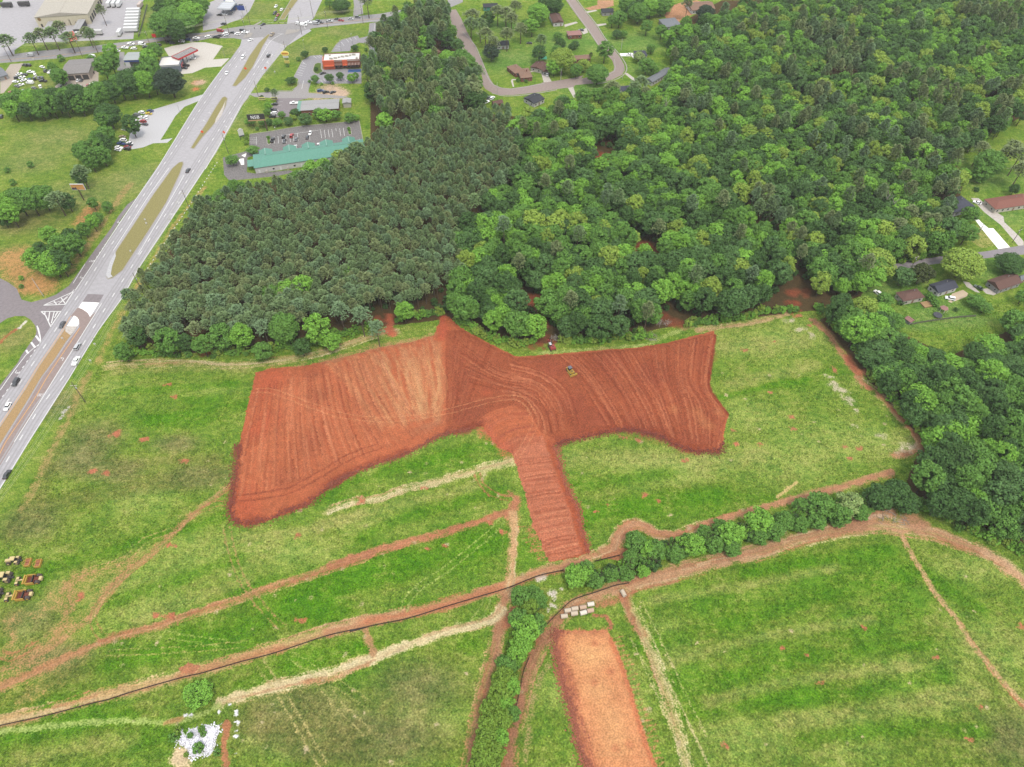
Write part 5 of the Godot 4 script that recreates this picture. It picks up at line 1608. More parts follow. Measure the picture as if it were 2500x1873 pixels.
func mass(called: String, label: String, items: Array): # items: [kind, at, size, tall, colour]
	var root := Node3D.new()
	root.name = numbered(called)
	add_child(root)
	tag(root, label, "trees", "", "stuff")
	var by := {}
	for it in items:
		if not by.has(it[0]): by[it[0]] = []
		by[it[0]].append(it)
	for kind in by:
		var mm := MultiMesh.new()
		mm.transform_format = MultiMesh.TRANSFORM_3D
		mm.use_colors = true
		mm.mesh = crowns[kind]
		var list: Array = by[kind]
		mm.instance_count = list.size()
		for i in list.size():
			var it: Array = list[i]
			mm.set_instance_transform(i, Transform3D(Basis(Vector3.UP, rng.randf() * TAU).scaled(Vector3(it[2], it[2] * it[3], it[2])), Vector3(it[1].x, 0, it[1].y)))
			mm.set_instance_color(i, it[4])
		var o := MultiMeshInstance3D.new()
		o.name = "crowns"
		o.multimesh = mm
		o.material_override = leaf_mats["white"]
		root.add_child(o, true)
	var mm := MultiMesh.new()
	mm.transform_format = MultiMesh.TRANSFORM_3D
	mm.mesh = pine_trunk if called.begins_with("pine") else trunk_mesh
	mm.instance_count = items.size()
	for i in items.size():
		var it: Array = items[i]
		mm.set_instance_transform(i, Transform3D(Basis(Vector3.UP, rng.randf() * TAU).scaled(Vector3(it[2], it[2] * it[3], it[2])), Vector3(it[1].x, 0, it[1].y)))
	var o := MultiMeshInstance3D.new()
	o.name = "trunks"
	o.multimesh = mm
	o.material_override = pine_bark if called.begins_with("pine") else bark
	root.add_child(o, true)

func hue_color(hue: String) -> Color:
	return (leaf_mats[hue] as StandardMaterial3D).albedo_color.srgb_to_linear()

func build_forest():
	make_crowns()
	var holes := [
	[-154, -245.6, 5],
	[-149.1, -236.2, 5],
	[-63.5, -260.3, 4],
	[-61.8, -252, 4],
	[10.5, -272.4, 8],
	[13.7, -257, 7],
	[16.8, -242.4, 7],
	[73.8, -309.9, 10],
	[71.2, -320.1, 7],
	[81.5, -258.7, 9],
	[58.1, -413.2, 10],
	[60.2, -402.4, 9],
	[151, -283.1, 9],
	[146.9, -272.4, 7],
	[68.1, -379.1, 7]]
	var patch := [
	[-101.8, -285, 16],
	[-86.3, -296.2, 10],
	[-140.6, -389.3, 16],
	[-136.9, -399.7, 14]]
	# planted pines
	var stand := scatter([-187.5,-298,-182.5,-326.3,-181,-348.3,-164.1,-355.2,-150,-364.6,-116.9,-379.3,-92.9,-409.2,-75,-435.3,-63.6,-443.7,-33,-449.8,-1.9,-454.7,0.6,-419.2,0.6,-376.8,-12.4,-352.9,-24.2,-343.8,-29.4,-313.9,-25.6,-286.7,-34.8,-279.4] + [-41.9,-268.9,-64.6,-260.3,-93.6,-252,-106.8,-248.8,-137.3,-242.4,-150.4,-240.8,-159,-239.3,-184.3,-240.8,-192.2,-260.3], 4.7, holes + patch.slice(2))
	stand.sort_custom(func(a, b): return a.y > b.y)
	var rest := []
	for i in stand.size():
		var near := clampf((stand[i].y + 330.0) / 90.0, 0.0, 1.0)
		var size := rng.randf_range(2.7, 3.8) + near * rng.randf_range(0.0, 1.5)
		var tall := rng.randf_range(0.84, 1.14) * 3.2 / size
		var hue: String = ["pine", "pine", "pine_cool", "pine_warm"][rng.randi() % 4]
		var kind := "pine%d" % (rng.randi() % 6)
		if i < 300:
			tree("pine_tree", kind, hue, stand[i], size, tall, "%s pine in the front rows of the dense stand, %s" % [{"pine": "dark green", "pine_cool": "grey green", "pine_warm": "olive green"}[hue], "at the highway corner" if stand[i].x < -150.0 else "in the left half" if stand[i].x < -105.0 else "in the right half" if stand[i].x < -65.0 else "beside the broadleaf trees"], "pines of the dense stand")
		else:
			rest.append([kind, stand[i], size, tall, hue_color(hue) * rng.randf_range(0.85, 1.15)])
	mass("pine_stand", "dense planted pine stand reaching back from the front rows to the strip building", rest)
	print("pines ", stand.size())
	# mixed wood
	var wood := scatter([1.2,-446.7,13.7,-452.8,58.2,-462.3,101.4,-478.5,119.6,-513.3,117.1,-543.5,137.8,-584.6,172.4,-611.3,237.9,-659.8,450.1,-659.8,350.7,-452.8,281.6,-406.4,267.5,-365.5,246.4,-333.5,240.5,-312.6] + [207.6,-302,179.7,-277.7,157,-274.1,139.1,-269.9,116,-262,89.6,-258.7,67.5,-249.8,41.9,-245.6,23.7,-244.6,0.9,-242.4,-12.8,-247.8,-28.3,-260.3,-34.4,-263.7] + [-25.5,-285.5,-29.2,-312.6,-24.1,-342.3,-12.4,-351.4,0.6,-375.3], 8.0, holes)
	var east := scatter([154.5,-257] + [168.4,-262.5,182.2,-255.1,188.5,-240.7,207.1,-231.5,225.8,-239.1,258.6,-251.8] + [202.2,-129.6,184.2,-137.5,170.7,-144.8,160.9,-153.3,173.8,-175,179.6,-182.4,169.9,-209.9,166.3,-228.6], 7.2, [])
	var west := scatter([-101.7,-584.6,-79.5,-625.3,-55,-634.9,-47.3,-567.7,-72.9,-551.4,-78.5,-535.7,-50.2,-528.1,-25.2,-499,-19.4,-468.7,-33.1,-452.8,-63.5,-443.7,-83.6,-431.8,-96.7,-462.3,-105.8,-506.1,-106.6,-551.4], 7.4, [])
	var all := []
	for v in wood: all.append([v, 0])
	for v in east: all.append([v, 1])
	for v in west: all.append([v, 2])
	all.sort_custom(func(a, b): return a[0].length_squared() < b[0].length_squared())
	var n := FastNoiseLite.new()
	n.seed = 21
	n.frequency = 0.011
	rest = []
	var told := {"mid": "mid green", "bright": "fresh bright green", "dark": "deep green", "yellow": "yellowish green", "blue": "bluish green", "pale": "pale flowering"}
	for i in all.size():
		var v: Vector2 = all[i][0]
		var is_pine: bool = n.get_noise_2d(v.x, v.y) > 0.42 and all[i][1] == 0 and v.y < -300.0
		if v.x > 190 and v.y < -330 and v.y > -480 and rng.randf() < 0.28: is_pine = true
		if all[i][1] == 2: is_pine = rng.randf() < 0.7
		if rng.randf() < 0.06 and all[i][1] == 0: is_pine = true
		var size := rng.randf_range(4.3, 7.7)
		var tall := rng.randf_range(0.85, 1.1) * 5.6 / size
		var kind := "broad%d" % (rng.randi() % 8)
		var hue: String = ["mid", "mid", "bright", "dark", "blue", "mid", "bright", "dark", "yellow", "blue"][rng.randi() % 10]
		if is_pine:
			kind = "tall%d" % (rng.randi() % 4)
			size = rng.randf_range(3.6, 4.8)
			tall = rng.randf_range(0.95, 1.1) * 4.6 / size
			hue = ["pine_warm", "pine_warm", "pine", "pine_cool"][rng.randi() % 4]
		elif all[i][1] == 1:
			hue = ["mid", "bright", "dark", "blue", "mid", "dark"][rng.randi() % 6]
			if v.y < -215.0 and v.x > 165: # low vine-covered growth
				tall *= 0.62
		if i < 300 and not is_pine:
			var where: String = ("in the wood right of the field, %s" % ("upper part" if v.y < -215.0 else "middle part" if v.y < -180.0 else "lower part")) if all[i][1] == 1 else "in the mixed wood %s" % ("above the left of the red pad" if v.x < 10.0 else "above the bulldozer" if v.x < 50.0 else "above the right of the red pad" if v.x < 90.0 else "above the right field")
			tree("broadleaf_tree", kind, hue, v, size, tall, "%s broadleaf tree %s" % [told[hue], where], "broadleaf trees of the wood")
		elif i < 300:
			tree("wood_pine", kind, hue, v, size, tall, "tall round crowned pine among the broadleaf trees of the wood", "pines among the broadleaf trees")
		else:
			rest.append([kind, v, size, tall, hue_color(hue) * rng.randf_range(0.82, 1.15)])
	mass("mixed_wood", "far mixed wood of broadleaf trees and pines", rest)
	print("wood ", all.size())
	# fringe of bushes where the wood meets the fields
	var fringe := []
	for a in [[-188.7,-233.1,-173,-234,-156,-233.1], [-143.8,-233.1,-122,-235.3,-104.9,-239.3,-92.1,-243.4,-79.1,-247.2,-67.2,-253], [-58.4,-257,-48.2,-259.7,-36.5,-260.3], [-28.2,-258.7,-15.1,-247.8,-3.6,-241.5,11.1,-240.2], [24.7,-243.4,41.7,-242.7,67.1,-246.5], [87.8,-254.3,115.4,-259,141,-267.8], [155.2,-267.8,158.7,-255.3,166.5,-236.2,168.6,-215.5,174.6,-196.4,178.5,-182.4,173.9,-172.7], [160.9,-153.3,172.6,-144.8,185.6,-136.5,197.2,-129.6], [200.7,-303.9,217.3,-307.9,240.1,-313.9]]:
		for q in smooth_line(pts(a), 2.2):
			for j in 2:
				var v := q + Vector2(rng.randf_range(-1.2, 1.2), rng.randf_range(-4.5, -0.3) if q.x < 130 else rng.randf_range(-2, 2))
				if q.x >= 130: v.x += rng.randf_range(0.5, 4.0)
				fringe.append(["shrub%d" % (rng.randi() % 3), v, rng.randf_range(1.3, 2.6), rng.randf_range(0.8, 1.5), hue_color(["bright", "mid", "yellow", "bright"][rng.randi() % 4]) * rng.randf_range(0.8, 1.1)])
	for v in scatter([-187.6,-257,-127.9,-260.3,-65.4,-267.1,-25,-263.7,42.3,-250.4,89.9,-260.3,143.5,-277.7,184.4,-292.4,226.2,-379.1,113.3,-482.8,1.2,-433,-26.3,-292.4], 6.5, holes):
		fringe.append(["shrub%d" % (rng.randi() % 3), v, rng.randf_range(1.6, 3.2), rng.randf_range(0.8, 1.4), hue_color("dark") * rng.randf_range(0.7, 1.0)])
	for a in [[43.5,-127.7,54,-131.6,68.7,-134,83.9,-138,99.4,-142.2,115.2,-146.3,131.1,-149.7,147.2,-153.2,159.8,-154.9], [45.5,-132.4,61.5,-134,84.2,-139.7,107.6,-145.5,131.6,-151.5,151.8,-155.8], [22.3,-121.8,31.3,-121.8,42.8,-124.9,54.5,-127.9]]:
		for q in smooth_line(pts(a), 1.3):
			fringe.append(["shrub%d" % (rng.randi() % 3), q + Vector2(0, 1.8) + Vector2(rng.randf_range(-1, 1), rng.randf_range(-2.2, 2.2)), rng.randf_range(1.8, 3.0), rng.randf_range(0.9, 1.5), hue_color(["mid", "mid", "dark", "bright"][rng.randi() % 4]) * rng.randf_range(0.8, 1.05)])
	for q in smooth_line(pts([7.3,-110.6,3.8,-101.8,2,-93.4,-1.6,-85.4,-3.6,-77.7,-5.8,-70.3,-7.6,-63.1,-8.9,-55.3]), 1.0):
		fringe.append(["shrub%d" % (rng.randi() % 3), q + Vector2(0, 1.8) + Vector2(rng.randf_range(-1.8, 1.8), rng.randf_range(-1.5, 1.5)), rng.randf_range(1.4, 2.2), rng.randf_range(0.8, 1.4), hue_color(["mid", "bright", "dark"][rng.randi() % 3]) * rng.randf_range(0.8, 1.05)])
	mass("undergrowth", "bushy undergrowth along the edge of the woods", fringe)
	build_single_trees()

func ordinal(i: int, n: int) -> String:
	if n == 1: return ""
	if i == 0: return "leftmost"
	if i == n - 1: return "rightmost"
	var w := ["first", "second", "third", "fourth", "fifth", "sixth", "seventh", "eighth", "ninth", "tenth", "eleventh", "twelfth", "thirteenth", "fourteenth", "fifteenth", "sixteenth", "seventeenth", "eighteenth", "nineteenth", "twentieth"]
	if i < (n + 1) / 2 and i < 20: return w[i] + " from left"
	return w[mini(19, n - 1 - i)] + " from right"

# rows: x, z, radius of the crown, kind, hue, stretch
func plant(rows: Array, called: String, where: String, group: String):
	var told := {"mid": "mid green", "bright": "bright green", "dark": "deep green", "yellow": "yellow green", "blue": "bluish green", "pale": "pale green", "pine": "dark pine", "pine_warm": "olive pine", "pine_cool": "grey green pine", "cedar": "dark brownish cedar", "hedge": "lush yellow green", "holly": "very dark evergreen"}
	var by := {}
	for r in rows:
		var r2: Array = r
		if not by.has(r2[4]): by[r2[4]] = []
		by[r2[4]].append(r2)
	for hue in by:
		var list: Array = by[hue]
		list.sort_custom(func(a, b): return a[0] / -a[1] < b[0] / -b[1])
		for i in list.size():
			var r: Array = list[i]
			var tall: float = r[5]
			var kind: String = r[3]
			if kind != "shrub": kind += str(rng.randi() % {"broad": 8, "big": 3, "fine": 3, "tall": 4, "pine": 6}[kind])
			var label := "%s tree %s" % [told[hue], where]
			if list.size() > 1: label += ", " + ordinal(i, list.size())
			if kind == "shrub":
				shrub(called, hue, Vector2(r[0], r[1]), r[2], label.replace(" tree ", " shrub "), group)
			else:
				tree(called, kind, hue, Vector2(r[0], r[1]), r[2], tall, label, group)

func build_single_trees():
	plant([
	[47.4, -134.4, 3.8, "fine", "mid", 0.85],
	[54.5, -129.4, 4.3, "fine", "mid", 0.85],
	[62.1, -128.1, 3.8, "fine", "mid", 0.85],
	[69.5, -131.5, 4.8, "fine", "bright", 0.85],
	[77.6, -132, 3.8, "fine", "mid", 0.85],
	[85, -135.8, 5.7, "fine", "bright", 0.85],
	[84.4, -130.8, 3.8, "fine", "mid", 0.85],
	[97, -141.8, 6.1, "fine", "bright", 0.85],
	[95.5, -135.9, 3.8, "fine", "mid", 0.85],
	[101.7, -138.1, 4.3, "fine", "mid", 0.85],
	[107, -142.3, 4.3, "fine", "mid", 0.85],
	[112.7, -141.2, 3.8, "fine", "mid", 0.85],
	[121.9, -148.3, 6.1, "fine", "mid", 0.85],
	[120.3, -143, 4.3, "fine", "mid", 0.85],
	[129.1, -144, 4.8, "fine", "mid", 0.85],
	[134.4, -150.1, 5.7, "fine", "pale", 0.85],
	[138.6, -146.3, 3.8, "fine", "mid", 0.85],
	[147.1, -152.8, 5.7, "fine", "dark", 0.85],
	[154.6, -153.8, 6.2, "fine", "dark", 0.85],
	[158.2, -150, 5.2, "fine", "dark", 0.85],
	[75.2, -137.9, 3.3, "fine", "mid", 0.85],
	[81.6, -141.1, 3.3, "fine", "mid", 0.85],
	[115.5, -149.2, 3.8, "fine", "mid", 0.85],
	[24, -118.9, 4.8, "fine", "bright", 0.85],
	[30.7, -117.7, 3.5, "fine", "mid", 0.85],
	[36.9, -120.2, 3.4, "fine", "mid", 0.85],
	[42.5, -120.5, 3.4, "fine", "mid", 0.85],
	[49.3, -121.9, 2.8, "fine", "bright", 0.85],
	[47.7, -132.6, 4.4, "fine", "mid", 0.85],
	[52.1, -129.5, 4.3, "fine", "bright", 0.85],
	[45.4, -126.9, 3.4, "fine", "mid", 0.85],
	[27.7, -122.6, 3.4, "fine", "mid", 0.85]], "hedge_tree", "in the hedge crossing the fields", "trees of the cross hedge")
	plant([
	[2.9, -110.9, 4.1, "fine", "mid", 0.95],
	[7.7, -111.9, 3.8, "fine", "mid", 0.95],
	[10.2, -109.8, 3, "fine", "mid", 0.95],
	[6.3, -108, 3.6, "fine", "hedge", 0.95],
	[2.5, -102.5, 4.1, "fine", "mid", 0.95],
	[4.9, -98.9, 5.6, "fine", "bright", 0.95],
	[8.7, -100.6, 3.8, "fine", "mid", 0.95],
	[3.2, -93, 4.1, "fine", "bright", 0.95],
	[1.6, -89.9, 3.8, "fine", "bright", 0.95],
	[-1.2, -86.5, 3.5, "fine", "mid", 0.95],
	[-2.4, -81.9, 4.3, "fine", "hedge", 0.95],
	[-0.4, -79.4, 3.6, "fine", "bright", 0.95],
	[-3.9, -77.7, 4.3, "fine", "hedge", 0.95],
	[-6.5, -72.5, 4.3, "fine", "hedge", 0.95],
	[-2.4, -74.6, 3.6, "fine", "bright", 0.95],
	[-3.8, -69, 4.1, "fine", "hedge", 0.95],
	[-7.6, -67.7, 3.8, "fine", "hedge", 0.95],
	[-8.2, -63, 4.3, "fine", "hedge", 0.95],
	[-4.3, -64.3, 3.6, "fine", "bright", 0.95],
	[-9.2, -59.3, 4.3, "fine", "hedge", 0.95],
	[-5.5, -59, 3.8, "fine", "hedge", 0.95],
	[-9.8, -55.3, 4.3, "fine", "hedge", 0.95],
	[-6.6, -55.1, 3.8, "fine", "hedge", 0.95],
	[-3.3, -87.9, 2.7, "fine", "mid", 0.95],
	[0.4, -71.2, 2.7, "fine", "mid", 0.95]], "hedge_tree", "in the hedge running down to the lower edge", "trees of the lower hedge")
	plant([
	[-104.6, -76.5, 5.2, "fine", "bright", 0.80]], "lone_tree", "alone below the silt fence", "")
	plant([
	[-109.3, -66.6, 1.6, "shrub", "hedge", 0.90],
	[-109.8, -64.5, 1.8, "shrub", "mid", 0.90],
	[-101.3, -67, 1.3, "shrub", "mid", 0.90],
	[-100.4, -65.5, 1.2, "shrub", "mid", 0.90],
	[-100.5, -61.2, 2.2, "shrub", "mid", 0.90],
	[-104.6, -65.1, 1.2, "shrub", "mid", 0.90],
	[-104.2, -59.4, 1, "shrub", "hedge", 0.90],
	[-88.4, -57.5, 1, "shrub", "hedge", 0.90],
	[-94.4, -60.1, 1.4, "shrub", "mid", 0.90],
	[-90, -60.4, 1.1, "shrub", "hedge", 0.90]], "weed_clump", "among the white limestone", "weeds round the limestone")
	plant([
	[-161.8, -234.2, 6.4, "broad", "mid", 0.90],
	[-138.4, -238.9, 6.8, "broad", "mid", 0.90],
	[-128.1, -238.3, 6, "broad", "bright", 0.90],
	[-110, -244.2, 7.6, "big", "mid", 0.90],
	[-93.6, -243.3, 7.4, "broad", "bright", 0.90],
	[-86.6, -238.7, 5, "broad", "bright", 0.90],
	[-113.1, -271.6, 7, "broad", "bright", 0.90],
	[-105.7, -272.6, 6.4, "broad", "bright", 0.90],
	[-121.1, -269.9, 5.6, "broad", "mid", 0.90],
	[-118, -232.7, 5, "broad", "mid", 0.90],
	[-178.8, -239.3, 5.2, "broad", "dark", 0.90],
	[-183.8, -231.6, 4.6, "broad", "mid", 0.90],
	[-182.2, -241.1, 5.6, "tall", "pine", 0.71],
	[-177.3, -248.1, 5.8, "tall", "pine", 0.68],
	[-163.4, -255.4, 5.6, "tall", "pine_cool", 0.71],
	[-144.9, -257.3, 6, "tall", "pine_cool", 0.66],
	[-133.4, -251.7, 6, "tall", "pine_cool", 0.66],
	[-126.3, -248.1, 5.4, "tall", "pine", 0.73],
	[-146.5, -234.4, 5, "broad", "mid", 0.90],
	[-53.2, -257.5, 5, "broad", "bright", 0.90],
	[-85.9, -286.9, 5, "broad", "bright", 0.90],
	[-100.2, -235, 4.6, "broad", "dark", 0.90],
	[-168.1, -239.4, 5, "tall", "pine", 0.79],
	[-83.3, -251.7, 5.6, "tall", "pine_cool", 0.71],
	[-72.8, -248.1, 5.6, "tall", "pine_cool", 0.71],
	[-118.9, -242.8, 5.4, "tall", "pine_cool", 0.73],
	[-111.7, -255.4, 5.4, "tall", "pine", 0.73],
	[-104.1, -255.4, 5.4, "tall", "pine_cool", 0.73],
	[-156, -236.6, 4.6, "broad", "dark", 0.90],
	[-64.5, -241.1, 5, "tall", "pine_cool", 0.79]], "edge_tree", "at the front edge of the pine stand", "trees along the front of the pine stand")
	plant([
	[-258.9, -375.3, 6.5, "tall", "pine", 0.61],
	[-260.6, -374.8, 5, "broad", "dark", 0.90],
	[-262.9, -395.1, 6, "broad", "mid", 0.90],
	[-257.4, -400.4, 6, "broad", "mid", 0.90],
	[-270.9, -403.6, 6, "broad", "mid", 0.90],
	[-258.4, -409.1, 6, "broad", "dark", 0.90],
	[-261.3, -393.1, 4.5, "broad", "mid", 0.90],
	[-289.2, -342.3, 8, "big", "bright", 0.90],
	[-284.3, -347.7, 8, "big", "mid", 0.90],
	[-277.6, -347.9, 7, "broad", "mid", 0.90],
	[-273.4, -353.2, 8, "big", "mid", 0.90],
	[-261.7, -347.6, 7, "tall", "pine", 0.56],
	[-259.6, -351.9, 5, "broad", "dark", 0.90],
	[-284.2, -336.4, 6, "broad", "bright", 0.90],
	[-290.3, -336.6, 5, "broad", "dark", 0.90],
	[-255.3, -318.7, 5, "broad", "bright", 0.90],
	[-241.8, -292.9, 8, "big", "bright", 0.90],
	[-240.3, -303.1, 7, "broad", "mid", 0.90],
	[-238, -310.4, 6, "broad", "mid", 0.90],
	[-249.3, -299.4, 6, "broad", "dark", 0.90],
	[-240.7, -327.2, 4, "broad", "mid", 0.90],
	[-237.5, -332.4, 4, "broad", "bright", 0.90],
	[-242.2, -316.1, 6, "broad", "dark", 0.90],
	[-237.9, -293.3, 6, "broad", "dark", 0.90],
	[-238, -339.6, 3.4, "broad", "mid", 0.90],
	[-236.7, -350.4, 3.4, "broad", "mid", 0.90],
	[-246, -353.1, 3.4, "broad", "mid", 0.90],
	[-251.2, -294.7, 6, "broad", "bright", 0.90],
	[-261.6, -290.7, 1.6, "shrub", "bright", 0.90],
	[-258.7, -284.4, 1.6, "shrub", "mid", 0.90],
	[-306.6, -379.4, 2.4, "shrub", "mid", 0.90],
	[-304.5, -399, 2.4, "shrub", "mid", 0.90],
	[-316.8, -393.7, 2.4, "shrub", "mid", 0.90]], "roadside_tree", "left of the highway", "trees left of the highway")
	plant([
	[-343.3, -463, 7, "broad", "mid", 0.90],
	[-337.4, -466.8, 7, "broad", "mid", 0.90],
	[-328.3, -463.9, 8, "big", "bright", 0.90],
	[-320.7, -465.2, 8, "big", "mid", 0.90],
	[-313, -466.5, 8, "big", "dark", 0.90],
	[-305.9, -467.8, 8, "big", "mid", 0.90],
	[-298.7, -469.1, 8, "big", "dark", 0.90],
	[-292.1, -471.7, 8, "big", "mid", 0.90],
	[-286, -475.6, 8, "big", "mid", 0.90],
	[-281.5, -481, 8, "big", "dark", 0.90],
	[-276.3, -486.4, 8, "big", "mid", 0.90],
	[-269.6, -488.1, 10, "big", "dark", 0.76],
	[-259.6, -489.1, 8, "big", "bright", 0.90],
	[-255.3, -493.5, 7, "broad", "mid", 0.90],
	[-241.8, -489.4, 11, "big", "holly", 0.69],
	[-338, -455.4, 6, "broad", "bright", 0.90],
	[-329.8, -456.7, 6, "broad", "dark", 0.90],
	[-321, -456.7, 6, "broad", "mid", 0.90],
	[-313.2, -459.2, 6, "broad", "mid", 0.90],
	[-304.9, -460.4, 6, "broad", "dark", 0.90],
	[-295.8, -463.1, 6, "broad", "mid", 0.90],
	[-287.9, -465.6, 6, "broad", "mid", 0.90]], "hedgerow_tree", "in the thick hedgerow behind the repair shops", "trees of the hedgerow behind the shops")
	plant([
	[-269.9, -446.7, 9, "big", "dark", 0.84],
	[-270.8, -442, 6, "broad", "mid", 0.90],
	[-295, -520.8, 7, "broad", "mid", 0.90],
	[-297.1, -512, 7, "broad", "mid", 0.90],
	[-303.5, -542.1, 6, "broad", "bright", 0.90],
	[-271.3, -531.3, 7, "broad", "bright", 0.90],
	[-269.8, -542.1, 6, "broad", "mid", 0.90],
	[-264.2, -516.3, 7, "broad", "mid", 0.90],
	[-263.7, -504.8, 7, "broad", "mid", 0.90],
	[-271.5, -510.6, 6, "broad", "dark", 0.90],
	[-329.8, -507.7, 6, "broad", "mid", 0.90],
	[-324.7, -500.6, 6, "broad", "mid", 0.90],
	[-339, -519.2, 4, "broad", "mid", 0.90],
	[-319.9, -530.1, 3.5, "shrub", "mid", 0.90],
	[-320.8, -541.7, 4, "shrub", "mid", 0.90],
	[-346.2, -545.9, 3, "shrub", "mid", 0.90],
	[-250.8, -435, 6.4, "broad", "dark", 0.90],
	[-262.9, -424.4, 6, "broad", "mid", 0.90],
	[-263.7, -415.3, 6, "broad", "mid", 0.90],
	[-269.6, -403.2, 6, "broad", "mid", 0.90],
	[-261.1, -405.4, 6, "broad", "mid", 0.90]], "yard_tree", "round the repair shops and the gravel lot", "trees round the shops")
	plant([
	[-388.1, -555, 9, "tall", "pine", 0.44],
	[-368.9, -556.6, 7, "tall", "pine", 0.56],
	[-365.4, -564.9, 8, "tall", "pine_warm", 0.49],
	[-356.1, -564.9, 8, "tall", "pine", 0.49],
	[-355.3, -576.7, 7, "tall", "pine_warm", 0.56],
	[-341.9, -560, 8, "tall", "pine", 0.49],
	[-331.5, -569.9, 7, "tall", "pine_warm", 0.56],
	[-324, -560, 5, "tall", "pine", 0.79],
	[-336.1, -610.4, 5, "tall", "pine_warm", 0.79]], "yard_pine", "in front of the cream warehouse", "pines in front of the warehouse")
	plant([
	[-278.4, -588.6, 12, "big", "mid", 0.63],
	[-276.8, -604.6, 12, "big", "mid", 0.63],
	[-264.1, -590.4, 12, "big", "mid", 0.63],
	[-262.8, -608.3, 12, "big", "bright", 0.63],
	[-287, -625.1, 12, "big", "dark", 0.63],
	[-272.8, -628.9, 12, "big", "bright", 0.63],
	[-261.6, -625.1, 10, "big", "mid", 0.76],
	[-264.8, -577.7, 8, "big", "dark", 0.90],
	[-275.4, -576.4, 7, "broad", "mid", 0.90],
	[-279.3, -625.1, 12, "big", "mid", 0.63]], "copse_tree", "in the copse beside the warehouse yard", "trees of the copse by the warehouse")
	plant([
	[-145, -637.6, 8.6, "big", "dark", 0.52],
	[-156.6, -644, 4.3, "broad", "mid", 0.68],
	[-120.4, -625.4, 7.2, "tall", "pine_warm", 0.55],
	[-166.5, -479.9, 3.6, "tall", "pine", 0.68],
	[-170.5, -471.7, 2.9, "broad", "bright", 0.68],
	[-169.1, -462.8, 2.9, "broad", "mid", 0.68],
	[-159.8, -550.8, 3.6, "broad", "dark", 0.52],
	[-146.3, -561.6, 2.6, "broad", "dark", 0.60],
	[-123, -563.4, 3.3, "broad", "dark", 0.52],
	[-161.7, -508.9, 4.3, "broad", "dark", 0.52],
	[-147.6, -529.8, 1.9, "broad", "dark", 0.52],
	[-144.1, -509, 3.3, "broad", "mid", 0.68],
	[-133.7, -509.9, 3.6, "broad", "blue", 0.68],
	[-126.8, -515.1, 3.2, "broad", "blue", 0.68],
	[-117.9, -511.3, 3.6, "broad", "bright", 0.68],
	[-115.1, -514.3, 2.9, "broad", "mid", 0.68],
	[-170.9, -536.8, 1.4, "shrub", "mid", 0.68],
	[-149.3, -511.6, 1.4, "shrub", "mid", 0.68],
	[-139.8, -508, 1.4, "shrub", "bright", 0.68],
	[-131.7, -508.7, 1.4, "shrub", "bright", 0.68],
	[-114.5, -563.3, 1.7, "shrub", "mid", 0.68],
	[-164.3, -546.8, 2.2, "shrub", "mid", 0.68],
	[-177.1, -497, 2.2, "broad", "dark", 0.52],
	[-179.1, -488.3, 1.7, "shrub", "dark", 0.68]], "restaurant_tree", "beside the orange trimmed restaurant", "trees round the restaurant")
	plant([
	[-149.8, -462.5, 3.7, "broad", "dark", 0.56],
	[-158.3, -459.8, 3, "broad", "mid", 0.56],
	[-159.2, -449.9, 3.7, "broad", "mid", 0.56],
	[-151.8, -450.6, 3.7, "broad", "blue", 0.56],
	[-140.4, -451.4, 5.2, "broad", "blue", 0.56],
	[-132.4, -459.4, 4.8, "broad", "mid", 0.56],
	[-127.1, -455.1, 5.9, "broad", "bright", 0.56],
	[-120.8, -457.4, 4.4, "broad", "mid", 0.56],
	[-110.7, -454.4, 4.4, "broad", "mid", 0.56],
	[-106.9, -456.7, 3, "broad", "bright", 0.56],
	[-149.8, -457.8, 2.2, "broad", "yellow", 0.56],
	[-176.2, -449.9, 3.7, "broad", "mid", 0.56],
	[-179.1, -451, 3, "broad", "bright", 0.56],
	[-169.3, -449.3, 3, "broad", "mid", 0.56],
	[-165.1, -450.5, 3, "broad", "dark", 0.56],
	[-167, -414.2, 4.4, "broad", "mid", 0.43],
	[-175.9, -431.1, 1.9, "shrub", "hedge", 0.56],
	[-174.8, -426, 1.9, "shrub", "hedge", 0.56],
	[-177, -435.9, 1.8, "shrub", "hedge", 0.56],
	[-171.9, -443.9, 1.5, "shrub", "mid", 0.56],
	[-162, -433.6, 1.5, "shrub", "mid", 0.56],
	[-110.1, -443.9, 1.5, "shrub", "mid", 0.56],
	[-160.8, -429, 1, "shrub", "bright", 0.56],
	[-109.1, -440, 1, "shrub", "bright", 0.56],
	[-177.1, -401.1, 4.7, "broad", "mid", 0.43]], "strip_tree", "between the low grey building and the strip building", "trees round the strip building")
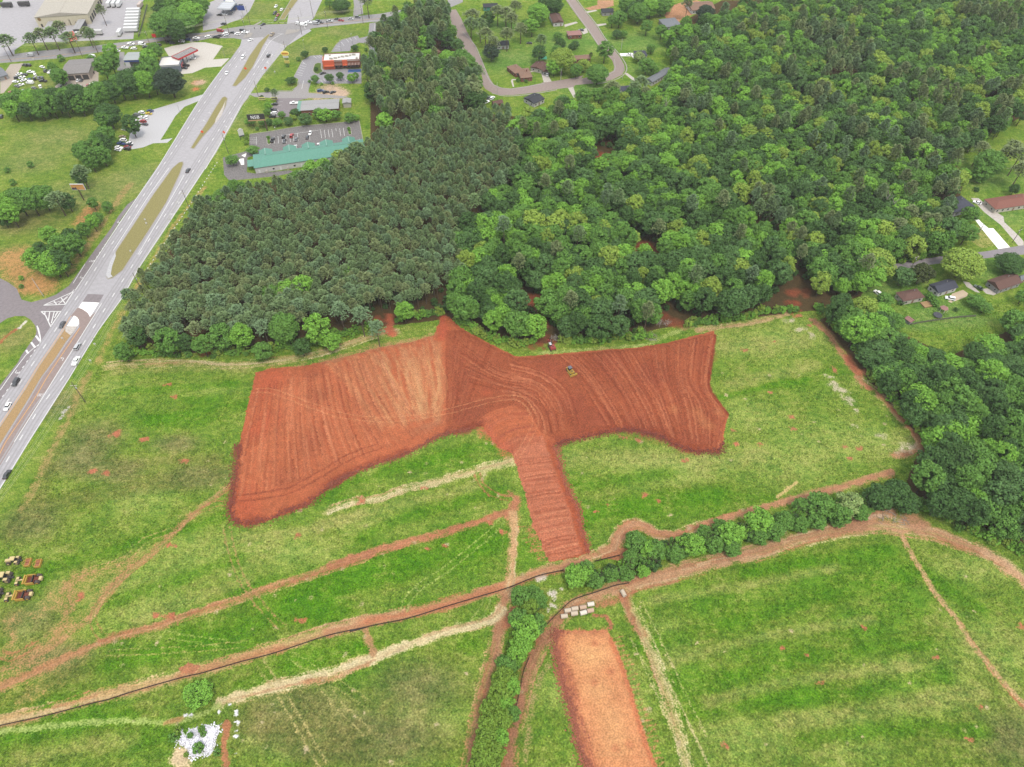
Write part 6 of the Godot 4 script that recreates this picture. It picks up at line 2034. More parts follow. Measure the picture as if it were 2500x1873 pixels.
	plant([
	[-162.8, -369, 3.8, "broad", "mid", 0.72],
	[-169.8, -375.4, 3.4, "broad", "mid", 0.72],
	[-131.7, -379.7, 5.1, "broad", "mid", 0.72],
	[-126.4, -374.3, 6, "broad", "mid", 0.72],
	[-121.3, -380.4, 6.8, "broad", "bright", 0.72],
	[-116.4, -387.8, 6.8, "broad", "bright", 0.72],
	[-111.4, -381.8, 6.8, "broad", "dark", 0.72],
	[-116.1, -373.3, 6, "broad", "mid", 0.72],
	[-123.4, -368.3, 5.1, "broad", "bright", 0.72],
	[-111.5, -368.3, 5.1, "broad", "blue", 0.72],
	[-137.2, -366.3, 4.2, "broad", "mid", 0.72],
	[-131.1, -365.5, 4.2, "broad", "mid", 0.72],
	[-107.5, -395.3, 6, "broad", "yellow", 0.72],
	[-102.6, -402.8, 5.1, "broad", "mid", 0.72],
	[-96, -396.4, 6, "tall", "pine", 0.66],
	[-96.1, -404.4, 5.1, "broad", "mid", 0.72],
	[-101.8, -391.1, 5.1, "tall", "pine_warm", 0.72],
	[-152.6, -362.7, 3.4, "broad", "mid", 0.72],
	[-162.3, -348.7, 4.2, "broad", "bright", 0.72],
	[-103.2, -381.4, 5.1, "tall", "pine_warm", 0.72],
	[-174.2, -347.9, 6.8, "broad", "mid", 0.72],
	[-168.8, -352.9, 6.8, "broad", "mid", 0.72],
	[-177.2, -341.6, 6, "broad", "dark", 0.72],
	[-169.6, -369, 3.4, "broad", "mid", 0.72],
	[-163.3, -369, 3.4, "broad", "dark", 0.72],
	[-180.2, -334.4, 4.2, "broad", "dark", 0.72],
	[-169.8, -341.6, 6, "broad", "mid", 0.72]], "scrub_tree", "between the strip building and the pine stand", "trees between strip building and pines")
	plant([
	[-86.8, -593.9, 9.9, "big", "bright", 0.76],
	[-97.5, -566.6, 6.3, "broad", "mid", 0.77],
	[-85.3, -568.2, 6.3, "broad", "mid", 0.77],
	[-47.4, -528.8, 9, "big", "bright", 0.77],
	[-62.6, -529.4, 7.2, "broad", "bright", 0.77],
	[-63.5, -599.7, 9, "big", "dark", 0.77],
	[-56.6, -596.7, 8.1, "big", "mid", 0.77],
	[-47.8, -582.6, 5.4, "broad", "mid", 0.77],
	[-73, -536.3, 6.3, "broad", "mid", 0.77],
	[-42, -557.6, 5.4, "broad", "blue", 0.77],
	[-53, -508.8, 7.2, "broad", "dark", 0.77],
	[-44.7, -504.5, 7.2, "broad", "dark", 0.77],
	[-37.7, -527.9, 8.1, "big", "mid", 0.77],
	[-33.3, -521.9, 8.1, "big", "mid", 0.77],
	[-28.3, -486.6, 9, "tall", "pine_warm", 0.44],
	[-28.4, -471.9, 8.1, "tall", "pine_warm", 0.49],
	[-46, -477.2, 9, "tall", "pine", 0.44],
	[-41.8, -459, 8.1, "tall", "pine_warm", 0.49],
	[-24.3, -499.1, 5.4, "tall", "pine", 0.73],
	[-26.7, -471.1, 6.3, "broad", "dark", 0.77],
	[-61.1, -513.5, 6.3, "tall", "pine_warm", 0.63]], "corner_tree", "on the left side of the bending street", "trees left of the bending street")
	plant([
	[-32, -603.1, 8.8, "tall", "pine_warm", 0.45],
	[-32.9, -587.1, 7.2, "tall", "pine", 0.55],
	[-20.6, -568.2, 8, "tall", "pine_warm", 0.49],
	[-16, -546.3, 7.2, "broad", "holly", 0.64],
	[-19.5, -609.1, 6.4, "broad", "dark", 0.72],
	[-5, -606.8, 9.6, "tall", "pine_warm", 0.41],
	[-0.5, -594.1, 8, "tall", "pine_warm", 0.49],
	[-4, -563.2, 7.2, "tall", "pine_warm", 0.55],
	[6.8, -576.7, 7.2, "tall", "pine_warm", 0.55],
	[-11.8, -610.4, 7.2, "tall", "pine_warm", 0.55],
	[2.6, -619.7, 7.2, "tall", "pine_warm", 0.55],
	[21.6, -610.5, 9.6, "big", "bright", 0.72],
	[15.9, -589.5, 6.4, "broad", "bright", 0.72],
	[22.2, -551.8, 5.6, "tall", "pine", 0.71],
	[20.6, -541.7, 6.4, "broad", "dark", 0.72],
	[35.3, -629.4, 8, "big", "dark", 0.72],
	[27.7, -635, 7.2, "broad", "dark", 0.72],
	[36.6, -581.9, 4, "broad", "mid", 0.72],
	[34.7, -555, 4.8, "broad", "mid", 0.72],
	[37.4, -525.8, 9.6, "big", "yellow", 0.72],
	[31.1, -521.8, 6.4, "broad", "bright", 0.72],
	[46.6, -563.9, 3.2, "broad", "dark", 0.72],
	[11.6, -597.2, 4.8, "broad", "mid", 0.72],
	[4.4, -512.8, 1.8, "shrub", "mid", 0.72],
	[-0.4, -529.1, 1.6, "shrub", "mid", 0.72],
	[10.5, -511.5, 1.6, "shrub", "mid", 0.72],
	[-25.2, -578.4, 6.4, "tall", "pine", 0.62],
	[-14.6, -548.7, 6.4, "tall", "pine_warm", 0.62]], "garden_tree", "in the gardens inside the bending street", "trees inside the bending street")
	plant([
	[70.4, -542.8, 7.2, "broad", "mid", 0.72],
	[62, -508.3, 8.8, "big", "mid", 0.72],
	[53.5, -528.2, 5.6, "broad", "yellow", 0.72],
	[47.3, -519.3, 5.6, "broad", "mid", 0.72],
	[49.6, -567.4, 4, "broad", "dark", 0.56],
	[84.2, -585.7, 4.8, "broad", "dark", 0.48],
	[89.6, -587.1, 4, "broad", "mid", 0.48],
	[82.2, -606.2, 4.8, "broad", "mid", 0.72],
	[88, -606.9, 7.2, "broad", "mid", 0.72],
	[104, -614.3, 8.8, "big", "mid", 0.72],
	[101.5, -625.4, 7.2, "broad", "dark", 0.72],
	[115.5, -625.7, 8, "big", "bright", 0.72],
	[125.3, -629.4, 8, "big", "mid", 0.72],
	[108.4, -591.6, 5.6, "broad", "mid", 0.72],
	[96.7, -631.4, 8, "big", "mid", 0.72],
	[109.1, -637.2, 8, "big", "dark", 0.72],
	[130.8, -635, 7.2, "broad", "bright", 0.72],
	[96.9, -544, 4.8, "broad", "pale", 0.72],
	[99.8, -524.4, 7.2, "broad", "mid", 0.72],
	[90.7, -488, 8, "tall", "pine", 0.49],
	[69.5, -477.2, 7.2, "tall", "pine_warm", 0.55],
	[84.9, -477.2, 6.4, "tall", "pine", 0.62],
	[160.6, -618.2, 8, "big", "holly", 0.72],
	[144.7, -619.7, 5.6, "tall", "pine_warm", 0.71],
	[119.3, -584.6, 5.6, "broad", "mid", 0.72],
	[124, -572.4, 6.4, "broad", "bright", 0.72],
	[129.8, -577, 7.2, "broad", "mid", 0.72],
	[108.1, -558.6, 4, "broad", "mid", 0.72],
	[60.2, -544, 1.8, "tall", "cedar", 0.96],
	[37.8, -564.8, 4.8, "broad", "dark", 0.72],
	[37.2, -524.4, 7.2, "broad", "bright", 0.72],
	[61.3, -481, 6.4, "broad", "mid", 0.72],
	[49.8, -474.4, 6.4, "broad", "mid", 0.72],
	[34.7, -469.1, 6.4, "broad", "mid", 0.72],
	[92, -471.9, 5.6, "tall", "pine_warm", 0.71],
	[127.8, -538.9, 5.6, "broad", "mid", 0.72],
	[106.1, -521.6, 4, "broad", "mid", 0.72]], "street_tree", "along the upper curving street", "trees along the upper street")
	plant([
	[191.9, -293.7, 10.4, "big", "yellow", 0.60],
	[185.7, -292.7, 7.2, "broad", "bright", 0.68],
	[186.6, -283.8, 7.2, "broad", "bright", 0.68],
	[237.6, -293, 11.2, "big", "yellow", 0.64],
	[204.7, -286.2, 6.4, "broad", "blue", 0.68],
	[214.7, -287.4, 6.4, "broad", "cedar", 0.83],
	[265.8, -296.8, 8, "big", "dark", 0.60],
	[293, -388, 9.6, "big", "mid", 0.68],
	[287.6, -382.2, 6.4, "broad", "mid", 0.68],
	[277.3, -382.7, 4.8, "broad", "bright", 0.68],
	[282.9, -372.8, 2, "shrub", "dark", 0.68],
	[301.9, -368.2, 3.2, "broad", "dark", 0.98],
	[252.1, -320.7, 6.4, "broad", "mid", 0.68],
	[264, -341.7, 5.6, "broad", "mid", 0.68],
	[251.5, -329.4, 5.6, "broad", "mid", 0.68],
	[229.7, -327.2, 5.6, "tall", "pine_warm", 0.68],
	[233.7, -325.6, 5.6, "tall", "pine_warm", 0.68],
	[212.2, -321.3, 5.6, "tall", "pine_warm", 0.68],
	[223.2, -333.3, 5.6, "tall", "pine_warm", 0.68],
	[310, -389.5, 7.2, "tall", "pine_warm", 0.55],
	[310.9, -400, 7.2, "tall", "pine_warm", 0.55],
	[305, -375.3, 7.2, "tall", "pine_warm", 0.55],
	[304.5, -393.6, 6.4, "tall", "pine_warm", 0.62],
	[291.9, -400, 6.4, "tall", "pine_warm", 0.62],
	[270.5, -390.4, 6.4, "broad", "bright", 0.68],
	[237.1, -270.5, 4.8, "broad", "mid", 0.52],
	[216.9, -273.2, 2.7, "shrub", "mid", 0.68],
	[217.5, -270.6, 2.4, "shrub", "mid", 0.68],
	[216.8, -276.8, 2.4, "shrub", "mid", 0.68],
	[189.6, -269.3, 4.8, "broad", "mid", 0.68],
	[184.4, -259.3, 6.4, "broad", "bright", 0.68],
	[177.5, -261.7, 7.2, "broad", "yellow", 0.68],
	[188, -252.8, 5.6, "broad", "mid", 0.68],
	[176.8, -248.5, 7.2, "broad", "bright", 0.68],
	[239.6, -265.1, 4, "broad", "mid", 0.52],
	[261.5, -271.9, 4, "broad", "mid", 0.68],
	[246.6, -251.1, 7.2, "broad", "mid", 0.68],
	[226.7, -266.6, 1.4, "shrub", "dark", 0.68],
	[200.3, -271.4, 1.9, "shrub", "dark", 0.68]], "lane_tree", "round the houses on the right", "trees round the right hand houses")

# ---------- buildings ----------
func window_in(parent: Node3D, x: float, y: float, z: float, turn: float, w: float, h: float):
	var f := piece("window", box_mesh(-w / 2 - 0.08, -h / 2 - 0.08, 0.0, w / 2 + 0.08, h / 2 + 0.08, 0.06), plain("trim_white", Color(0.691, 0.685, 0.674), 0.6), parent)
	f.position = Vector3(x, y, z)
	f.rotation.y = turn
	piece("pane", box_mesh(-w / 2, -h / 2, 0.061, w / 2, h / 2, 0.085), plain("window_glass", Color(0.12, 0.14, 0.16), 0.12, 0.0, 0.6), f)

func door_in(parent: Node3D, x: float, z: float, turn: float, w: float, h: float, m: Material, called := "door"):
	var d := piece(called, box_mesh(-w / 2, 0.0, 0.0, w / 2, h, 0.07), m, parent)
	d.position = Vector3(x, 0.05, z)
	d.rotation.y = turn

# a, b: front eave corners, c: rear corner over a (metres, on plan). kind: gable (ridge along the longer side), gable_z, hip, flat
func house(called: String, e: Array, h: float, kind: String, rise: float, wall: Material, roof: Material, label: String, category: String, group := "", wins := true) -> Node3D:
	var a := Vector2(e[0], e[1])
	var b := Vector2(e[2], e[3])
	var c := Vector2(e[4], e[5])
	var ux := (b - a).normalized()
	var uz := Vector2(-ux.y, ux.x)
	var deep := maxf(3.0, absf((c - a).dot(uz)))
	var wide := a.distance_to(b)
	var mid := (a + b) * 0.5 - uz * deep * 0.5
	var t := thing(called, Vector3(mid.x, 0, mid.y), -atan2(ux.y, ux.x), label, category, group)
	t.set_meta("size", Vector2(wide, deep))
	var over := 0.45 if kind != "flat" else 0.0
	var wx := wide / 2 - over
	var wz := deep / 2 - over
	piece("wall", box_mesh(-wx, 0, -wz, wx, h - 0.02, wz), wall, t)
	var st := st_new()
	var x := wide / 2
	var z := deep / 2
	if kind == "flat":
		bx(st, -x, h, -z, x, h + 0.35, z)
		var r := piece("roof", done(st), roof, t)
		var sp := st_new()
		for s in [[-x, -z, x, -z + 0.35], [-x, z - 0.35, x, z], [-x, -z + 0.35, -x + 0.35, z - 0.35], [x - 0.35, -z + 0.35, x, z - 0.35]]:
			bx(sp, s[0], h + 0.35, s[1], s[2], h + 0.8, s[3])
		piece("parapet", done(sp), wall, r)
	else:
		var along_x := wide >= deep if kind != "gable_z" else false
		if kind == "gable_x": along_x = true
		var in_ := (minf(x, z) if kind == "hip" else 0.0)
		var r0: Vector3
		var r1: Vector3
		if along_x:
			r0 = Vector3(-x + in_, h + rise, 0)
			r1 = Vector3(x - in_, h + rise, 0)
		else:
			r0 = Vector3(0, h + rise, z - in_)
			r1 = Vector3(0, h + rise, -z + in_)
		var p := [Vector3(-x, h, z), Vector3(x, h, z), Vector3(x, h, -z), Vector3(-x, h, -z)]
		var q := []
		for v in p: q.append(v + Vector3(0, 0.14, 0))
		if along_x:
			quad(st, q[0], r0, r1, q[1])
			quad(st, q[2], r1, r0, q[3])
			tri(st, q[1], r1, q[2])
			tri(st, q[3], r0, q[0])
		else:
			quad(st, q[1], r0, r1, q[2])
			quad(st, q[3], r1, r0, q[0])
			tri(st, q[0], r0, q[1])
			tri(st, q[2], r1, q[3])
		for i in 4:
			quad(st, p[i], q[i], q[(i + 1) % 4], p[(i + 1) % 4])
		tri(st, p[0], p[1], p[2])
		tri(st, p[0], p[2], p[3])
		var r := piece("roof", done(st), roof, t)
		var cap := st_new()
		rod(cap, r0, r1, 0.14, 0.14, 5)
		piece("ridge_cap", done(cap), roof, r)
		if category == "house":
			piece("vent_pipe", box_mesh(wide * 0.18, h + rise * 0.4, -0.3 - deep * 0.12, wide * 0.18 + 0.25, h + rise + 0.15, -0.05 - deep * 0.12), plain("vent_grey", Color(0.544, 0.533, 0.515), 0.5), r)
	if wins:
		var k := maxi(2, int(wide / 3.4))
		for i in k:
			var xx := -wx + (i + 0.5) * wx * 2.0 / k
			if i == k / 2:
				door_in(t, xx, wz, 0.0, 1.0, 2.05, plain("door_brown", Color(0.427, 0.309, 0.251), 0.6))
			else:
				window_in(t, xx, 1.55, wz, 0.0, 1.1, 1.1)
			window_in(t, xx, 1.55, -wz, PI, 1.1, 1.1)
		for s in [-1, 1]:
			for i in 2:
				window_in(t, s * wx, 1.55, -wz * 0.5 + i * wz, s * PI / 2, 1.0, 1.0)
	return t

func build_buildings():
	var cream := grain("siding_cream", Color(0.668, 0.644, 0.597), 4.0, 0.85, 1.0)
	var whitew := grain("siding_white", Color(0.703, 0.697, 0.685), 4.0, 0.86, 1.0)
	var brick := grain("brick_wall", Color(0.474, 0.303, 0.256), 3.0, 0.7, 1.0)
	var greyw := grain("siding_grey", Color(0.544, 0.539, 0.533), 4.0, 0.85, 1.0)
	var tealw := grain("siding_teal", Color(0.268, 0.492, 0.433), 4.0, 0.85, 1.0)
	var r_brown := grain("shingle_brown", Color(0.403, 0.303, 0.274), 5.0, 0.68, 1.0)
	var r_red := grain("shingle_red", Color(0.492, 0.327, 0.286), 5.0, 0.72, 1.0)
	var r_slate := grain("shingle_slate", Color(0.268, 0.274, 0.315), 5.0, 0.7, 1.0)
	var r_tan := grain("shingle_tan", Color(0.509, 0.403, 0.345), 5.0, 0.72, 1.0)
	var r_pink := grain("shingle_pink", Color(0.562, 0.421, 0.403), 5.0, 0.75, 1.0)
	var r_grey := grain("shingle_grey", Color(0.445, 0.456, 0.474), 5.0, 0.75, 1.0)
	var r_dark := grain("shingle_dark", Color(0.233, 0.239, 0.256), 5.0, 0.7, 1.0)
	var r_mem := grain("roof_membrane", Color(0.782, 0.769, 0.750), 9.0, 0.85, 1.0)
	var r_metal := grain("roof_metal", Color(0.574, 0.568, 0.568), 9.0, 0.8, 1.0)
	var g := "small houses of the neighbourhood"
	var list := [
		[[200.6,-270.3,212.9,-273.6,199.3,-277.3], "hip", 2.0, cream, r_brown, "cream house with square brown hipped roof and a wooden deck"],
		[[220.9,-276.5,233.1,-281.1,218.4,-283.4], "gable_x", 1.9, whitew, r_slate, "white house with slate blue gabled roof and tan patio"],
		[[253.4,-278.8,268.2,-284.9,250.5,-286.7], "gable_x", 2.2, greyw, r_brown, "long pale house with brown gabled roof near the right edge"],
		[[268.3,-286.7,272.5,-288.2,268.6,-290.2], "gable_x", 1.6, whitew, r_grey, "white building cut off by the right edge"],
		[[283,-349.5,309,-355.5,282,-360.2], "hip", 2.0, cream, r_red, "long low house with brick red hipped roof"],
		[[258.1,-346.4,272.9,-351.8,262.5,-361.2], "hip", 2.4, whitew, r_slate, "dark slate roofed house half hidden under pines"],
		[[-63.7,-574.9,-52.2,-576.6,-66.1,-587.7], "hip", 1.8, brick, r_brown, "brown roofed brick house among trees left of the street"],
		[[-61.2,-550.5,-54.6,-554.5,-65,-568.3], "gable_z", 2.0, brick, r_tan, "grey brown gabled house with brick end below the brown roofed one"],
		[[6.4,-512,15.4,-513.8,3,-526.6], "hip", 2.0, brick, r_tan, "brick corner house with tan hipped roof"],
		[[23,-522.2,28.2,-523.2,20.8,-529.6], "gable_z", 1.4, greyw, r_brown, "open carport with brown gabled roof beside the corner house"],
		[[22.4,-525.2,27.6,-534.9,16,-534.9], "gable_x", 1.4, cream, r_brown, "brown roofed outbuilding behind the carport"],
		[[33.9,-608.4,43,-609.9,31.5,-626.5], "gable_z", 2.2, whitew, r_brown, "white garage fronted house with brown gabled roof"],
		[[45.1,-584.3,56.6,-586,45,-592.9], "hip", 1.8, brick, r_pink, "small brick house with pink hipped roof"],
		[[76,-629.4,86.1,-630.3,79,-637], "gable_x", 1.8, greyw, r_dark, "small grey house with dark roof across the upper street"],
		[[-12.1,-565.8,-1.9,-567,-11.9,-574.9], "gable_x", 1.6, whitew, r_dark, "white house glimpsed behind tall pines"],
		[[-24.6,-639.9,-12,-641.1,-26.4,-646.8], "gable_x", 1.8, tealw, r_dark, "teal house with dark roof at the top"],
		[[15.5,-474.2,23.5,-481.5,13.1,-487.5], "gable_x", 1.5, whitew, r_dark, "white house with charcoal panelled roof below the street"],
		[[-13,-472.9,-5.9,-475.5,-13.1,-478.2], "gable_x", 1.4, brick, r_brown, "brown roof showing between trees below the street"],
		[[46.4,-541.4,60.5,-543.9,46.1,-548.6], "gable_x", 1.2, brick, r_tan, "low tan roofed house with dark solar panels"],
		[[94.9,-548.1,104.4,-548.9,94.8,-557.2], "hip", 2.0, whitew, r_slate, "dark hipped roof house with white drive"],
		[[102.5,-505.5,119.4,-523.7,100.8,-513.4], "gable_x", 1.8, whitew, r_grey, "long white house with pale grey roof set diagonally"],
		[[79.5,-488.9,86.9,-490.2,78.1,-499.9], "hip", 1.8, whitew, r_slate, "slate roofed house tucked under pines below the bend"],
		[[125.4,-600,139.6,-603.5,124.2,-616.3], "hip", 1.6, greyw, r_grey, "grey roofed building in the red clearing"],
		[[152.5,-633.2,173.2,-637,153.8,-650.7], "gable_x", 2.4, whitew, r_tan, "large tan roofed house at the top edge"],
		[[-380,-511.3,-373.2,-517.8,-386.7,-528.1], "gable_x", 1.8, greyw, r_grey, "grey house cut off by the left edge"]]
	for l in list:
		house("house", l[0], 3.0, l[1], l[2], l[3], l[4], l[5], "house", g)
	var hs := get_node("house_008")
	var wing := house("house", [2.3,-519.2,9.9,-523.7,-0.4,-532.7], 3.0, "hip", 1.8, brick, r_tan, "rear wing with tan hipped roof behind the brick corner house", "house", g)
	var ch := piece("chimney", box_mesh(1.0, 3.0, 0.2, 1.7, 5.8, 0.9), brick, hs)
	var dk: Node3D = get_node("house")
	piece("deck", box_mesh(4.0, 0.0, 4.2, 9.0, 0.7, 8.2), grain("deck_wood", Color(0.591, 0.480, 0.350), 3.0, 0.75, 1.0), dk)
	var tarp := thing("green_tarp", Vector3((Vector2(23.8, -546.9)).x, 0, (Vector2(23.8, -546.9)).y), 0.0, "green tarp shelter behind the carport", "tarp")
	var tst := st_new()
	tst.set_smooth_group(-1)
	quad(tst, Vector3(-3, 2.2, 2), Vector3(-3, 2.6, -2), Vector3(3, 2.5, -2), Vector3(3, 2.1, 2))
	quad(tst, Vector3(3, 2.05, 2), Vector3(3, 2.45, -2), Vector3(-3, 2.55, -2), Vector3(-3, 2.15, 2))
	piece("cover", done(tst), plain("tarp_green", Color(0.000, 0.427, 0.295), 0.5), tarp)
	for s in [[-2.8, 1.8], [2.8, 1.8], [2.8, -1.8], [-2.8, -1.8]]:
		piece("post", box_mesh(s[0] - 0.06, 0, s[1] - 0.06, s[0] + 0.06, 2.3, s[1] + 0.06), plain("post_grey", Color(0.427, 0.427, 0.427), 0.6), tarp)
	var sh := house("garden_shed", [199.2,-255.7,202,-257.4,197.9,-259.4], 2.0, "gable_z", 0.9, greyw, r_pink, "small pinkish roofed shed at the wood edge", "shed", "", false)
	# backyard things
	var gz := thing("gazebo", Vector3((Vector2(220.3, -266.4)).x, 0, (Vector2(220.3, -266.4)).y), 0.3, "hexagonal pinkish gazebo roof on the lawn", "gazebo")
	var st := st_new()
	for i in 6:
		var c0 := Vector3(cos(-TAU * i / 6) * 2.1, 2.2, sin(-TAU * i / 6) * 2.1)
		var c1 := Vector3(cos(-TAU * (i + 1) / 6) * 2.1, 2.2, sin(-TAU * (i + 1) / 6) * 2.1)
		tri(st, c0, Vector3(0, 2.75, 0), c1)
		tri(st, c1, Vector3(0, 2.6, 0), c0)
		piece("post", box_mesh(c0.x * 0.92 - 0.06, 0, c0.z * 0.92 - 0.06, c0.x * 0.92 + 0.06, 2.25, c0.z * 0.92 + 0.06), plain("trim_white", Color(0.691, 0.685, 0.674), 0.6), gz)
	piece("roof", done(st), r_pink, gz)
	var tp := thing("trampoline", Vector3((Vector2(216.1, -262.7)).x, 0, (Vector2(216.1, -262.7)).y), 0.0, "round black trampoline on the lawn", "trampoline")
	st = st_new()
	rod(st, Vector3(0, 0.86, 0), Vector3(0, 0.9, 0), 2.0, 2.0, 24)
	piece("mat", done(st), plain("rubber_black", Color(0.192, 0.192, 0.215), 0.8), tp)
	var tor := TorusMesh.new()
	tor.inner_radius = 1.95
	tor.outer_radius = 2.2
	tor.rings = 24
	tor.ring_segments = 6
	piece("pad", tor, plain("pad_dark", Color(0.233, 0.233, 0.256), 0.7), tp).position.y = 0.9
	for i in 6:
		var c0 := Vector3(cos(TAU * i / 6) * 2.05, 0, sin(TAU * i / 6) * 2.05)
		piece("leg", box_mesh(c0.x - 0.04, 0, c0.z - 0.04, c0.x + 0.04, 0.9, c0.z + 0.04), plain("post_grey", Color(0.427, 0.427, 0.427), 0.6), tp)
	build_commerce(cream, whitew, brick, greyw, r_mem, r_metal)

func bays(t: Node3D, n: int, x0: float, x1: float, z: float, w: float, h: float, m: Material, turn := 0.0):
	for i in n:
		var x := lerpf(x0, x1, (i + 0.5) / n)
		if turn == 0.0: door_in(t, x, z, 0.0, w, h, m, "bay_door")
		else: door_in(t, z, x, turn, w, h, m, "bay_door")

func lettering(parent: Node3D, text: String, at: Vector3, turn: float, size: float, m: Material):
	var tm := TextMesh.new()
	tm.text = text
	tm.font_size = 32
	tm.pixel_size = size / 32.0
	tm.depth = 0.06
	var o := piece("lettering", tm, m, parent)
	o.position = at
	o.rotation.y = turn

func build_commerce(cream: Material, whitew: Material, brick: Material, greyw: Material, r_mem: Material, r_metal: Material):
	var dark := plain("opening_dark", Color(0.192, 0.180, 0.180), 0.8)
	var redm := plain("fascia_red", Color(0.644, 0.145, 0.162), 0.5)
	var wh := house("warehouse", [-391,-606.5,-349.6,-613.8,-404.9,-652.4], 8.0, "gable_z", 2.6, grain("panel_cream", Color(0.709, 0.680, 0.591), 9.0, 0.88, 1.0), grain("roof_cream", Color(0.633, 0.609, 0.568), 16.0, 0.82, 1.0), "big cream warehouse with a low pale gabled roof", "warehouse", "", false)
	var sz: Vector2 = wh.get_meta("size")
	bays(wh, 7, -sz.y * 0.45, sz.y * 0.47, sz.x / 2 - 0.45, 4.0, 4.5, dark, PI / 2)
	bays(wh, 2, sz.x * 0.02, sz.x * 0.2, sz.y / 2 - 0.45, 5.0, 4.6, plain("shutter_cream", Color(0.650, 0.621, 0.544), 0.6))
	for i in 4: door_in(wh, -sz.x * 0.42 + i * sz.x * 0.21, sz.y / 2 - 0.45, 0.0, 1.4, 2.6, dark)
	var med := st_new()
	rod(med, Vector3(-sz.x * 0.42, 6.3, sz.y / 2 - 0.45), Vector3(-sz.x * 0.42, 6.3, sz.y / 2 - 0.3), 1.3, 1.3, 16)
	piece("round_emblem", done(med), plain("emblem_brown", Color(0.427, 0.327, 0.162), 0.6), wh)
	for l in [[[-378.5,-592.8,-374,-593.7,-382.4,-607.1], "grey lean-to dock canopy on the left of the warehouse front"], [[-355.3,-591.9,-349.3,-592.8,-361,-610.7], "grey dock canopy at the right of the warehouse front"]]:
		house("dock_canopy", l[0], 4.5, "gable_z", 0.5, grain("dock_wall", Color(0.339, 0.333, 0.339), 5.0, 0.8, 1.0), r_metal, l[1], "canopy", "", false)
	var rep := house("repair_shop", [-331.4,-513.6,-312.1,-516.5,-344.5,-535.9], 5.0, "gable_x", 1.6, grain("panel_pink", Color(0.668, 0.609, 0.580), 6.0, 0.85, 1.0), grain("roof_weathered", Color(0.509, 0.492, 0.486), 9.0, 0.7, 1.0), "repair shop with weathered grey roof and three dark bays", "workshop", "", false)
	sz = rep.get_meta("size")
	bays(rep, 3, -sz.x * 0.32, sz.x * 0.45, sz.y / 2 - 0.45, 4.0, 3.6, dark)
	window_in(rep, -sz.x * 0.42, 2.2, sz.y / 2 - 0.45, 0.0, 1.6, 1.2)
	var blue := house("blue_shop", [-294,-536.4,-279.3,-537.5,-298.1,-549.8], 5.0, "gable_x", 0.9, plain("panel_blue", Color(0.168, 0.268, 0.533), 0.5), grain("roof_pale", Color(0.591, 0.609, 0.603), 9.0, 0.8, 1.0), "blue fronted shop with pale metal roof", "workshop", "", false)
	sz = blue.get_meta("size")
	bays(blue, 3, -sz.x * 0.2, sz.x * 0.46, sz.y / 2 - 0.45, 4.2, 3.6, dark)
	bays(blue, 1, -sz.x * 0.46, -sz.x * 0.22, sz.y / 2 - 0.45, 3.6, 3.4, plain("shutter_white", Color(0.691, 0.691, 0.691), 0.5))
	var store := house("fuel_store", [-264.4,-526.9,-249.3,-529,-268.1,-541.8], 4.5, "flat", 0.0, grain("panel_slate", Color(0.403, 0.433, 0.480), 5.0, 0.8, 1.0), r_mem, "white roofed shop of the red canopy fuel station", "shop", "", false)
	sz = store.get_meta("size")
	door_in(store, sz.x / 2, 0.0, PI / 2, 6.0, 3.0, redm, "red_front")
	for i in 3: window_in(store, sz.x / 2 + 0.08, 1.5, -sz.y * 0.3 + i * sz.y * 0.3, PI / 2, 2.0, 1.6)
	fuel_canopy([-251.5,-536.1,-241.3,-551.7,-257.5,-541.8], 6.0, redm, grain("deck_dark", Color(0.268, 0.256, 0.256), 4.0, 0.7, 1.0), "long red edged fuel canopy with a ribbed dark deck", 10)
	fuel_canopy([-248,-629.3,-236.5,-628.3,-250.1,-644.2], 6.0, plain("fascia_white", Color(0.680, 0.691, 0.709), 0.4), grain("deck_white", Color(0.680, 0.691, 0.709), 6.0, 0.85, 1.0), "white fuel canopy at the top of the picture", 4)
	house("fuel_store", [-241.1,-639.3,-235,-643.2,-247.6,-652], 4.0, "flat", 0.0, plain("panel_navy", Color(0.192, 0.268, 0.427), 0.5), r_mem, "small white roofed shop behind the white fuel canopy", "shop", "", true)
	# restaurant
	var orange := plain("trim_orange", Color(0.668, 0.315, 0.198), 0.5)
	var re := house("restaurant", [-142.2,-533.3,-115,-535.9,-144.4,-544.9], 5.5, "flat", 0.0, grain("brick_brown", Color(0.503, 0.350, 0.303), 3.0, 0.75, 1.0), r_mem, "restaurant with white flat roof and orange entrance", "restaurant", "", false)
	sz = re.get_meta("size")
	var fz := sz.y / 2
	piece("orange_entrance", box_mesh(-sz.x / 2 - 0.4, 0, fz, -sz.x * 0.2, 6.6, fz + 1.2), orange, re)
	piece("orange_side", box_mesh(-sz.x / 2 - 0.5, 0.0, -fz * 0.2, -sz.x / 2, 6.4, fz + 0.6), orange, re)
	piece("awning", box_mesh(-sz.x / 2 + 0.6, 2.8, fz + 1.2, -sz.x * 0.21, 3.2, fz + 2.8), orange, re)
	piece("awning", box_mesh(sz.x * 0.02, 2.8, fz, sz.x * 0.16, 3.2, fz + 2.2), orange, re)
	piece("orange_tower", box_mesh(sz.x * 0.02, 3.2, fz, sz.x * 0.16, 6.2, fz + 0.8), orange, re)
	var slat := grain("slat_brown", Color(0.427, 0.327, 0.292), 2.0, 0.75, 1.0)
	piece("lean_roof", box_mesh(sz.x * 0.16, 3.6, fz, sz.x / 2, 3.9, fz + 4.0), slat, re)
	piece("lean_roof", box_mesh(-sz.x * 0.19, 3.6, fz, sz.x * 0.02, 3.9, fz + 3.4), slat, re)
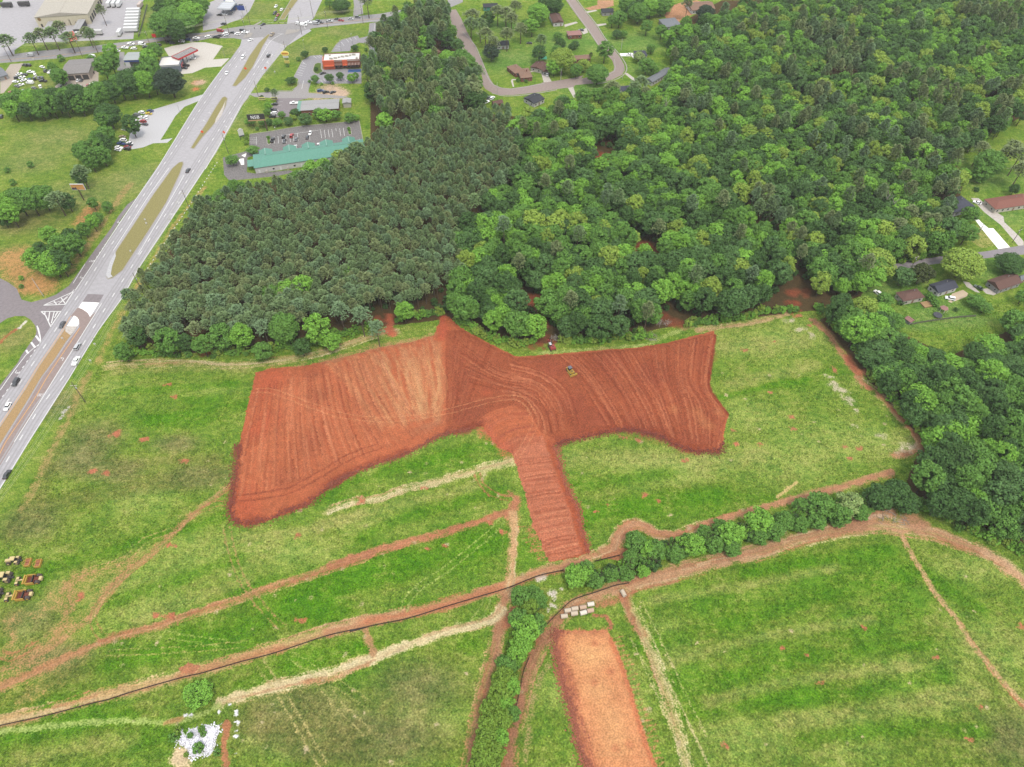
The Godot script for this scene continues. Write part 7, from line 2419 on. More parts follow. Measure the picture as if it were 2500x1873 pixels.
	for i in 4: piece("roof_rib", box_mesh(sz.x * 0.2 + i * sz.x * 0.09, 3.9, fz, sz.x * 0.2 + i * sz.x * 0.09 + 0.18, 3.98, fz + 4.0), plain("rib_pale", Color(0.633, 0.562, 0.527), 0.6), re)
	for i in 6: window_in(re, -sz.x * 0.15 + i * sz.x * 0.11, 1.6, fz, 0.0, 2.0, 1.8)
	for i in 14:
		var x := -sz.x * 0.36 + fmod(i * 0.618, 1.0) * sz.x * 0.8
		var z := -fz * 0.6 + fmod(i * 0.37, 1.0) * fz * 1.2
		piece("rooftop_unit", box_mesh(x, 5.84, z, x + 1.4, 6.9, z + 1.1), plain("unit_grey", Color(0.591, 0.568, 0.533), 0.5), re)
	var low := house("low_building", [-145.8,-462.7,-119.8,-465.6,-148.2,-476.5], 4.0, "gable_x", 1.0, brick, grain("roof_lowgrey", Color(0.562, 0.556, 0.556), 9.0, 0.82, 1.0), "low brick building with pale grey roof and a green end", "shop", "", true)
	sz = low.get_meta("size")
	piece("green_porch", box_mesh(-sz.x / 2 - 2.6, 3.4, -sz.y / 2, -sz.x / 2, 4.1, sz.y / 2), plain("porch_green", Color(0.315, 0.468, 0.415), 0.5), low)
	for s in [-1, 1]: piece("porch_post", box_mesh(-sz.x / 2 - 2.4, 0, s * sz.y * 0.45 - 0.1, -sz.x / 2 - 2.2, 3.4, s * sz.y * 0.45 + 0.1), whitew, low)
	house("storage_shed", [-118.8,-473.9,-112.7,-474.6,-119.6,-480.4], 3.5, "gable_z", 0.9, grain("panel_shed", Color(0.650, 0.633, 0.591), 5.0, 0.85, 1.0), r_metal, "cream storage shed behind the low grey roofed building", "shed", "", false)
	# strip building with green metal roof
	var greenm := grain("roof_green", Color(0.333, 0.509, 0.450), 12.0, 0.86, 1.0, 0.5)
	var strip := house("strip_building", [-160.8,-391.3,-93.3,-410.1,-165.1,-407], 4.0, "hip", 3.0, whitew, greenm, "long strip building with green metal roof and five small gables", "shops", "", false)
	sz = strip.get_meta("size")
	for i in 5:
		var x: float = [-0.385, -0.17, 0.0, 0.165, 0.37][i] * sz.x
		var st := st_new()
		var z0 := -sz.y / 2 - 3.6
		var z1 := -sz.y * 0.12
		var w := 4.2
		var y0 := 4.1
		var y1 := 6.7
		quad(st, Vector3(x - w, y0, z1), Vector3(x - w, y0, z0), Vector3(x, y1, z0 + 2.0), Vector3(x, y1, z1))
		quad(st, Vector3(x, y1, z1), Vector3(x, y1, z0 + 2.0), Vector3(x + w, y0, z0), Vector3(x + w, y0, z1))
		tri(st, Vector3(x + w, y0, z0), Vector3(x, y1, z0 + 2.0), Vector3(x - w, y0, z0))
		var gb := piece("gable_roof", done(st), greenm, strip)
		piece("ridge_flashing", box_mesh(x - 0.12, y1 - 0.02, z0 + 2.0, x + 0.12, y1 + 0.06, z1), plain("flash_pale", Color(0.503, 0.591, 0.550), 0.5), gb)
		for s in [-1, 1]: piece("porch_post", box_mesh(x + s * (w - 0.5) - 0.15, 0, z0 + 0.3, x + s * (w - 0.5) + 0.15, y0, z0 + 0.6), whitew, strip)
	var wingl := st_new()
	bx(wingl, -sz.x / 2 - 3.8, 3.3, -sz.y * 0.2, -sz.x / 2 + 0.3, 3.7, sz.y * 0.28)
	piece("side_porch", done(wingl), greenm, strip)
	for i in 15:
		var x := -sz.x * 0.46 + i * sz.x * 0.062
		if i % 3 == 0: door_in(strip, x, sz.y / 2 - 0.45, 0.0, 1.2, 2.2, plain("door_white", Color(0.721, 0.721, 0.721), 0.5))
		elif i % 3 == 1: piece("utility_box", box_mesh(x - 0.6, 0.0, sz.y / 2 - 0.4, x + 0.6, 1.3, sz.y / 2 + 0.5), plain("unit_grey", Color(0.591, 0.568, 0.533), 0.5), strip)
		else: window_in(strip, x, 1.7, sz.y / 2 - 0.45, 0.0, 1.2, 1.0)
		window_in(strip, x, 1.6, -sz.y / 2 + 0.45, PI, 2.6, 2.0)
	# trailers in the warehouse yard
	for i in 7:
		var v := (Vector2(-311.1, -598.4)).lerp(Vector2(-321.9, -636), i / 6.0)
		trailer(v, PI / 2 + 0.06, 11.0, plain("trailer_white", Color(0.721, 0.721, 0.721), 0.4), "white box trailer in the row of seven beside the yard fence, %s" % ["nearest the road", "second from the road", "third from the road", "fourth from the road", "fifth from the road", "sixth from the road", "farthest from the road"][i], "white trailers in the yard row")
	for i in 3:
		trailer(Vector2(-348.5, -651.2) + Vector2(i * 4.3, 0), 0.1, 9.0, plain("trailer_white", Color(0.721, 0.721, 0.721), 0.4), "white box trailer backed up to the warehouse dock, %s" % ["leftmost", "middle one", "rightmost"][i], "white trailers at the dock")
	trailer(Vector2(-318.4, -593.1), 0.1, 8.0, plain("trailer_white", Color(0.721, 0.721, 0.721), 0.4), "single white box trailer near the yard entrance", "")
	for i in 2:
		trailer([Vector2(-435.8, -648.1), Vector2(-421.9, -650.4)][i], PI / 2 + 0.1, 9.0, plain("trailer_dark", Color(0.221, 0.209, 0.209), 0.6), ["dark trailer at the far left of the yard", "dark trailer on the left of the warehouse"][i], "dark trailers in the yard")
	for i in 3:
		trailer([Vector2(-348.6, -589.6), Vector2(-336.4, -593.1), Vector2(-342.2, -588.8)][i], PI / 2 + 0.05, 8.0, plain("trailer_pale", Color(0.650, 0.644, 0.638), 0.5), "pale trailer parked behind the roadside pines, %s" % ["leftmost", "rightmost", "middle one"][i], "pale trailers behind the pines")
	trailer(Vector2(-320.4, -647.7), 0.05, 8.0, plain("trailer_brown", Color(0.615, 0.562, 0.533), 0.6), "brownish container at the right side of the yard", "")

func trailer(at: Vector2, turn: float, l: float, m: Material, label: String, group: String):
	var t := thing("box_trailer", Vector3(at.x, 0, at.y), turn, label, "trailer", group)
	piece("box", box_mesh(-1.3, 1.1, -l / 2, 1.3, 3.9, l / 2), m, t)
	piece("chassis", box_mesh(-1.0, 0.7, -l / 2 + 0.3, 1.0, 1.1, l / 2 - 0.3), plain("chassis_dark", Color(0.162, 0.162, 0.168), 0.7), t)
	for s in [-1, 1]:
		for z in [l * 0.28, l * 0.4]:
			piece("wheel", wheel_mesh(0.5, 0.3), plain("tyre", Color(0.139, 0.133, 0.133), 0.9), t).position = Vector3(s * 1.05, 0.5, z)
		piece("landing_leg", box_mesh(s * 0.8 - 0.08, 0, -l * 0.3, s * 0.8 + 0.08, 0.75, -l * 0.3 + 0.16), plain("chassis_dark", Color(0.162, 0.162, 0.168), 0.7), t)

func fuel_canopy(e: Array, h: float, edge: Material, deck: Material, label: String, ribs: int):
	var a := Vector2(e[0], e[1])
	var b := Vector2(e[2], e[3])
	var c := Vector2(e[4], e[5])
	var ux := (b - a).normalized()
	var uz := Vector2(-ux.y, ux.x)
	var deep := absf((c - a).dot(uz))
	var wide := a.distance_to(b)
	var mid := (a + b) * 0.5 - uz * deep * 0.5
	var t := thing("fuel_canopy", Vector3(mid.x, 0, mid.y), -atan2(ux.y, ux.x), label, "canopy")
	piece("deck", box_mesh(-wide / 2 + 0.1, h - 0.5, -deep / 2 + 0.1, wide / 2 - 0.1, h + 0.1, deep / 2 - 0.1), deck, t)
	for s in [[-wide / 2, -deep / 2, wide / 2, -deep / 2 + 0.09], [-wide / 2, deep / 2 - 0.09, wide / 2, deep / 2], [-wide / 2, -deep / 2 + 0.1, -wide / 2 + 0.09, deep / 2 - 0.1], [wide / 2 - 0.09, -deep / 2 + 0.1, wide / 2, deep / 2 - 0.1]]:
		piece("fascia", box_mesh(s[0], h - 0.6, s[1], s[2], h + 0.5, s[3]), edge, t)
	for i in ribs:
		var z := -deep / 2 + (i + 0.5) * deep / ribs
		piece("rib", box_mesh(-wide / 2 + 0.2, h + 0.1, z - 0.25, wide / 2 - 0.2, h + 0.22, z + 0.05), plain("rib_grey", Color(0.615, 0.591, 0.586), 0.5), t)
	for i in 3:
		var x := lerpf(-wide * 0.38, wide * 0.38, i / 2.0)
		piece("column", box_mesh(x - 0.2, 0, -0.2, x + 0.2, h - 0.5, 0.2), plain("post_grey", Color(0.427, 0.427, 0.427), 0.6), t)
		var p := piece("fuel_pump", box_mesh(x - 0.5, 0, 0.9, x + 0.5, 1.9, 1.5), plain("pump_white", Color(0.633, 0.633, 0.644), 0.4), t)
		piece("pump_screen", box_mesh(x - 0.3, 1.1, 1.5, x + 0.3, 1.6, 1.53), plain("opening_dark", Color(0.192, 0.180, 0.180), 0.8), p)

# ---------- vehicles ----------
var shapes := {}

func car_shapes():
	var st := st_new()
	# sedan
	bx(st, -0.92, 0.28, -2.35, 0.92, 0.62, 2.35)
	block(st, [Vector3(-0.92, 0.62, 2.35), Vector3(0.92, 0.62, 2.35), Vector3(0.92, 0.62, -2.35), Vector3(-0.92, 0.62, -2.35)], [Vector3(-0.84, 0.92, 2.2), Vector3(0.84, 0.92, 2.2), Vector3(0.8, 0.84, -2.2), Vector3(-0.8, 0.84, -2.2)], false)
	bx(st, -0.66, 1.36, -0.3, 0.66, 1.45, 1.1)
	shapes.sedan = done(st)
	st = st_new()
	block(st, [Vector3(-0.8, 0.88, 1.85), Vector3(0.8, 0.88, 1.85), Vector3(0.8, 0.88, -1.0), Vector3(-0.8, 0.88, -1.0)], [Vector3(-0.66, 1.37, 1.15), Vector3(0.66, 1.37, 1.15), Vector3(0.66, 1.37, -0.35), Vector3(-0.66, 1.37, -0.35)], false)
	shapes.sedan_glass = done(st)
	st = st_new()
	bx(st, -0.96, 0.35, -2.4, 0.96, 0.8, 2.4)
	block(st, [Vector3(-0.96, 0.8, 2.4), Vector3(0.96, 0.8, 2.4), Vector3(0.96, 0.8, -2.4), Vector3(-0.96, 0.8, -2.4)], [Vector3(-0.9, 1.1, 2.32), Vector3(0.9, 1.1, 2.32), Vector3(0.86, 1.02, -2.25), Vector3(-0.86, 1.02, -2.25)], false)
	bx(st, -0.76, 1.68, -0.6, 0.76, 1.78, 2.1)
	shapes.suv = done(st)
	st = st_new()
	block(st, [Vector3(-0.88, 1.05, 2.28), Vector3(0.88, 1.05, 2.28), Vector3(0.88, 1.05, -1.1), Vector3(-0.88, 1.05, -1.1)], [Vector3(-0.76, 1.69, 2.1), Vector3(0.76, 1.69, 2.1), Vector3(0.76, 1.69, -0.6), Vector3(-0.76, 1.69, -0.6)], false)
	shapes.suv_glass = done(st)
	st = st_new()
	bx(st, -1.0, 0.45, -2.9, 1.0, 0.95, 2.9)
	block(st, [Vector3(-1.0, 0.95, 0.75), Vector3(1.0, 0.95, 0.75), Vector3(1.0, 0.95, -2.9), Vector3(-1.0, 0.95, -2.9)], [Vector3(-0.92, 1.2, 0.75), Vector3(0.92, 1.2, 0.75), Vector3(0.9, 1.15, -2.75), Vector3(-0.9, 1.15, -2.75)], false)
	for s in [[-1.0, 0.75, -0.88, 2.9], [0.88, 0.75, 1.0, 2.9], [-0.88, 2.78, 0.88, 2.9]]:
		bx(st, s[0], 0.95, s[1], s[2], 1.22, s[3])
	bx(st, -0.76, 1.78, -0.85, 0.76, 1.87, 0.6)
	shapes.pickup = done(st)
	st = st_new()
	block(st, [Vector3(-0.9, 1.18, 0.74), Vector3(0.9, 1.18, 0.74), Vector3(0.9, 1.18, -1.35), Vector3(-0.9, 1.18, -1.35)], [Vector3(-0.76, 1.79, 0.62), Vector3(0.76, 1.79, 0.62), Vector3(0.76, 1.79, -0.87), Vector3(-0.76, 1.79, -0.87)], false)
	shapes.pickup_glass = done(st)
	st = st_new()
	bx(st, -1.0, 0.4, -2.7, 1.0, 1.3, 2.7)
	block(st, [Vector3(-1.0, 1.3, 2.7), Vector3(1.0, 1.3, 2.7), Vector3(1.0, 1.3, -1.9), Vector3(-1.0, 1.3, -1.9)], [Vector3(-0.9, 2.3, 2.6), Vector3(0.9, 2.3, 2.6), Vector3(0.9, 2.3, -1.2), Vector3(-0.9, 2.3, -1.2)], false)
	shapes.van = done(st)
	st = st_new()
	block(st, [Vector3(-0.94, 1.35, -1.86), Vector3(0.94, 1.35, -1.86), Vector3(0.94, 1.35, -1.95), Vector3(-0.94, 1.35, -1.95)], [Vector3(-0.84, 2.1, -1.32), Vector3(0.84, 2.1, -1.32), Vector3(0.84, 2.1, -1.45), Vector3(-0.84, 2.1, -1.45)], false)
	for s in [-1, 1]: bx(st, s * 0.99 - 0.03, 1.4, -1.6, s * 0.99 + 0.03, 1.95, -0.5)
	shapes.van_glass = done(st)
	shapes.tyre = wheel_mesh(0.34, 0.24)
	shapes.lamp = box_mesh(-0.2, -0.08, -0.03, 0.2, 0.08, 0.03)

func car_paint(c: String) -> StandardMaterial3D:
	var m := plain("paint_" + c, {"white": Color(0.863, 0.863, 0.863), "black": Color(0.139, 0.139, 0.151), "grey": Color(0.339, 0.345, 0.356), "silver": Color(0.591, 0.597, 0.603), "red": Color(0.544, 0.115, 0.133), "blue": Color(0.162, 0.239, 0.427), "yellow": Color(0.738, 0.642, 0.180), "tan": Color(0.544, 0.486, 0.398), "green": Color(0.162, 0.233, 0.162), "dark": Color(0.215, 0.221, 0.239)}[c], 0.3)
	m.clearcoat_enabled = true
	m.clearcoat = 0.6
	return m

func build_car(type: String, color: String, at: Vector2, turn: float, label: String, group: String):
	var t := thing({"sedan": "car", "suv": "sport_utility_car", "pickup": "pickup_truck", "van": "van"}[type], Vector3(at.x, 0.03, at.y), turn, label, {"sedan": "car", "suv": "car", "pickup": "truck", "van": "van"}[type], group)
	piece("body", shapes[type], car_paint(color), t)
	piece("windows", shapes[type + "_glass"], plain("car_glass", Color(0.10, 0.11, 0.13), 0.08, 0.0, 0.8), t)
	var l: float = {"sedan": 1.45, "suv": 1.45, "pickup": 1.85, "van": 1.75}[type]
	var w: float = {"sedan": 0.82, "suv": 0.86, "pickup": 0.9, "van": 0.9}[type]
	var z: float = {"sedan": 2.35, "suv": 2.4, "pickup": 2.9, "van": 2.7}[type]
	for s in [-1, 1]:
		for k in [-1, 1]:
			piece("wheel", shapes.tyre, plain("tyre", Color(0.139, 0.133, 0.133), 0.9), t).position = Vector3(s * w, 0.34, k * l)
		piece("headlight", shapes.lamp, plain("lamp_clear", Color(0.691, 0.691, 0.680), 0.2), t).position = Vector3(s * 0.6, 0.62, -z)
		piece("tail_light", shapes.lamp, plain("lamp_red", Color(0.427, 0.074, 0.074), 0.3), t).position = Vector3(s * 0.65, 0.66, z)

# rows: x, z, heading in degrees (0 faces away from the camera), type, colour
func park(rows: Array, where: String, group: String):
	var by := {}
	for r in rows:
		var key := "%s %s" % [r[4], r[3]]
		if not by.has(key): by[key] = []
		by[key].append(r)
	var told := {"sedan": "car", "suv": "sport utility car", "pickup": "pickup truck", "van": "van"}
	for key in by:
		var list: Array = by[key]
		list.sort_custom(func(a, b): return a[0] / -a[1] < b[0] / -b[1])
		for i in list.size():
			var r: Array = list[i]
			var label := "%s %s %s" % [r[4], told[r[3]], where]
			if list.size() > 1: label += ", " + ordinal(i, list.size())
			build_car(r[3], r[4], Vector2(r[0], r[1]), deg_to_rad(r[2]), label, group)

func build_vehicles():
	car_shapes()
	park([
	[-211.5, -166.4, 0,"sedan","black"],
	[-231.2, -217.6, 180,"suv","black"],
	[-228.3, -203.1, 180,"sedan","white"],
	[-211.7, -240.6, 0,"suv","silver"],
	[-208.4, -230.9, 0,"pickup","white"],
	[-225.6, -256, 180,"sedan","dark"]], "on the near stretch of the highway", "vehicles on the highway")
	park([
	[-204, -394.5, -2,"sedan","black"],
	[-214, -525.7, 178,"sedan","white"],
	[-208.4, -551.8, 176,"suv","white"],
	[-189.1, -554.2, -4,"suv","black"]], "on the far stretch of the highway", "vehicles on the highway")
	park([
	[-210, -582.2, 150,"sedan","white"],
	[-194.8, -592.4, 170,"pickup","tan"],
	[-206.8, -612, 140,"sedan","black"],
	[-204.1, -649, 172,"sedan","white"],
	[-197.8, -642.1, -6,"sedan","white"],
	[-201.7, -634.5, 172,"pickup","black"],
	[-198.5, -630.7, 172,"sedan","red"],
	[-198.1, -621.2, 172,"suv","grey"]], "near the traffic signals", "vehicles at the intersection")
	park([
	[-374.3, -555, 85,"van","silver"],
	[-325.8, -552.6, 80,"van","white"],
	[-309.9, -563, 80,"sedan","white"],
	[-305.6, -568.2, 80,"pickup","white"],
	[-303.3, -575.1, 260,"pickup","white"],
	[-298.1, -566.7, 80,"suv","white"],
	[-294.1, -574.2, 260,"van","white"],
	[-289.8, -569.2, 80,"suv","black"],
	[-280.8, -572.9, 80,"suv","dark"],
	[-274.5, -578.8, 260,"pickup","black"],
	[-270.8, -576.2, 80,"sedan","black"],
	[-264.4, -579.6, 80,"suv","white"],
	[-260.3, -583, 80,"sedan","blue"],
	[-263.9, -590.2, 260,"sedan","dark"],
	[-254.3, -585.5, 80,"pickup","white"],
	[-254, -581.8, 80,"sedan","grey"],
	[-245.8, -588.1, 80,"suv","white"],
	[-238.8, -587.2, 80,"pickup","black"],
	[-238.6, -599, 260,"van","red"],
	[-232.8, -593.7, 80,"suv","white"],
	[-231, -589.8, 80,"sedan","silver"],
	[-223.2, -593.3, 80,"suv","white"],
	[-227.7, -596, 260,"sedan","black"],
	[-217.8, -596, 80,"pickup","white"],
	[-220.8, -600.4, 260,"suv","dark"],
	[-237.1, -590.7, 80,"sedan","dark"]], "queuing on the cross road left of the highway", "vehicles on the cross road")
	park([
	[-177.5, -613.3, -100,"suv","white"],
	[-172.7, -610.7, -100,"van","white"],
	[-169.7, -615.1, -100,"pickup","white"],
	[-162.8, -613.5, -100,"van","silver"],
	[-159.4, -615.7, -100,"sedan","black"],
	[-152.5, -618.1, -100,"pickup","silver"],
	[-146.9, -622.2, -98,"sedan","dark"],
	[-143.1, -619.9, -98,"sedan","red"],
	[-135.4, -622.6, -98,"sedan","silver"],
	[-130, -626.3, -98,"suv","grey"],
	[-161.8, -618.1, -100,"suv","dark"]], "queuing on the cross road right of the highway", "vehicles on the cross road")
	park([
	[-244, -632, 80,"sedan","white"],
	[-248.1, -631.2, 80,"sedan","black"],
	[-239.6, -612.6, 70,"suv","dark"],
	[-235.4, -650.6, 80,"suv","grey"],
	[-246.8, -549.9, 80,"sedan","white"],
	[-248.3, -533.7, 80,"sedan","black"],
	[-248.5, -537.7, 80,"pickup","black"]], "at the fuel stations", "vehicles at the fuel stations")
	park([
	[-142, -525.4, -60,"sedan","black"],
	[-138.9, -498.1, -70,"suv","blue"],
	[-134.6, -496, -60,"suv","black"],
	[-129.6, -496, -50,"sedan","dark"]], "below the restaurant", "vehicles by the restaurant")
	park([
	[-154.4, -479.8, 90,"pickup","white"],
	[-167.9, -478.5, 90,"sedan","black"],
	[-167.3, -470, 90,"pickup","dark"],
	[-165.6, -465.5, 90,"suv","white"],
	[-165.4, -461, 90,"suv","black"]], "in the dark car park of the low building", "vehicles by the low building")
	park([
	[-158.6, -430.5, 0,"pickup","black"],
	[-152.1, -434.7, 0,"suv","black"],
	[-150.6, -429.2, 180,"sedan","dark"],
	[-147.1, -435.9, 0,"suv","red"],
	[-143.3, -431.8, 0,"sedan","grey"],
	[-136.3, -434.3, 0,"sedan","dark"],
	[-135.4, -439.8, 180,"sedan","white"],
	[-142.1, -421.7, 180,"sedan","white"],
	[-136.9, -421.7, 180,"sedan","white"],
	[-127.3, -424.2, 180,"sedan","white"]], "in front of the green roofed strip building", "vehicles at the strip building")
	park([
	[-257.7, -466.7, 70,"suv","white"],
	[-252.8, -469.3, 75,"sedan","blue"],
	[-252.5, -465.5, 75,"sedan","yellow"],
	[-255.8, -460.3, 75,"sedan","white"],
	[-252.1, -460.3, 20,"sedan","white"],
	[-260.3, -456.6, 70,"pickup","white"],
	[-252.7, -454.5, 75,"suv","red"],
	[-250.4, -451, 75,"sedan","dark"],
	[-261.5, -444.3, 75,"sedan","white"],
	[-257.6, -430.5, 75,"suv","white"],
	[-252.1, -427, 75,"sedan","white"],
	[-257.2, -425.9, 75,"pickup","blue"],
	[-252, -422.1, 75,"sedan","red"],
	[-251.8, -425, 75,"sedan","dark"],
	[-256.9, -421, 70,"pickup","white"],
	[-256.9, -418.8, 70,"sedan","white"],
	[-251, -419.6, 75,"suv","black"],
	[-259.8, -435, 75,"sedan","tan"],
	[-259.8, -462.5, 70,"van","grey"]], "at the white gravel lot", "vehicles at the gravel lot")
	park([
	[-371.1, -538.2, 70,"suv","black"],
	[-368.6, -538.2, 70,"suv","black"],
	[-356.9, -535.6, 60,"sedan","white"],
	[-351.5, -529.1, 10,"suv","dark"],
	[-347.5, -527.6, 0,"pickup","white"],
	[-361.7, -526.9, 80,"pickup","white"],
	[-369.1, -523.9, -40,"sedan","white"],
	[-364.8, -523.2, 80,"sedan","black"],
	[-356.4, -522.4, 30,"suv","white"],
	[-367.8, -518, -50,"suv","black"],
	[-364.7, -518.7, -40,"sedan","white"],
	[-361.5, -514.3, -40,"sedan","white"],
	[-357.6, -515.1, 20,"sedan","blue"],
	[-354.5, -516.5, 40,"suv","black"],
	[-352, -518, 20,"sedan","grey"],
	[-349.1, -517.7, 30,"suv","dark"],
	[-366.5, -512.2, 80,"sedan","white"],
	[-354.7, -510.1, 80,"van","white"],
	[-346.4, -512.9, 80,"pickup","black"],
	[-362.2, -505.1, 60,"sedan","grey"],
	[-360.4, -507.2, -50,"sedan","white"],
	[-344.7, -504.4, 30,"suv","white"],
	[-348.5, -502.3, 60,"sedan","grey"],
	[-358.1, -496.7, 80,"sedan","black"],
	[-362.1, -496, 80,"sedan","red"],
	[-354.2, -498.4, 80,"sedan","silver"],
	[-359.2, -493.2, 80,"sedan","white"]], "scattered on the grass lot", "vehicles on the grass lot")
	park([
	[-321.1, -514.3, 0,"sedan","white"],
	[-318.5, -514.3, 0,"sedan","grey"],
	[-329.4, -500.2, 80,"suv","dark"],
	[-329.3, -510.1, 40,"sedan","grey"],
	[-329.8, -505.1, 30,"sedan","silver"],
	[-322.8, -502.3, 80,"sedan","white"],
	[-315.6, -504.4, 20,"sedan","silver"],
	[-310.8, -505.8, 20,"sedan","red"],
	[-307.2, -507.2, 60,"pickup","white"],
	[-305, -509.4, 10,"suv","grey"],
	[-315.1, -526.9, 30,"suv","dark"],
	[-352.8, -461.3, 20,"suv","black"],
	[-360.3, -476.8, 40,"sedan","dark"]], "behind the repair shop", "vehicles behind the repair shop")
	park([
	[-33.1, -550.7, 15,"sedan","white"],
	[-51.6, -567.6, 80,"sedan","black"],
	[-47.3, -569.2, 60,"sedan","dark"],
	[-75.4, -580.1, 60,"sedan","red"],
	[-16.3, -487.8, -40,"suv","grey"],
	[-14.1, -487.1, -30,"suv","white"],
	[-18.5, -481.1, -50,"pickup","white"],
	[13.9, -576.7, 80,"sedan","black"],
	[26.2, -523.2, 0,"suv","white"],
	[56.7, -600.9, 80,"sedan","dark"],
	[91, -556.6, 80,"sedan","white"]], "on the streets of the upper neighbourhood", "vehicles in the neighbourhood")
	park([
	[191.4, -279.5, 30,"suv","white"],
	[246, -283.9, 40,"sedan","green"],
	[227.5, -275.4, 70,"suv","white"],
	[278, -360.1, 50,"sedan","white"]], "beside the houses on the right", "vehicles by the right hand houses")
	build_machines()

func put(parent: Node3D, called: String, mesh: Mesh, m: Material, at := Vector3.ZERO, rot := Vector3.ZERO) -> MeshInstance3D:
	var o := piece(called, mesh, m, parent)
	o.position = at
	o.rotation = rot
	return o

func big_wheel(parent: Node3D, r: float, w: float, at: Vector3, hub: Material):
	var o := put(parent, "wheel", wheel_mesh(r, w, 18), plain("tyre_big", Color(0.239, 0.204, 0.186), 0.95), at)
	put(o, "rim", wheel_mesh(r * 0.5, w + 0.06, 12), hub)

func tractor(at: Vector2, turn: float, k: float, label: String):
	var yel := grain("machine_yellow", Color(0.680, 0.544, 0.256), 2.0, 0.8, 1.0, 0.5)
	var pale := grain("machine_pale", Color(0.703, 0.633, 0.456), 2.0, 0.85, 1.0, 0.5)
	var blk := plain("machine_black", Color(0.174, 0.157, 0.139), 0.7)
	var t := thing("tractor", Vector3(at.x, 0, at.y), turn, label, "tractor", "tractors parked with the scrapers")
	put(t, "frame", box_mesh(-0.5 * k, 0.8 * k, -2.6 * k, 0.5 * k, 1.3 * k, 2.4 * k), blk)
	put(t, "hood", box_mesh(-0.62 * k, 1.3 * k, -2.9 * k, 0.62 * k, 2.1 * k, -0.6 * k, 0.08), pale)
	put(t, "exhaust", box_mesh(0.45 * k, 2.1 * k, -1.2 * k, 0.57 * k, 3.1 * k, -1.08 * k), blk)
	put(t, "cab", box_mesh(-0.75 * k, 1.3 * k, -0.55 * k, 0.75 * k, 2.85 * k, 1.0 * k, 0.06), plain("window_glass", Color(0.12, 0.14, 0.16), 0.12, 0.0, 0.6))
	put(t, "cab_roof", box_mesh(-0.92 * k, 2.85 * k, -0.75 * k, 0.92 * k, 3.05 * k, 1.2 * k, 0.05), pale)
	put(t, "hitch", box_mesh(-0.3 * k, 0.7 * k, 2.4 * k, 0.3 * k, 1.0 * k, 3.1 * k), blk)
	for s in [-1, 1]:
		big_wheel(t, 0.85 * k, 0.6 * k, Vector3(s * 1.05 * k, 0.85 * k, -1.8 * k), pale)
		big_wheel(t, 0.95 * k, 0.75 * k, Vector3(s * 1.1 * k, 0.95 * k, 1.5 * k), pale)
		put(t, "fender", box_mesh(s * 1.1 * k - 0.42 * k, 1.95 * k, 0.9 * k, s * 1.1 * k + 0.42 * k, 2.05 * k, 2.1 * k), pale)

func scraper(at: Vector2, turn: float, label: String):
	var yel := grain("machine_yellow", Color(0.680, 0.544, 0.256), 2.0, 0.8, 1.0, 0.5)
	var pale := grain("machine_pale", Color(0.703, 0.633, 0.456), 2.0, 0.85, 1.0, 0.5)
	var rust := grain("bowl_rust", Color(0.427, 0.233, 0.180), 2.0, 0.65, 1.0)
	var blk := plain("machine_black", Color(0.174, 0.157, 0.139), 0.7)
	var t := thing("pull_scraper", Vector3(at.x, 0, at.y), turn, label, "scraper", "pull scrapers parked on the grass")
	for s in [-1, 1]:
		big_wheel(t, 0.72, 0.6, Vector3(s * 1.35, 0.72, -3.9), yel)
		put(t, "dolly_fender", box_mesh(s * 0.95 - 0.45, 1.45, -4.3, s * 0.95 + 0.45, 1.55, -3.3), pale)
		big_wheel(t, 0.9, 0.95, Vector3(s * 1.35, 0.9, 3.6), yel)
		put(t, "bowl_side", box_mesh(s * 1.75 - 0.14, 0.25, -0.6, s * 1.75 + 0.14, 1.75, 2.5, 0.04), yel)
		put(t, "arm", box_mesh(s * 1.55 - 0.12, 1.4, -1.1, s * 1.55 + 0.12, 1.75, -0.6), yel)
	put(t, "dolly_axle", box_mesh(-1.2, 0.6, -4.1, 1.2, 0.85, -3.7), blk)
	put(t, "gooseneck", box_mesh(-0.28, 1.35, -4.2, 0.28, 1.85, -1.6, 0.05), pale)
	put(t, "gooseneck_slot", box_mesh(-0.1, 1.85, -4.0, 0.1, 1.87, -2.4), blk)
	put(t, "cross_beam", box_mesh(-1.9, 1.5, -1.5, 1.9, 1.9, -1.05, 0.04), yel)
	put(t, "apron", box_mesh(-1.6, 0.3, -1.0, 1.6, 1.3, -0.6), yel)
	put(t, "bowl_floor", box_mesh(-1.6, 0.3, -0.58, 1.6, 0.55, 2.4), rust)
	put(t, "ejector", box_mesh(-1.6, 0.55, 1.5, 1.6, 1.6, 1.75), blk)
	put(t, "back_wall", box_mesh(-1.6, 0.3, 2.3, 1.6, 1.5, 2.48), rust)
	put(t, "tail_frame", box_mesh(-0.65, 0.9, 2.5, 0.65, 1.45, 4.1), rust)
	put(t, "push_block", box_mesh(-0.75, 0.8, 4.1, 0.75, 1.7, 5.2, 0.06), pale)
	put(t, "axle", box_mesh(-0.95, 0.75, 3.4, 0.95, 1.0, 3.8), blk)

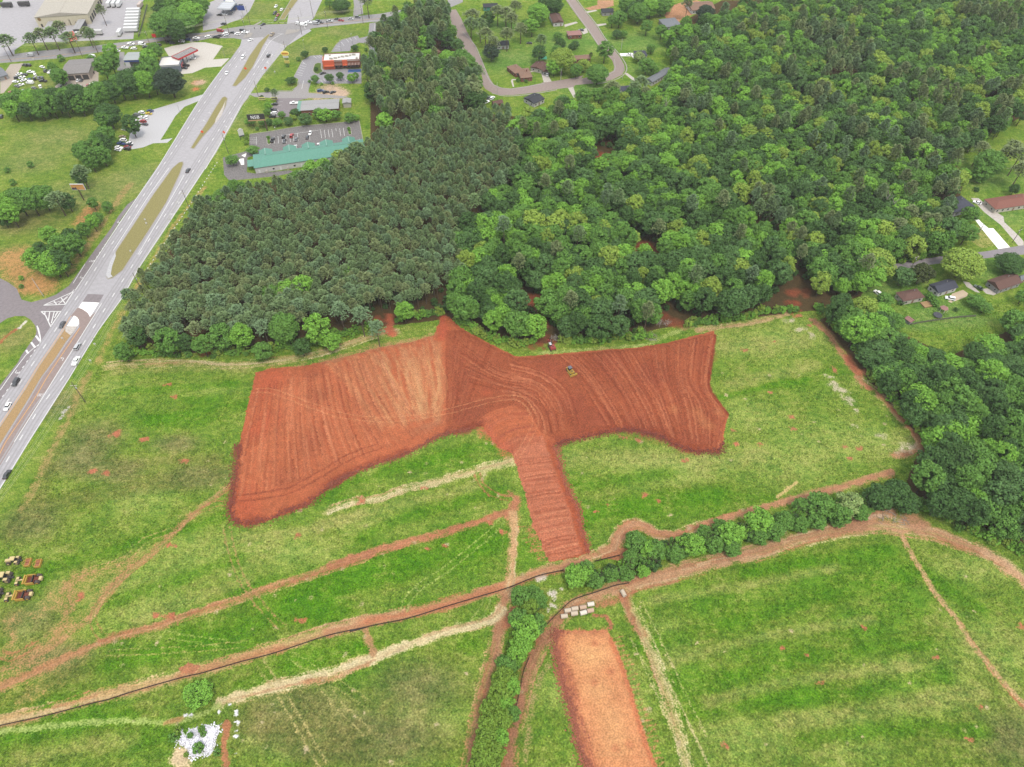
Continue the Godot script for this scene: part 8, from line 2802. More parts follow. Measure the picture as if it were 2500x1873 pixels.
func box_scraper(at: Vector2, turn: float, label: String):
	var yel := grain("machine_yellow", Color(0.680, 0.544, 0.256), 2.0, 0.8, 1.0, 0.5)
	var soil := grain("bowl_soil", Color(0.562, 0.362, 0.256), 2.0, 0.75, 1.0)
	var t := thing("box_scraper", Vector3(at.x, 0, at.y), turn, label, "scraper", "small pan scrapers parked on the grass")
	for s in [-1, 1]:
		put(t, "side", box_mesh(s * 1.55 - 0.1, 0.05, -0.9, s * 1.55 + 0.1, 1.15, 1.2, 0.03), yel)
		var rs := st_new()
		rod(rs, Vector3(s * 1.3, 0.8, -0.9), Vector3(s * 0.1, 0.6, -2.1), 0.09, 0.08)
		put(t, "drawbar", done(rs), yel)
		put(t, "pan", box_mesh(s * 0.74 - 0.68, 0.2, -0.75, s * 0.74 + 0.68, 0.85, 0.95, 0.1), soil)
	put(t, "back", box_mesh(-1.45, 0.05, 1.0, 1.45, 1.15, 1.2), yel)
	put(t, "front_bar", box_mesh(-1.45, 0.7, -0.9, 1.45, 0.9, -0.76), yel)

func build_machines():
	tractor(Vector2(-190.2, -126.8), deg_to_rad(96), 0.95, "small cream tractor hitched in front of the two pans")
	box_scraper(Vector2(-184.9, -126.3), deg_to_rad(98), "reddish pan scraper behind the small tractor, left one")
	box_scraper(Vector2(-180.8, -125.9), deg_to_rad(98), "reddish pan scraper behind the small tractor, right one")
	tractor(Vector2(-190.9, -119.8), deg_to_rad(94), 1.25, "large yellow tractor in the middle row of machines")
	tractor(Vector2(-191.6, -113.4), deg_to_rad(94), 1.25, "large yellow tractor cut off by the left edge")
	scraper(Vector2(-181.2, -119), deg_to_rad(97), "yellow pull scraper with empty rusty bowl in the middle row")
	scraper(Vector2(-182.1, -112.8), deg_to_rad(97), "yellow pull scraper with empty rusty bowl in the lower row")
	# bulldozer
	var a := Vector2(26.3, -226.6)
	var b := Vector2(28.8, -221.6)
	var yel := grain("dozer_yellow", Color(0.650, 0.533, 0.233), 2.0, 0.8, 1.0, 0.5)
	var blk := plain("machine_black", Color(0.174, 0.157, 0.139), 0.7)
	var d := (b - a).normalized()
	var t := thing("bulldozer", Vector3((a.x + b.x) / 2, 0.52, (a.y + b.y) / 2), atan2(-d.x, -d.y), "yellow bulldozer working on the red soil pad", "bulldozer")
	for s in [-1, 1]:
		var st := st_new()
		block(st, [Vector3(s * 1.05 - 0.3, 0, 1.7), Vector3(s * 1.05 + 0.3, 0, 1.7), Vector3(s * 1.05 + 0.3, 0, -1.9), Vector3(s * 1.05 - 0.3, 0, -1.9)], [Vector3(s * 1.05 - 0.3, 0.85, 2.1), Vector3(s * 1.05 + 0.3, 0.85, 2.1), Vector3(s * 1.05 + 0.3, 0.85, -2.3), Vector3(s * 1.05 - 0.3, 0.85, -2.3)])
		put(t, "track", done(st), blk)
		put(t, "track_frame", box_mesh(s * 1.05 - 0.18, 0.86, -1.8, s * 1.05 + 0.18, 1.0, 1.6), yel)
		put(t, "push_arm", box_mesh(s * 1.5 - 0.1, 0.3, -2.9, s * 1.5 + 0.1, 0.55, 0.4), yel)
	put(t, "hull", box_mesh(-0.74, 0.4, -2.0, 0.74, 1.1, 2.0), yel)
	put(t, "hood", box_mesh(-0.62, 1.1, -2.1, 0.62, 1.85, -0.2, 0.08), yel)
	put(t, "engine_grille", box_mesh(-0.35, 1.86, -1.7, 0.35, 1.92, -0.9), blk)
	put(t, "exhaust", box_mesh(0.3, 1.85, -0.8, 0.45, 2.7, -0.65), blk)
	put(t, "cab", box_mesh(-0.8, 1.1, -0.15, 0.8, 2.6, 1.4, 0.08), plain("window_glass", Color(0.12, 0.14, 0.16), 0.12, 0.0, 0.6))
	put(t, "cab_roof", box_mesh(-0.85, 2.6, -0.25, 0.85, 2.75, 1.5), plain("cab_grey", Color(0.309, 0.327, 0.362), 0.5))
	put(t, "fuel_tank", box_mesh(-0.75, 1.1, 1.45, 0.75, 1.7, 2.1, 0.05), yel)
	var bl := st_new()
	block(bl, [Vector3(-1.9, 0.05, -2.9), Vector3(1.9, 0.05, -2.9), Vector3(1.9, 0.05, -3.15), Vector3(-1.9, 0.05, -3.15)], [Vector3(-1.9, 1.35, -2.85), Vector3(1.9, 1.35, -2.85), Vector3(1.9, 1.35, -3.2), Vector3(-1.9, 1.35, -3.2)])
	put(t, "blade", done(bl), yel)
	put(t, "ripper", box_mesh(-0.9, 0.5, 2.2, 0.9, 0.9, 2.8), yel)
	for s in [-0.7, 0.0, 0.7]: put(t, "ripper_tooth", box_mesh(s - 0.08, 0.1, 2.6, s + 0.08, 0.5, 2.75), blk)
	# red forestry machine at the wood edge
	var q := Vector2(19.4, -240.1)
	var red := grain("machine_red", Color(0.591, 0.280, 0.268), 2.0, 0.8, 1.0, 0.5)
	t = thing("forestry_machine", Vector3(q.x, 0, q.y), deg_to_rad(20), "faded red tracked forestry machine at the wood edge", "excavator")
	for s in [-1, 1]: put(t, "track", box_mesh(s * 1.15 - 0.3, 0, -2.0, s * 1.15 + 0.3, 0.9, 2.0, 0.12), blk)
	put(t, "undercarriage", box_mesh(-0.85, 0.4, -1.0, 0.85, 1.0, 1.0), blk)
	put(t, "house", box_mesh(-1.35, 1.0, -0.8, 1.35, 2.0, 2.1, 0.06), red)
	put(t, "engine_cover", box_mesh(-1.2, 2.0, 0.6, 1.2, 2.4, 2.0, 0.08), red)
	put(t, "cover_vent", box_mesh(-0.4, 2.4, 1.0, 0.4, 2.44, 1.5), blk)
	put(t, "cab", box_mesh(-1.3, 2.0, -1.2, -0.25, 3.1, 0.5, 0.06), plain("window_glass", Color(0.12, 0.14, 0.16), 0.12, 0.0, 0.6))
	put(t, "cab_roof", box_mesh(-1.32, 3.1, -1.22, -0.23, 3.2, 0.52), plain("cab_pale", Color(0.633, 0.633, 0.638), 0.5))
	var bm := st_new()
	rod(bm, Vector3(0.4, 1.8, -0.7), Vector3(0.4, 4.2, -3.0), 0.24, 0.2, 6)
	rod(bm, Vector3(0.4, 4.2, -3.0), Vector3(0.4, 1.2, -4.6), 0.2, 0.16, 6)
	put(t, "boom", done(bm), blk)
	put(t, "cutting_head", box_mesh(-0.3, 0.5, -5.2, 1.1, 1.3, -4.4, 0.08), red)
	# concrete pipes
	var conc := grain("pipe_concrete", Color(0.691, 0.633, 0.562), 3.0, 0.82, 1.0)
	var paler := grain("pipe_pale", Color(0.752, 0.715, 0.666), 3.0, 0.85, 1.0)
	var pink := grain("pipe_pink", Color(0.668, 0.568, 0.492), 3.0, 0.82, 1.0)
	var st := st_new()
	var n := 18
	for i in n:
		var c0 := Vector2(cos(TAU * i / n), sin(TAU * i / n))
		var c1 := Vector2(cos(TAU * (i + 1) / n), sin(TAU * (i + 1) / n))
		var o := func(c, r, x): return Vector3(x, c.y * r, c.x * r)
		quad(st, o.call(c0, 0.82, -1.22), o.call(c0, 0.82, 1.22), o.call(c1, 0.82, 1.22), o.call(c1, 0.82, -1.22))
		quad(st, o.call(c0, 0.64, 1.22), o.call(c0, 0.64, -1.22), o.call(c1, 0.64, -1.22), o.call(c1, 0.64, 1.22))
		for s in [-1, 1]:
			if s > 0: quad(st, o.call(c0, 0.82, 1.22), o.call(c0, 0.64, 1.22), o.call(c1, 0.64, 1.22), o.call(c1, 0.82, 1.22))
			else: quad(st, o.call(c0, 0.64, -1.22), o.call(c0, 0.82, -1.22), o.call(c1, 0.82, -1.22), o.call(c1, 0.64, -1.22))
	var tube := done(st)
	var rows := [
	[20.3, -107.2, 8,0,"in the upper row, leftmost"],
	[22.9, -107.9, 9,0,"in the upper row, second from left"],
	[25.9, -108.4, 9,2,"in the upper row, third from left"],
	[28.8, -109.6, 10,1,"in the upper row, rightmost"],
	[22.6, -106.1, 8,0,"in the lower row, second from left"],
	[25.9, -106.4, 16,1,"in the lower row, third from left"],
	[28.5, -107.2, 12,2,"in the lower row, rightmost"],
	[18.9, -105.1, 8,0,"at the lower left end of the group"],
	[41.2, -113.8, -68,0,"lying alone beside the dirt road"]]
	for r in rows:
		var o := piece("concrete_pipe", tube, [conc, paler, pink][r[3]])
		o.position = Vector3(r[0], 0.84, r[1])
		o.rotation.y = deg_to_rad(r[2])
		tag(o, "short concrete pipe %s" % r[4], "pipe", "concrete pipes on the dirt")
	var bp := st_new()
	rod(bp, Vector3(-1.9, 0.25, 0), Vector3(1.9, 0.25, 0), 0.25, 0.25, 12)
	var roll := piece("pipe_roll", done(bp), plain("plastic_black", Color(0.162, 0.162, 0.180), 0.5))
	roll.position = Vector3((Vector2(-56.3, -100.3)).x, 0.0, (Vector2(-56.3, -100.3)).y)
	roll.rotation.y = 0.1
	tag(roll, "black plastic roll lying beside the silt fence", "roll")

# ---------- poles, signs, fences ----------
func utility_pole(base: Vector2, h: float, arm_turn: float, label: String, m: Material, cross := true, group := "utility poles") -> Node3D:
	var t := thing("utility_pole", Vector3(base.x, 0, base.y), arm_turn, label, "pole", group)
	var st := st_new()
	rod(st, Vector3.ZERO, Vector3(0, h, 0), 0.19, 0.12, 8)
	piece("shaft", done(st), m, t)
	if cross:
		piece("crossarm", box_mesh(-1.5, h - 2.6, -0.09, 1.5, h - 2.42, 0.09), plain("arm_pale", Color(0.650, 0.615, 0.562), 0.8), t)
		for x in [-1.4, -0.7, 0.7, 1.4]:
			var ins := st_new()
			rod(ins, Vector3(x, h - 2.42, 0), Vector3(x, h - 2.15, 0), 0.06, 0.05, 6)
			piece("insulator", done(ins), plain("insulator", Color(0.574, 0.574, 0.586), 0.3), t)
		var tr := st_new()
		rod(tr, Vector3(0.35, h - 4.6, 0), Vector3(0.35, h - 3.7, 0), 0.26, 0.26, 8)
		piece("transformer", done(tr), plain("transformer_grey", Color(0.591, 0.591, 0.597), 0.5), t)
	return t

func wires(poles: Array, h: float, label: String):
	var t := thing("power_line", Vector3.ZERO, 0.0, label, "cable", "power lines")
	for off in [-1.4, -0.7, 0.7, 1.4]:
		var st := st_new()
		for i in poles.size() - 1:
			var a: Vector2 = poles[i]
			var b: Vector2 = poles[i + 1]
			var n := (b - a).normalized()
			var s: Vector2 = Vector2(-n.y, n.x) * off
			var prev := Vector3(a.x + s.x, h, a.y + s.y)
			for k in range(1, 9):
				var f := k / 8.0
				var p: Vector2 = a.lerp(b, f) + s
				var v := Vector3(p.x, h - 4.0 * f * (1.0 - f) * 1.3, p.y)
				rod(st, prev, v, 0.03, 0.03, 3)
				prev = v
		piece("wire", done(st), plain("wire", Color(0.591, 0.597, 0.486), 0.6), t)

func fence(called: String, a: Array, h: float, m: Material, post: Material, gap: float, label: String, group := ""):
	var p := smooth_line(pts(a), 1.2)
	var t := thing(called, Vector3(p[0].x, 0, p[0].y), 0.0, label, "fence", group)
	var st := st_new()
	for i in p.size() - 1:
		var u := Vector3(p[i].x - p[0].x, 0, p[i].y - p[0].y)
		var v := Vector3(p[i + 1].x - p[0].x, 0, p[i + 1].y - p[0].y)
		var n := (v - u).normalized().cross(Vector3.UP) * 0.03
		block(st, [u - n, v - n, v + n, u + n], [u - n + Vector3(0, h, 0), v - n + Vector3(0, h, 0), v + n + Vector3(0, h, 0), u + n + Vector3(0, h, 0)], false)
	piece("fabric", done(st), m, t)
	var stake := box_mesh(-0.05, 0.0, -0.05, 0.05, h + 0.15, 0.05)
	var run := 0.0
	for i in p.size() - 1:
		run += p[i].distance_to(p[i + 1])
		if run >= gap:
			run = 0.0
			put(t, "stake", stake, post, Vector3(p[i].x - p[0].x, 0, p[i].y - p[0].y))

func build_street_things():
	var wood := grain("pole_wood", Color(0.386, 0.350, 0.315), 3.0, 0.7, 1.0)
	var steel := plain("pole_steel", Color(0.597, 0.586, 0.574), 0.5)
	var line := []
	var named := ["nearest the camera", "beside the crossover", "below the far crossover", "by the green roofed car park", "opposite the restaurant access", "near the restaurant sign"]
	var bases := [-201.5,-137.4,-194.5,-206.1,-193.2,-279.8,-190.5,-353.3,-184,-415.2,-180.4,-485.6,-173.4,-549.1]
	for i in range(0, bases.size(), 2):
		line.append(Vector2(bases[i], bases[i + 1]))
	utility_pole(line[0], 14.0, 0.0, "wooden utility pole at the left edge above the machines", wood)
	for i in 6:
		utility_pole(line[i + 1], 14.0, 0.04, "wooden utility pole on the right verge of the highway, %s" % named[i], wood)
	wires([Vector2(line[0].x - 1, 0)] + line, 11.9, "overhead wires along the right verge of the highway")
	var pl := [-385,-545,-333.8,-554,-285.1,-568.3,-268.9,-599.2,-229,-591.5,-217.3,-611.9,-215.4,-591.5,-167.5,-625.7,-171,-593.8,-152.1,-606.3,-123.8,-614.3]
	var nm := ["by the tan drive", "beside the repair shop", "above the queue", "by the copse", "at the fuel station corner", "at the far corner of the intersection", "at the left corner of the intersection", "beside the round dark tree", "at the right corner of the intersection", "along the right leg", "near the restaurant drive"]
	var top := []
	for i in range(0, pl.size(), 2):
		utility_pole(Vector2(pl[i], pl[i + 1]), 15.0, PI / 2, "wooden utility pole on the cross road %s" % nm[i / 2], wood)
		if i / 2 in [0, 1, 2, 4, 8, 9, 10]: top.append(Vector2(pl[i], pl[i + 1]))
	wires(top, 12.8, "overhead wires along the cross road")
	utility_pole(Vector2(-244.6, -277.8), 12.0, 0.3, "pale steel pole on the sandy corner of the side road", steel, false)
	for a in [[Vector2(-10.6, -493.2), "at the street corner lot"], [Vector2(36.1, -515.1), "by the street below the carport"], [Vector2(85.9, -564.9), "on the lawn by the upper street"], [Vector2(82, -517.5), "at the street bend"]]:
		utility_pole(a[0], 9.0, 0.5, "slim pole %s" % a[1], steel, false)
	for a in [[Vector2(261.4, -324.8), "on the lawn beside the white drive"], [Vector2(281.9, -322.6), "beside the grey drive on the right"], [Vector2(215.8, -299.1), "beside the grey lane under the wood"]]:
		utility_pole(a[0], 11.0, 0.5, "wooden utility pole %s" % a[1], wood)
	for a in [[Vector2(-134.1, -564), "left one in the upper restaurant lot"], [Vector2(-127, -575.5), "right one in the upper restaurant lot"], [Vector2(-162.8, -564.5), "beside the restaurant lawn"], [Vector2(-156, -433.2), "in the strip building car park"], [Vector2(-229.7, -463.8), "beside the gravel lot"], [Vector2(-222.5, -552.4), "beside the red fuel canopy"]]:
		var t := thing("lamp_post", Vector3(a[0].x, 0, a[0].y), 0.0, "slim lamp post %s" % a[1], "lamp post", "lamp posts")
		var st := st_new()
		rod(st, Vector3.ZERO, Vector3(0, 8, 0), 0.11, 0.07, 6)
		piece("shaft", done(st), plain("post_grey", Color(0.427, 0.427, 0.427), 0.6), t)
		piece("lamp_head", box_mesh(-0.2, 7.9, -0.9, 0.2, 8.1, 0.1), plain("transformer_grey", Color(0.591, 0.591, 0.597), 0.5), t)
	# signal masts
	for a in [[Vector2(-176.7, -600.7), PI * 0.5, "right of the intersection"], [Vector2(-215.2, -590.8), -PI * 0.5, "left of the intersection"], [Vector2(-178.5, -630.3), PI * 0.55, "beyond the intersection"]]:
		var t := thing("signal_mast", Vector3(a[0].x, 0, a[0].y), a[1] - PI / 2, "traffic signal mast %s" % a[2], "traffic light", "signal masts")
		var st := st_new()
		rod(st, Vector3.ZERO, Vector3(0, 7, 0), 0.16, 0.12, 8)
		piece("shaft", done(st), steel, t)
		st = st_new()
		rod(st, Vector3(0, 6.2, 0), Vector3(-14, 6.8, 0), 0.12, 0.08, 6)
		piece("arm", done(st), steel, t)
		for x in [-8.0, -13.0]:
			var hd := piece("signal_head", box_mesh(x - 0.22, 5.6, -0.2, x + 0.22, 6.9, 0.2), plain("signal_black", Color(0.162, 0.162, 0.162), 0.6), t)
			for k in 3:
				var ln := st_new()
				rod(ln, Vector3(x, 5.85 + k * 0.4, 0.2), Vector3(x, 5.85 + k * 0.4, 0.25), 0.14, 0.14, 10)
				piece("lens", done(ln), plain(["lens_green", "lens_amber", "lens_red"][k], [Color(0.104, 0.251, 0.192), Color(0.427, 0.309, 0.104), Color(0.427, 0.133, 0.104)][k], 0.3), hd)
	# billboards
	var b := Vector2(-165.2, -443.7)
	var t := thing("billboard", Vector3(b.x, 0, b.y), 0.12, "black billboard with white letters on a brown post", "billboard")
	var st := st_new()
	rod(st, Vector3.ZERO, Vector3(0, 9.5, 0), 0.45, 0.4, 10)
	piece("post", done(st), grain("rust_post", Color(0.339, 0.268, 0.227), 3.0, 0.7, 1.0), t)
	var board := piece("board", box_mesh(-10.6, 8.4, -0.3, 0.6, 12.0, 0.2), plain("board_black", Color(0.157, 0.145, 0.151), 0.6), t)
	piece("catwalk", box_mesh(-10.4, 8.0, 0.2, 0.5, 8.2, 1.3), grain("catwalk_wood", Color(0.591, 0.474, 0.362), 3.0, 0.75, 1.0), t)
	lettering(board, "NSB", Vector3(-5.6, 10.2, 0.24), 0.0, 3.0, plain("letter_white", Color(0.837, 0.837, 0.837), 0.6))
	b = Vector2(-257.3, -363.4)
	t = thing("billboard", Vector3(b.x, 0, b.y), 0.0, "orange billboard in a white frame left of the highway", "billboard")
	st = st_new()
	rod(st, Vector3.ZERO, Vector3(0, 7.6, 0), 0.35, 0.32, 10)
	piece("post", done(st), grain("rust_post", Color(0.339, 0.268, 0.227), 3.0, 0.7, 1.0), t)
	board = piece("board", box_mesh(-3.6, 7.2, -0.25, 4.4, 11.2, 0.2), plain("trim_white", Color(0.691, 0.685, 0.674), 0.6), t)
	piece("orange_field", box_mesh(-3.4, 7.5, 0.2, 4.2, 10.8, 0.22), plain("print_orange", Color(0.691, 0.509, 0.268), 0.7), board)
	st = st_new()
	for s in [[-2.9, 0.95], [-2.0, 1.0], [-1.0, 1.15]]:
		block(st, [Vector3(s[0] - 0.6, 7.55, 0.245), Vector3(s[0] + 0.7, 7.55, 0.245), Vector3(s[0] + 0.7, 7.55, 0.225), Vector3(s[0] - 0.6, 7.55, 0.225)], [Vector3(s[0] - 0.25, 7.6 + s[1] * 1.4, 0.245), Vector3(s[0] + 0.25, 7.6 + s[1] * 1.4, 0.245), Vector3(s[0] + 0.25, 7.6 + s[1] * 1.4, 0.225), Vector3(s[0] - 0.25, 7.6 + s[1] * 1.4, 0.225)])
	piece("dark_figures", done(st), plain("print_purple", Color(0.209, 0.168, 0.239), 0.7), board)
	piece("red_stripe", box_mesh(-1.8, 10.3, 0.222, 3.6, 10.6, 0.24), plain("print_rust", Color(0.562, 0.339, 0.192), 0.7), board)
	piece("pink_mark", box_mesh(0.9, 8.3, 0.222, 2.4, 9.2, 0.24), plain("print_pink", Color(0.680, 0.486, 0.368), 0.7), board)
	# restaurant pole sign
	b = Vector2(-170.4, -536.5)
	t = thing("pole_sign", Vector3(b.x, 0, b.y), 0.0, "tall sign with yellow oval and panels by the restaurant lawn", "sign")
	for x in [-0.5, 0.5]: piece("post", box_mesh(x - 0.12, 0, -0.12, x + 0.12, 9.0, 0.12), plain("chassis_dark", Color(0.162, 0.162, 0.168), 0.7), t)
	st = st_new()
	for i in 20:
		tri(st, Vector3(0, 10.3, 0.3), Vector3(cos(TAU * (i + 1) / 20) * 3.0, 10.3 + sin(TAU * (i + 1) / 20) * 1.7, 0.3), Vector3(cos(TAU * i / 20) * 3.0, 10.3 + sin(TAU * i / 20) * 1.7, 0.3))
		tri(st, Vector3(0, 10.3, -0.3), Vector3(cos(TAU * i / 20) * 3.0, 10.3 + sin(TAU * i / 20) * 1.7, -0.3), Vector3(cos(TAU * (i + 1) / 20) * 3.0, 10.3 + sin(TAU * (i + 1) / 20) * 1.7, -0.3))
		quad(st, Vector3(cos(TAU * i / 20) * 3.0, 10.3 + sin(TAU * i / 20) * 1.7, 0.3), Vector3(cos(TAU * (i + 1) / 20) * 3.0, 10.3 + sin(TAU * (i + 1) / 20) * 1.7, 0.3), Vector3(cos(TAU * (i + 1) / 20) * 3.0, 10.3 + sin(TAU * (i + 1) / 20) * 1.7, -0.3), Vector3(cos(TAU * i / 20) * 3.0, 10.3 + sin(TAU * i / 20) * 1.7, -0.3))
	var ov := piece("oval_board", done(st), plain("sign_yellow", Color(0.798, 0.706, 0.370), 0.5), t)
	piece("orange_band", box_mesh(-2.3, 9.7, 0.3, 2.3, 10.8, 0.34), plain("sign_orange", Color(0.650, 0.427, 0.162), 0.5), ov)
	piece("white_panel", box_mesh(-2.0, 7.2, -0.2, 2.0, 8.3, 0.2), plain("trim_white", Color(0.691, 0.685, 0.674), 0.6), t)
	piece("yellow_panel", box_mesh(-1.9, 3.0, -0.2, 1.9, 5.0, 0.2), plain("panel_yellow", Color(0.638, 0.586, 0.309), 0.5), t)
	# tenants' sign by the strip building
	b = Vector2(-179.1, -432.8)
	t = thing("tenant_sign", Vector3(b.x, 0, b.y), 0.5, "white tenant panel sign on two posts beside the highway", "sign")
	for x in [-1.3, 1.3]: piece("post", box_mesh(x - 0.12, 0, -0.12, x + 0.12, 7.0, 0.12), plain("chassis_dark", Color(0.162, 0.162, 0.168), 0.7), t)
	for i in 5: piece("panel", box_mesh(-1.7, 2.0 + i * 0.9, 0.12, 1.7, 2.8 + i * 0.9, 0.3), plain("trim_white", Color(0.691, 0.685, 0.674), 0.6) if i > 0 else plain("panel_dark", Color(0.209, 0.233, 0.251), 0.6), t)
	st = st_new()
	block(st, [Vector3(-1.8, 6.6, 0.35), Vector3(1.8, 6.6, 0.35), Vector3(1.8, 6.6, -0.2), Vector3(-1.8, 6.6, -0.2)], [Vector3(-0.1, 7.8, 0.3), Vector3(0.1, 7.8, 0.3), Vector3(0.1, 7.8, -0.15), Vector3(-0.1, 7.8, -0.15)])
	piece("peak", done(st), plain("trim_white", Color(0.691, 0.685, 0.674), 0.6), t)
	for a in [[Vector2(-178, -484.6), "below the access road"], [Vector2(-169.2, -484.6), "beside the dark car park"]]:
		t = thing("yard_sign", Vector3(a[0].x, 0, a[0].y), 0.1, "low yellow and white sign %s" % a[1], "sign", "low signs")
		piece("panel", box_mesh(-2.2, 0.6, -0.15, 2.2, 2.6, 0.15), plain("sign_pale_yellow", Color(0.691, 0.662, 0.427), 0.5), t)
		piece("stripe", box_mesh(-2.0, 1.3, 0.15, 2.0, 1.9, 0.18), plain("panel_dark", Color(0.209, 0.233, 0.251), 0.6), t)
		for x in [-1.8, 1.8]: piece("post", box_mesh(x - 0.1, 0, -0.1, x + 0.1, 0.6, 0.1), plain("chassis_dark", Color(0.162, 0.162, 0.168), 0.7), t)
	b = Vector2(-226.5, -626.6)
	t = thing("fuel_sign", Vector3(b.x, 0, b.y), 0.0, "blue fuel station sign on a pole at the forecourt corner", "sign")
	piece("post", box_mesh(-0.2, 0, -0.2, 0.2, 6.0, 0.2), steel, t)
	piece("panel", box_mesh(-2.6, 6.0, -0.25, 2.6, 9.5, 0.25), plain("sign_blue", Color(0.174, 0.233, 0.486), 0.5), t)
	b = Vector2(-283.6, -576.9)
	t = thing("fuel_sign", Vector3(b.x, 0, b.y), 0.0, "red fuel price sign beside the queue", "sign")
	piece("post", box_mesh(-0.2, 0, -0.2, 0.2, 5.0, 0.2), steel, t)
	piece("panel", box_mesh(-1.5, 5.0, -0.25, 1.5, 7.5, 0.25), plain("fascia_red", Color(0.644, 0.145, 0.162), 0.5), t)
	b = Vector2(-353.3, -583.6)
	t = thing("red_awning", Vector3(b.x, 0, b.y), 0.6, "red sloping structure behind the roadside pines", "awning")
	st = st_new()
	quad(st, Vector3(-3, 1.0, 4), Vector3(-3, 5.0, -4), Vector3(3, 5.0, -4), Vector3(3, 1.0, 4))
	quad(st, Vector3(3, 0.9, 4), Vector3(3, 4.9, -4), Vector3(-3, 4.9, -4), Vector3(-3, 0.9, 4))
	piece("cover", done(st), plain("awning_red", Color(0.680, 0.268, 0.233), 0.6), t)
	for s in [[-2.8, 3.7, 1.0], [2.8, 3.7, 1.0], [2.8, -3.7, 4.8], [-2.8, -3.7, 4.8]]:
		piece("post", box_mesh(s[0] - 0.08, 0, s[1] - 0.08, s[0] + 0.08, s[2], s[1] + 0.08), steel, t)
	# orange roadwork signs
	for a in [[Vector2(-200.8, -530), "in the median below the intersection"], [Vector2(-185.9, -530.8), "on the right verge below the intersection"], [Vector2(-207.3, -438.7), "in the middle median"], [Vector2(-192.5, -438.1), "on the verge by the strip building"]]:
		t = thing("roadwork_sign", Vector3(a[0].x, 0, a[0].y), 0.0, "orange diamond roadwork sign %s" % a[1], "sign", "orange roadwork signs")
		st = st_new()
		block(st, [Vector3(0, 0.9, 0.04), Vector3(1.1, 2.0, 0.04), Vector3(0, 3.1, 0.04), Vector3(-1.1, 2.0, 0.04)], [Vector3(0, 0.9, -0.04), Vector3(1.1, 2.0, -0.04), Vector3(0, 3.1, -0.04), Vector3(-1.1, 2.0, -0.04)])
		piece("panel", done(st), plain("sign_roadwork", Color(0.798, 0.294, 0.148), 0.6), t)
		for x in [-0.7, 0.7]:
			st = st_new()
			rod(st, Vector3(x, 0, 0.5), Vector3(0, 1.2, -0.08), 0.04, 0.04, 5)
			rod(st, Vector3(x, 0, -0.7), Vector3(0, 1.2, -0.08), 0.04, 0.04, 5)
			piece("leg", done(st), steel, t)
	# small white road signs
	for a in [[Vector2(-205.6, -245.2), "beside the brown turn lane stretch"], [Vector2(-203, -241.2), "just below the first verge sign"], [Vector2(-201, -230.3), "below the white pickup"], [Vector2(-212.6, -341.6), "in the long median, upper one"], [Vector2(-210.6, -338), "in the long median, lower one"], [Vector2(-210.8, -312.7), "in the long median near its end"], [Vector2(-198, -341.6), "on the right verge by the pines"], [Vector2(-177.6, -524.8), "on the restaurant lawn"], [Vector2(-220.4, -245.2), "on the straw median"], [Vector2(-368, -546.1), "by the grass lot"]]:
		t = thing("road_sign", Vector3(a[0].x, 0, a[0].y), 0.4, "small white road sign %s" % a[1], "sign", "small white road signs")
		piece("post", box_mesh(-0.04, 0, -0.04, 0.04, 2.2, 0.04), steel, t)
		piece("panel", box_mesh(-0.45, 1.6, 0.05, 0.45, 2.6, 0.09), plain("trim_white", Color(0.691, 0.685, 0.674), 0.6), t)
	# dead trees and felled brush at the wood edge
	var dead := grain("dead_wood", Color(0.591, 0.562, 0.527), 2.0, 0.75, 1.0)
	for a in [[Vector2(103.5, -453.2), "white bare dead tree standing in the upper wood"], [Vector2(214.9, -346), "white bare dead tree at the right end of the wood"], [Vector2(215.2, -338.9), "pale leaning dead tree near the grey lane"]]:
		t = thing("dead_tree", Vector3(a[0].x, 0, a[0].y), rng.randf() * TAU, a[1], "tree", "dead trees")
		st = st_new()
		rod(st, Vector3.ZERO, Vector3(0.4, 15, 0.2), 0.3, 0.16, 7)
		piece("trunk", done(st), dead, t)
		for k in 7:
			st = st_new()
			var an := k * 2.4
			var y := 11.0 + k * 0.7
			rod(st, Vector3(0.3, y, 0.15), Vector3(cos(an) * 2.2, y + 2.6, sin(an) * 2.2), 0.13, 0.06, 5)
			rod(st, Vector3(cos(an) * 2.2, y + 2.6, sin(an) * 2.2), Vector3(cos(an + 0.5) * 3.0, y + 4.2, sin(an + 0.5) * 3.0), 0.06, 0.03, 4)
			piece("branch", done(st), dead, t)
	for a in [[Vector2(22, -247.4), 3.5, "heap of pale felled branches above the red forestry machine"], [Vector2(67.6, -247.8), 3.5, "felled pale branches at the wood edge above the red pad"], [Vector2(151.7, -146.8), 6.0, "scattered wood debris beside the end of the cross hedge"], [Vector2(76.2, -257.1), 3.0, "small brush heap by the red clearing"]]:
		t = thing("brush_pile", Vector3(a[0].x, 0, a[0].y), 0.0, a[2], "brush", "brush piles")
		for k in 26:
			st = st_new()
			var an := rng.randf() * TAU
			var o := Vector3(rng.randf_range(-1, 1) * a[1], rng.randf_range(0.1, 0.5), rng.randf_range(-1, 1) * a[1] * 0.7)
			var d := Vector3(cos(an), rng.randf_range(-0.05, 0.25), sin(an)) * rng.randf_range(0.8, 2.2)
			rod(st, o - d, o + d, 0.09, 0.04, 5)
			piece("branch", done(st), dead, t)
	# silt fences and yard fences
	var fab := plain("silt_fabric", Color(0.198, 0.139, 0.115), 0.9)
	var stk := plain("stake_wood", Color(0.339, 0.256, 0.198), 0.9)
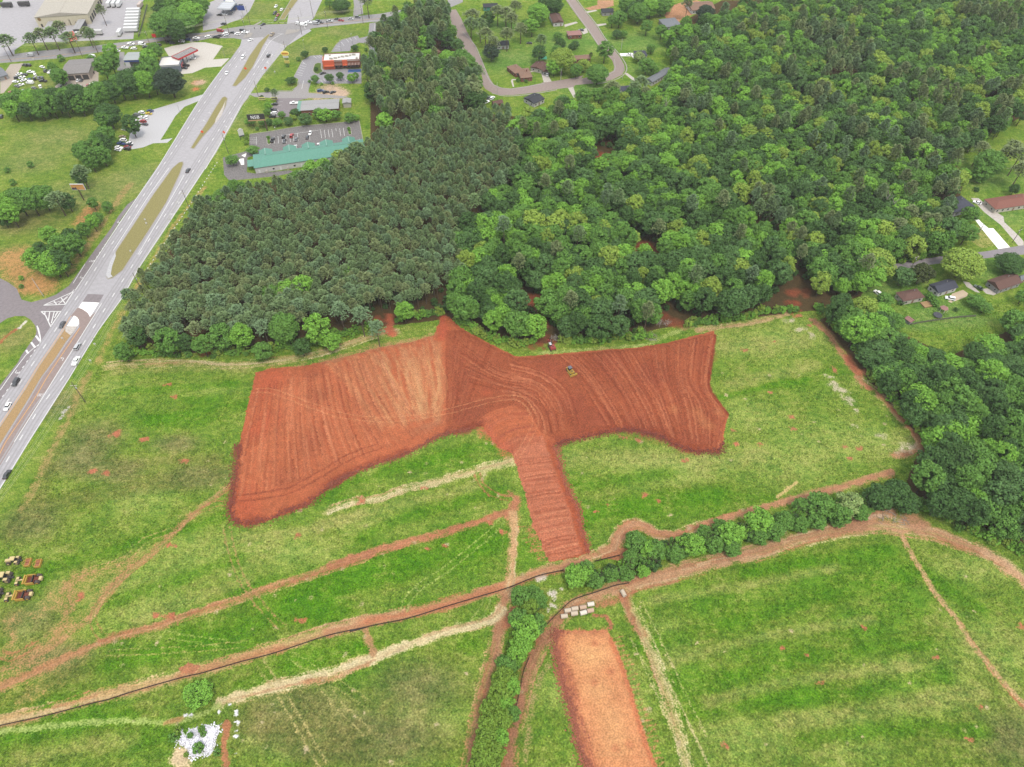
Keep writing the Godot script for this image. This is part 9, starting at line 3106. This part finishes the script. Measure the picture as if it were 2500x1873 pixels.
	fence("silt_fence", [-169.3,-68,-153.9,-71.5,-140.7,-75.2,-136,-76.3,-128,-79.1,-113.2,-83.6,-106.5,-85.2,-94.9,-88.8,-83,-92.1,-66.6,-97.9,-58.1,-100,-51.5,-101.4] + [-57.9,-99.5,-50.3,-101.8,-37.7,-104.5,-24,-109,-13.3,-112.4,-2.4,-115.9,6,-119.4,11.6,-121.5,19.6,-123.3], 0.75, fab, stk, 4.0, "long black silt fence along the dirt lane")
	fence("silt_fence", [31.7,-127,41.5,-129.5], 0.75, fab, stk, 4.0, "short black silt fence above the hedge")
	fence("silt_fence", [12.1,-101.7,14,-103.8,16.5,-106.3,19.3,-109,22.3,-111.4,26.1,-112.9,30.3,-114.2,34.6,-115.7,38.8,-117.2,43.9,-118.1], 0.75, fab, stk, 4.0, "curved black silt fence behind the concrete pipes")
	fence("silt_fence", [6.1,-90.6,4,-85.4,3.2,-81.5,1.9,-75.8,0.4,-70.3], 0.75, fab, stk, 4.0, "black silt fence along the right side of the lower hedge")
	var chain := grain("weathered_fence", Color(0.427, 0.433, 0.368), 3.0, 0.7, 1.0)
	fence("yard_fence", [200.6,-256.5,207.2,-258.1,217.3,-260,225.3,-261.4,235.5,-262.5], 1.1, chain, stk, 3.0, "low weathered fence across the back lawn")
	fence("yard_fence", [-301.8,-587.9,-307.2,-613.6,-316.1,-651.6], 1.8, grain("chain_link", Color(0.456, 0.474, 0.427), 3.0, 0.7, 1.0), stk, 5.0, "wire fence along the right side of the warehouse yard")
	fence("yard_fence", [-95.6,-425.7,-89.3,-427.8], 1.2, chain, stk, 3.0, "low fence at the end of the strip building lawn")
	fence("yard_fence", [12.1,-480,12.9,-469.5], 1.2, plain("trim_white", Color(0.691, 0.685, 0.674), 0.6), stk, 3.0, "white garden fence below the charcoal roofed house")

# ---------- grass ----------
func build_grass():
	var st := st_new()
	for k in 5:
		var a := TAU * k / 5.0
		var o := Vector3(cos(a), 0, sin(a))
		var s := Vector3(-o.z, 0, o.x)
		tri(st, o * 0.1 - s * 0.16, o * 0.55 + Vector3(0, 0.5 + 0.15 * (k % 2), 0), o * 0.1 + s * 0.16)
		tri(st, o * 0.45 - s * 0.2, Vector3(0, 0.42, 0) + o * 0.2, o * 0.45 + s * 0.2)
	var mesh := done(st)
	var at := PackedVector3Array()
	var cs := PackedColorArray()
	var n := FastNoiseLite.new()
	n.seed = 8
	n.frequency = 0.07
	var r := RandomNumberGenerator.new()
	r.seed = 5
	while at.size() < 150000:
		var z := -50.0 - pow(r.randf(), 1.25) * 225.0
		var x := r.randf_range(-1, 1) * (140.0 - z * 0.5)
		if x < -200.0 - (z + 160.0) * 0.05: continue
		if bare(x, z) > 60: continue
		if n.get_noise_2d(x, z) < r.randf_range(-0.5, 0.25): continue
		at.append(Vector3(x, 0, z))
		cs.append(ground_color(x, z).srgb_to_linear())
	var mm := MultiMesh.new()
	mm.transform_format = MultiMesh.TRANSFORM_3D
	mm.use_colors = true
	mm.mesh = mesh
	mm.instance_count = at.size()
	for i in at.size():
		var s := r.randf_range(0.3, 0.85)
		mm.set_instance_transform(i, Transform3D(Basis(Vector3.UP, r.randf() * TAU).scaled(Vector3(s, s * r.randf_range(0.4, 0.8), s)), at[i]))
		var c := cs[i] * r.randf_range(1.0, 1.6)
		mm.set_instance_color(i, Color(c.r, c.g, c.b))
	var m := StandardMaterial3D.new()
	m.resource_name = "weed_leaf"
	m.vertex_color_use_as_albedo = true
	m.roughness = 1.0
	m.metallic_specular = 0.1
	m.cull_mode = BaseMaterial3D.CULL_DISABLED
	m.backlight_enabled = true
	m.backlight = Color(0.3, 0.35, 0.1)
	var o := MultiMeshInstance3D.new()
	o.name = "grass_tufts"
	o.multimesh = mm
	o.material_override = m
	add_child(o)
	tag(o, "tufts of grass and weeds all over the fields", "grass", "", "stuff")
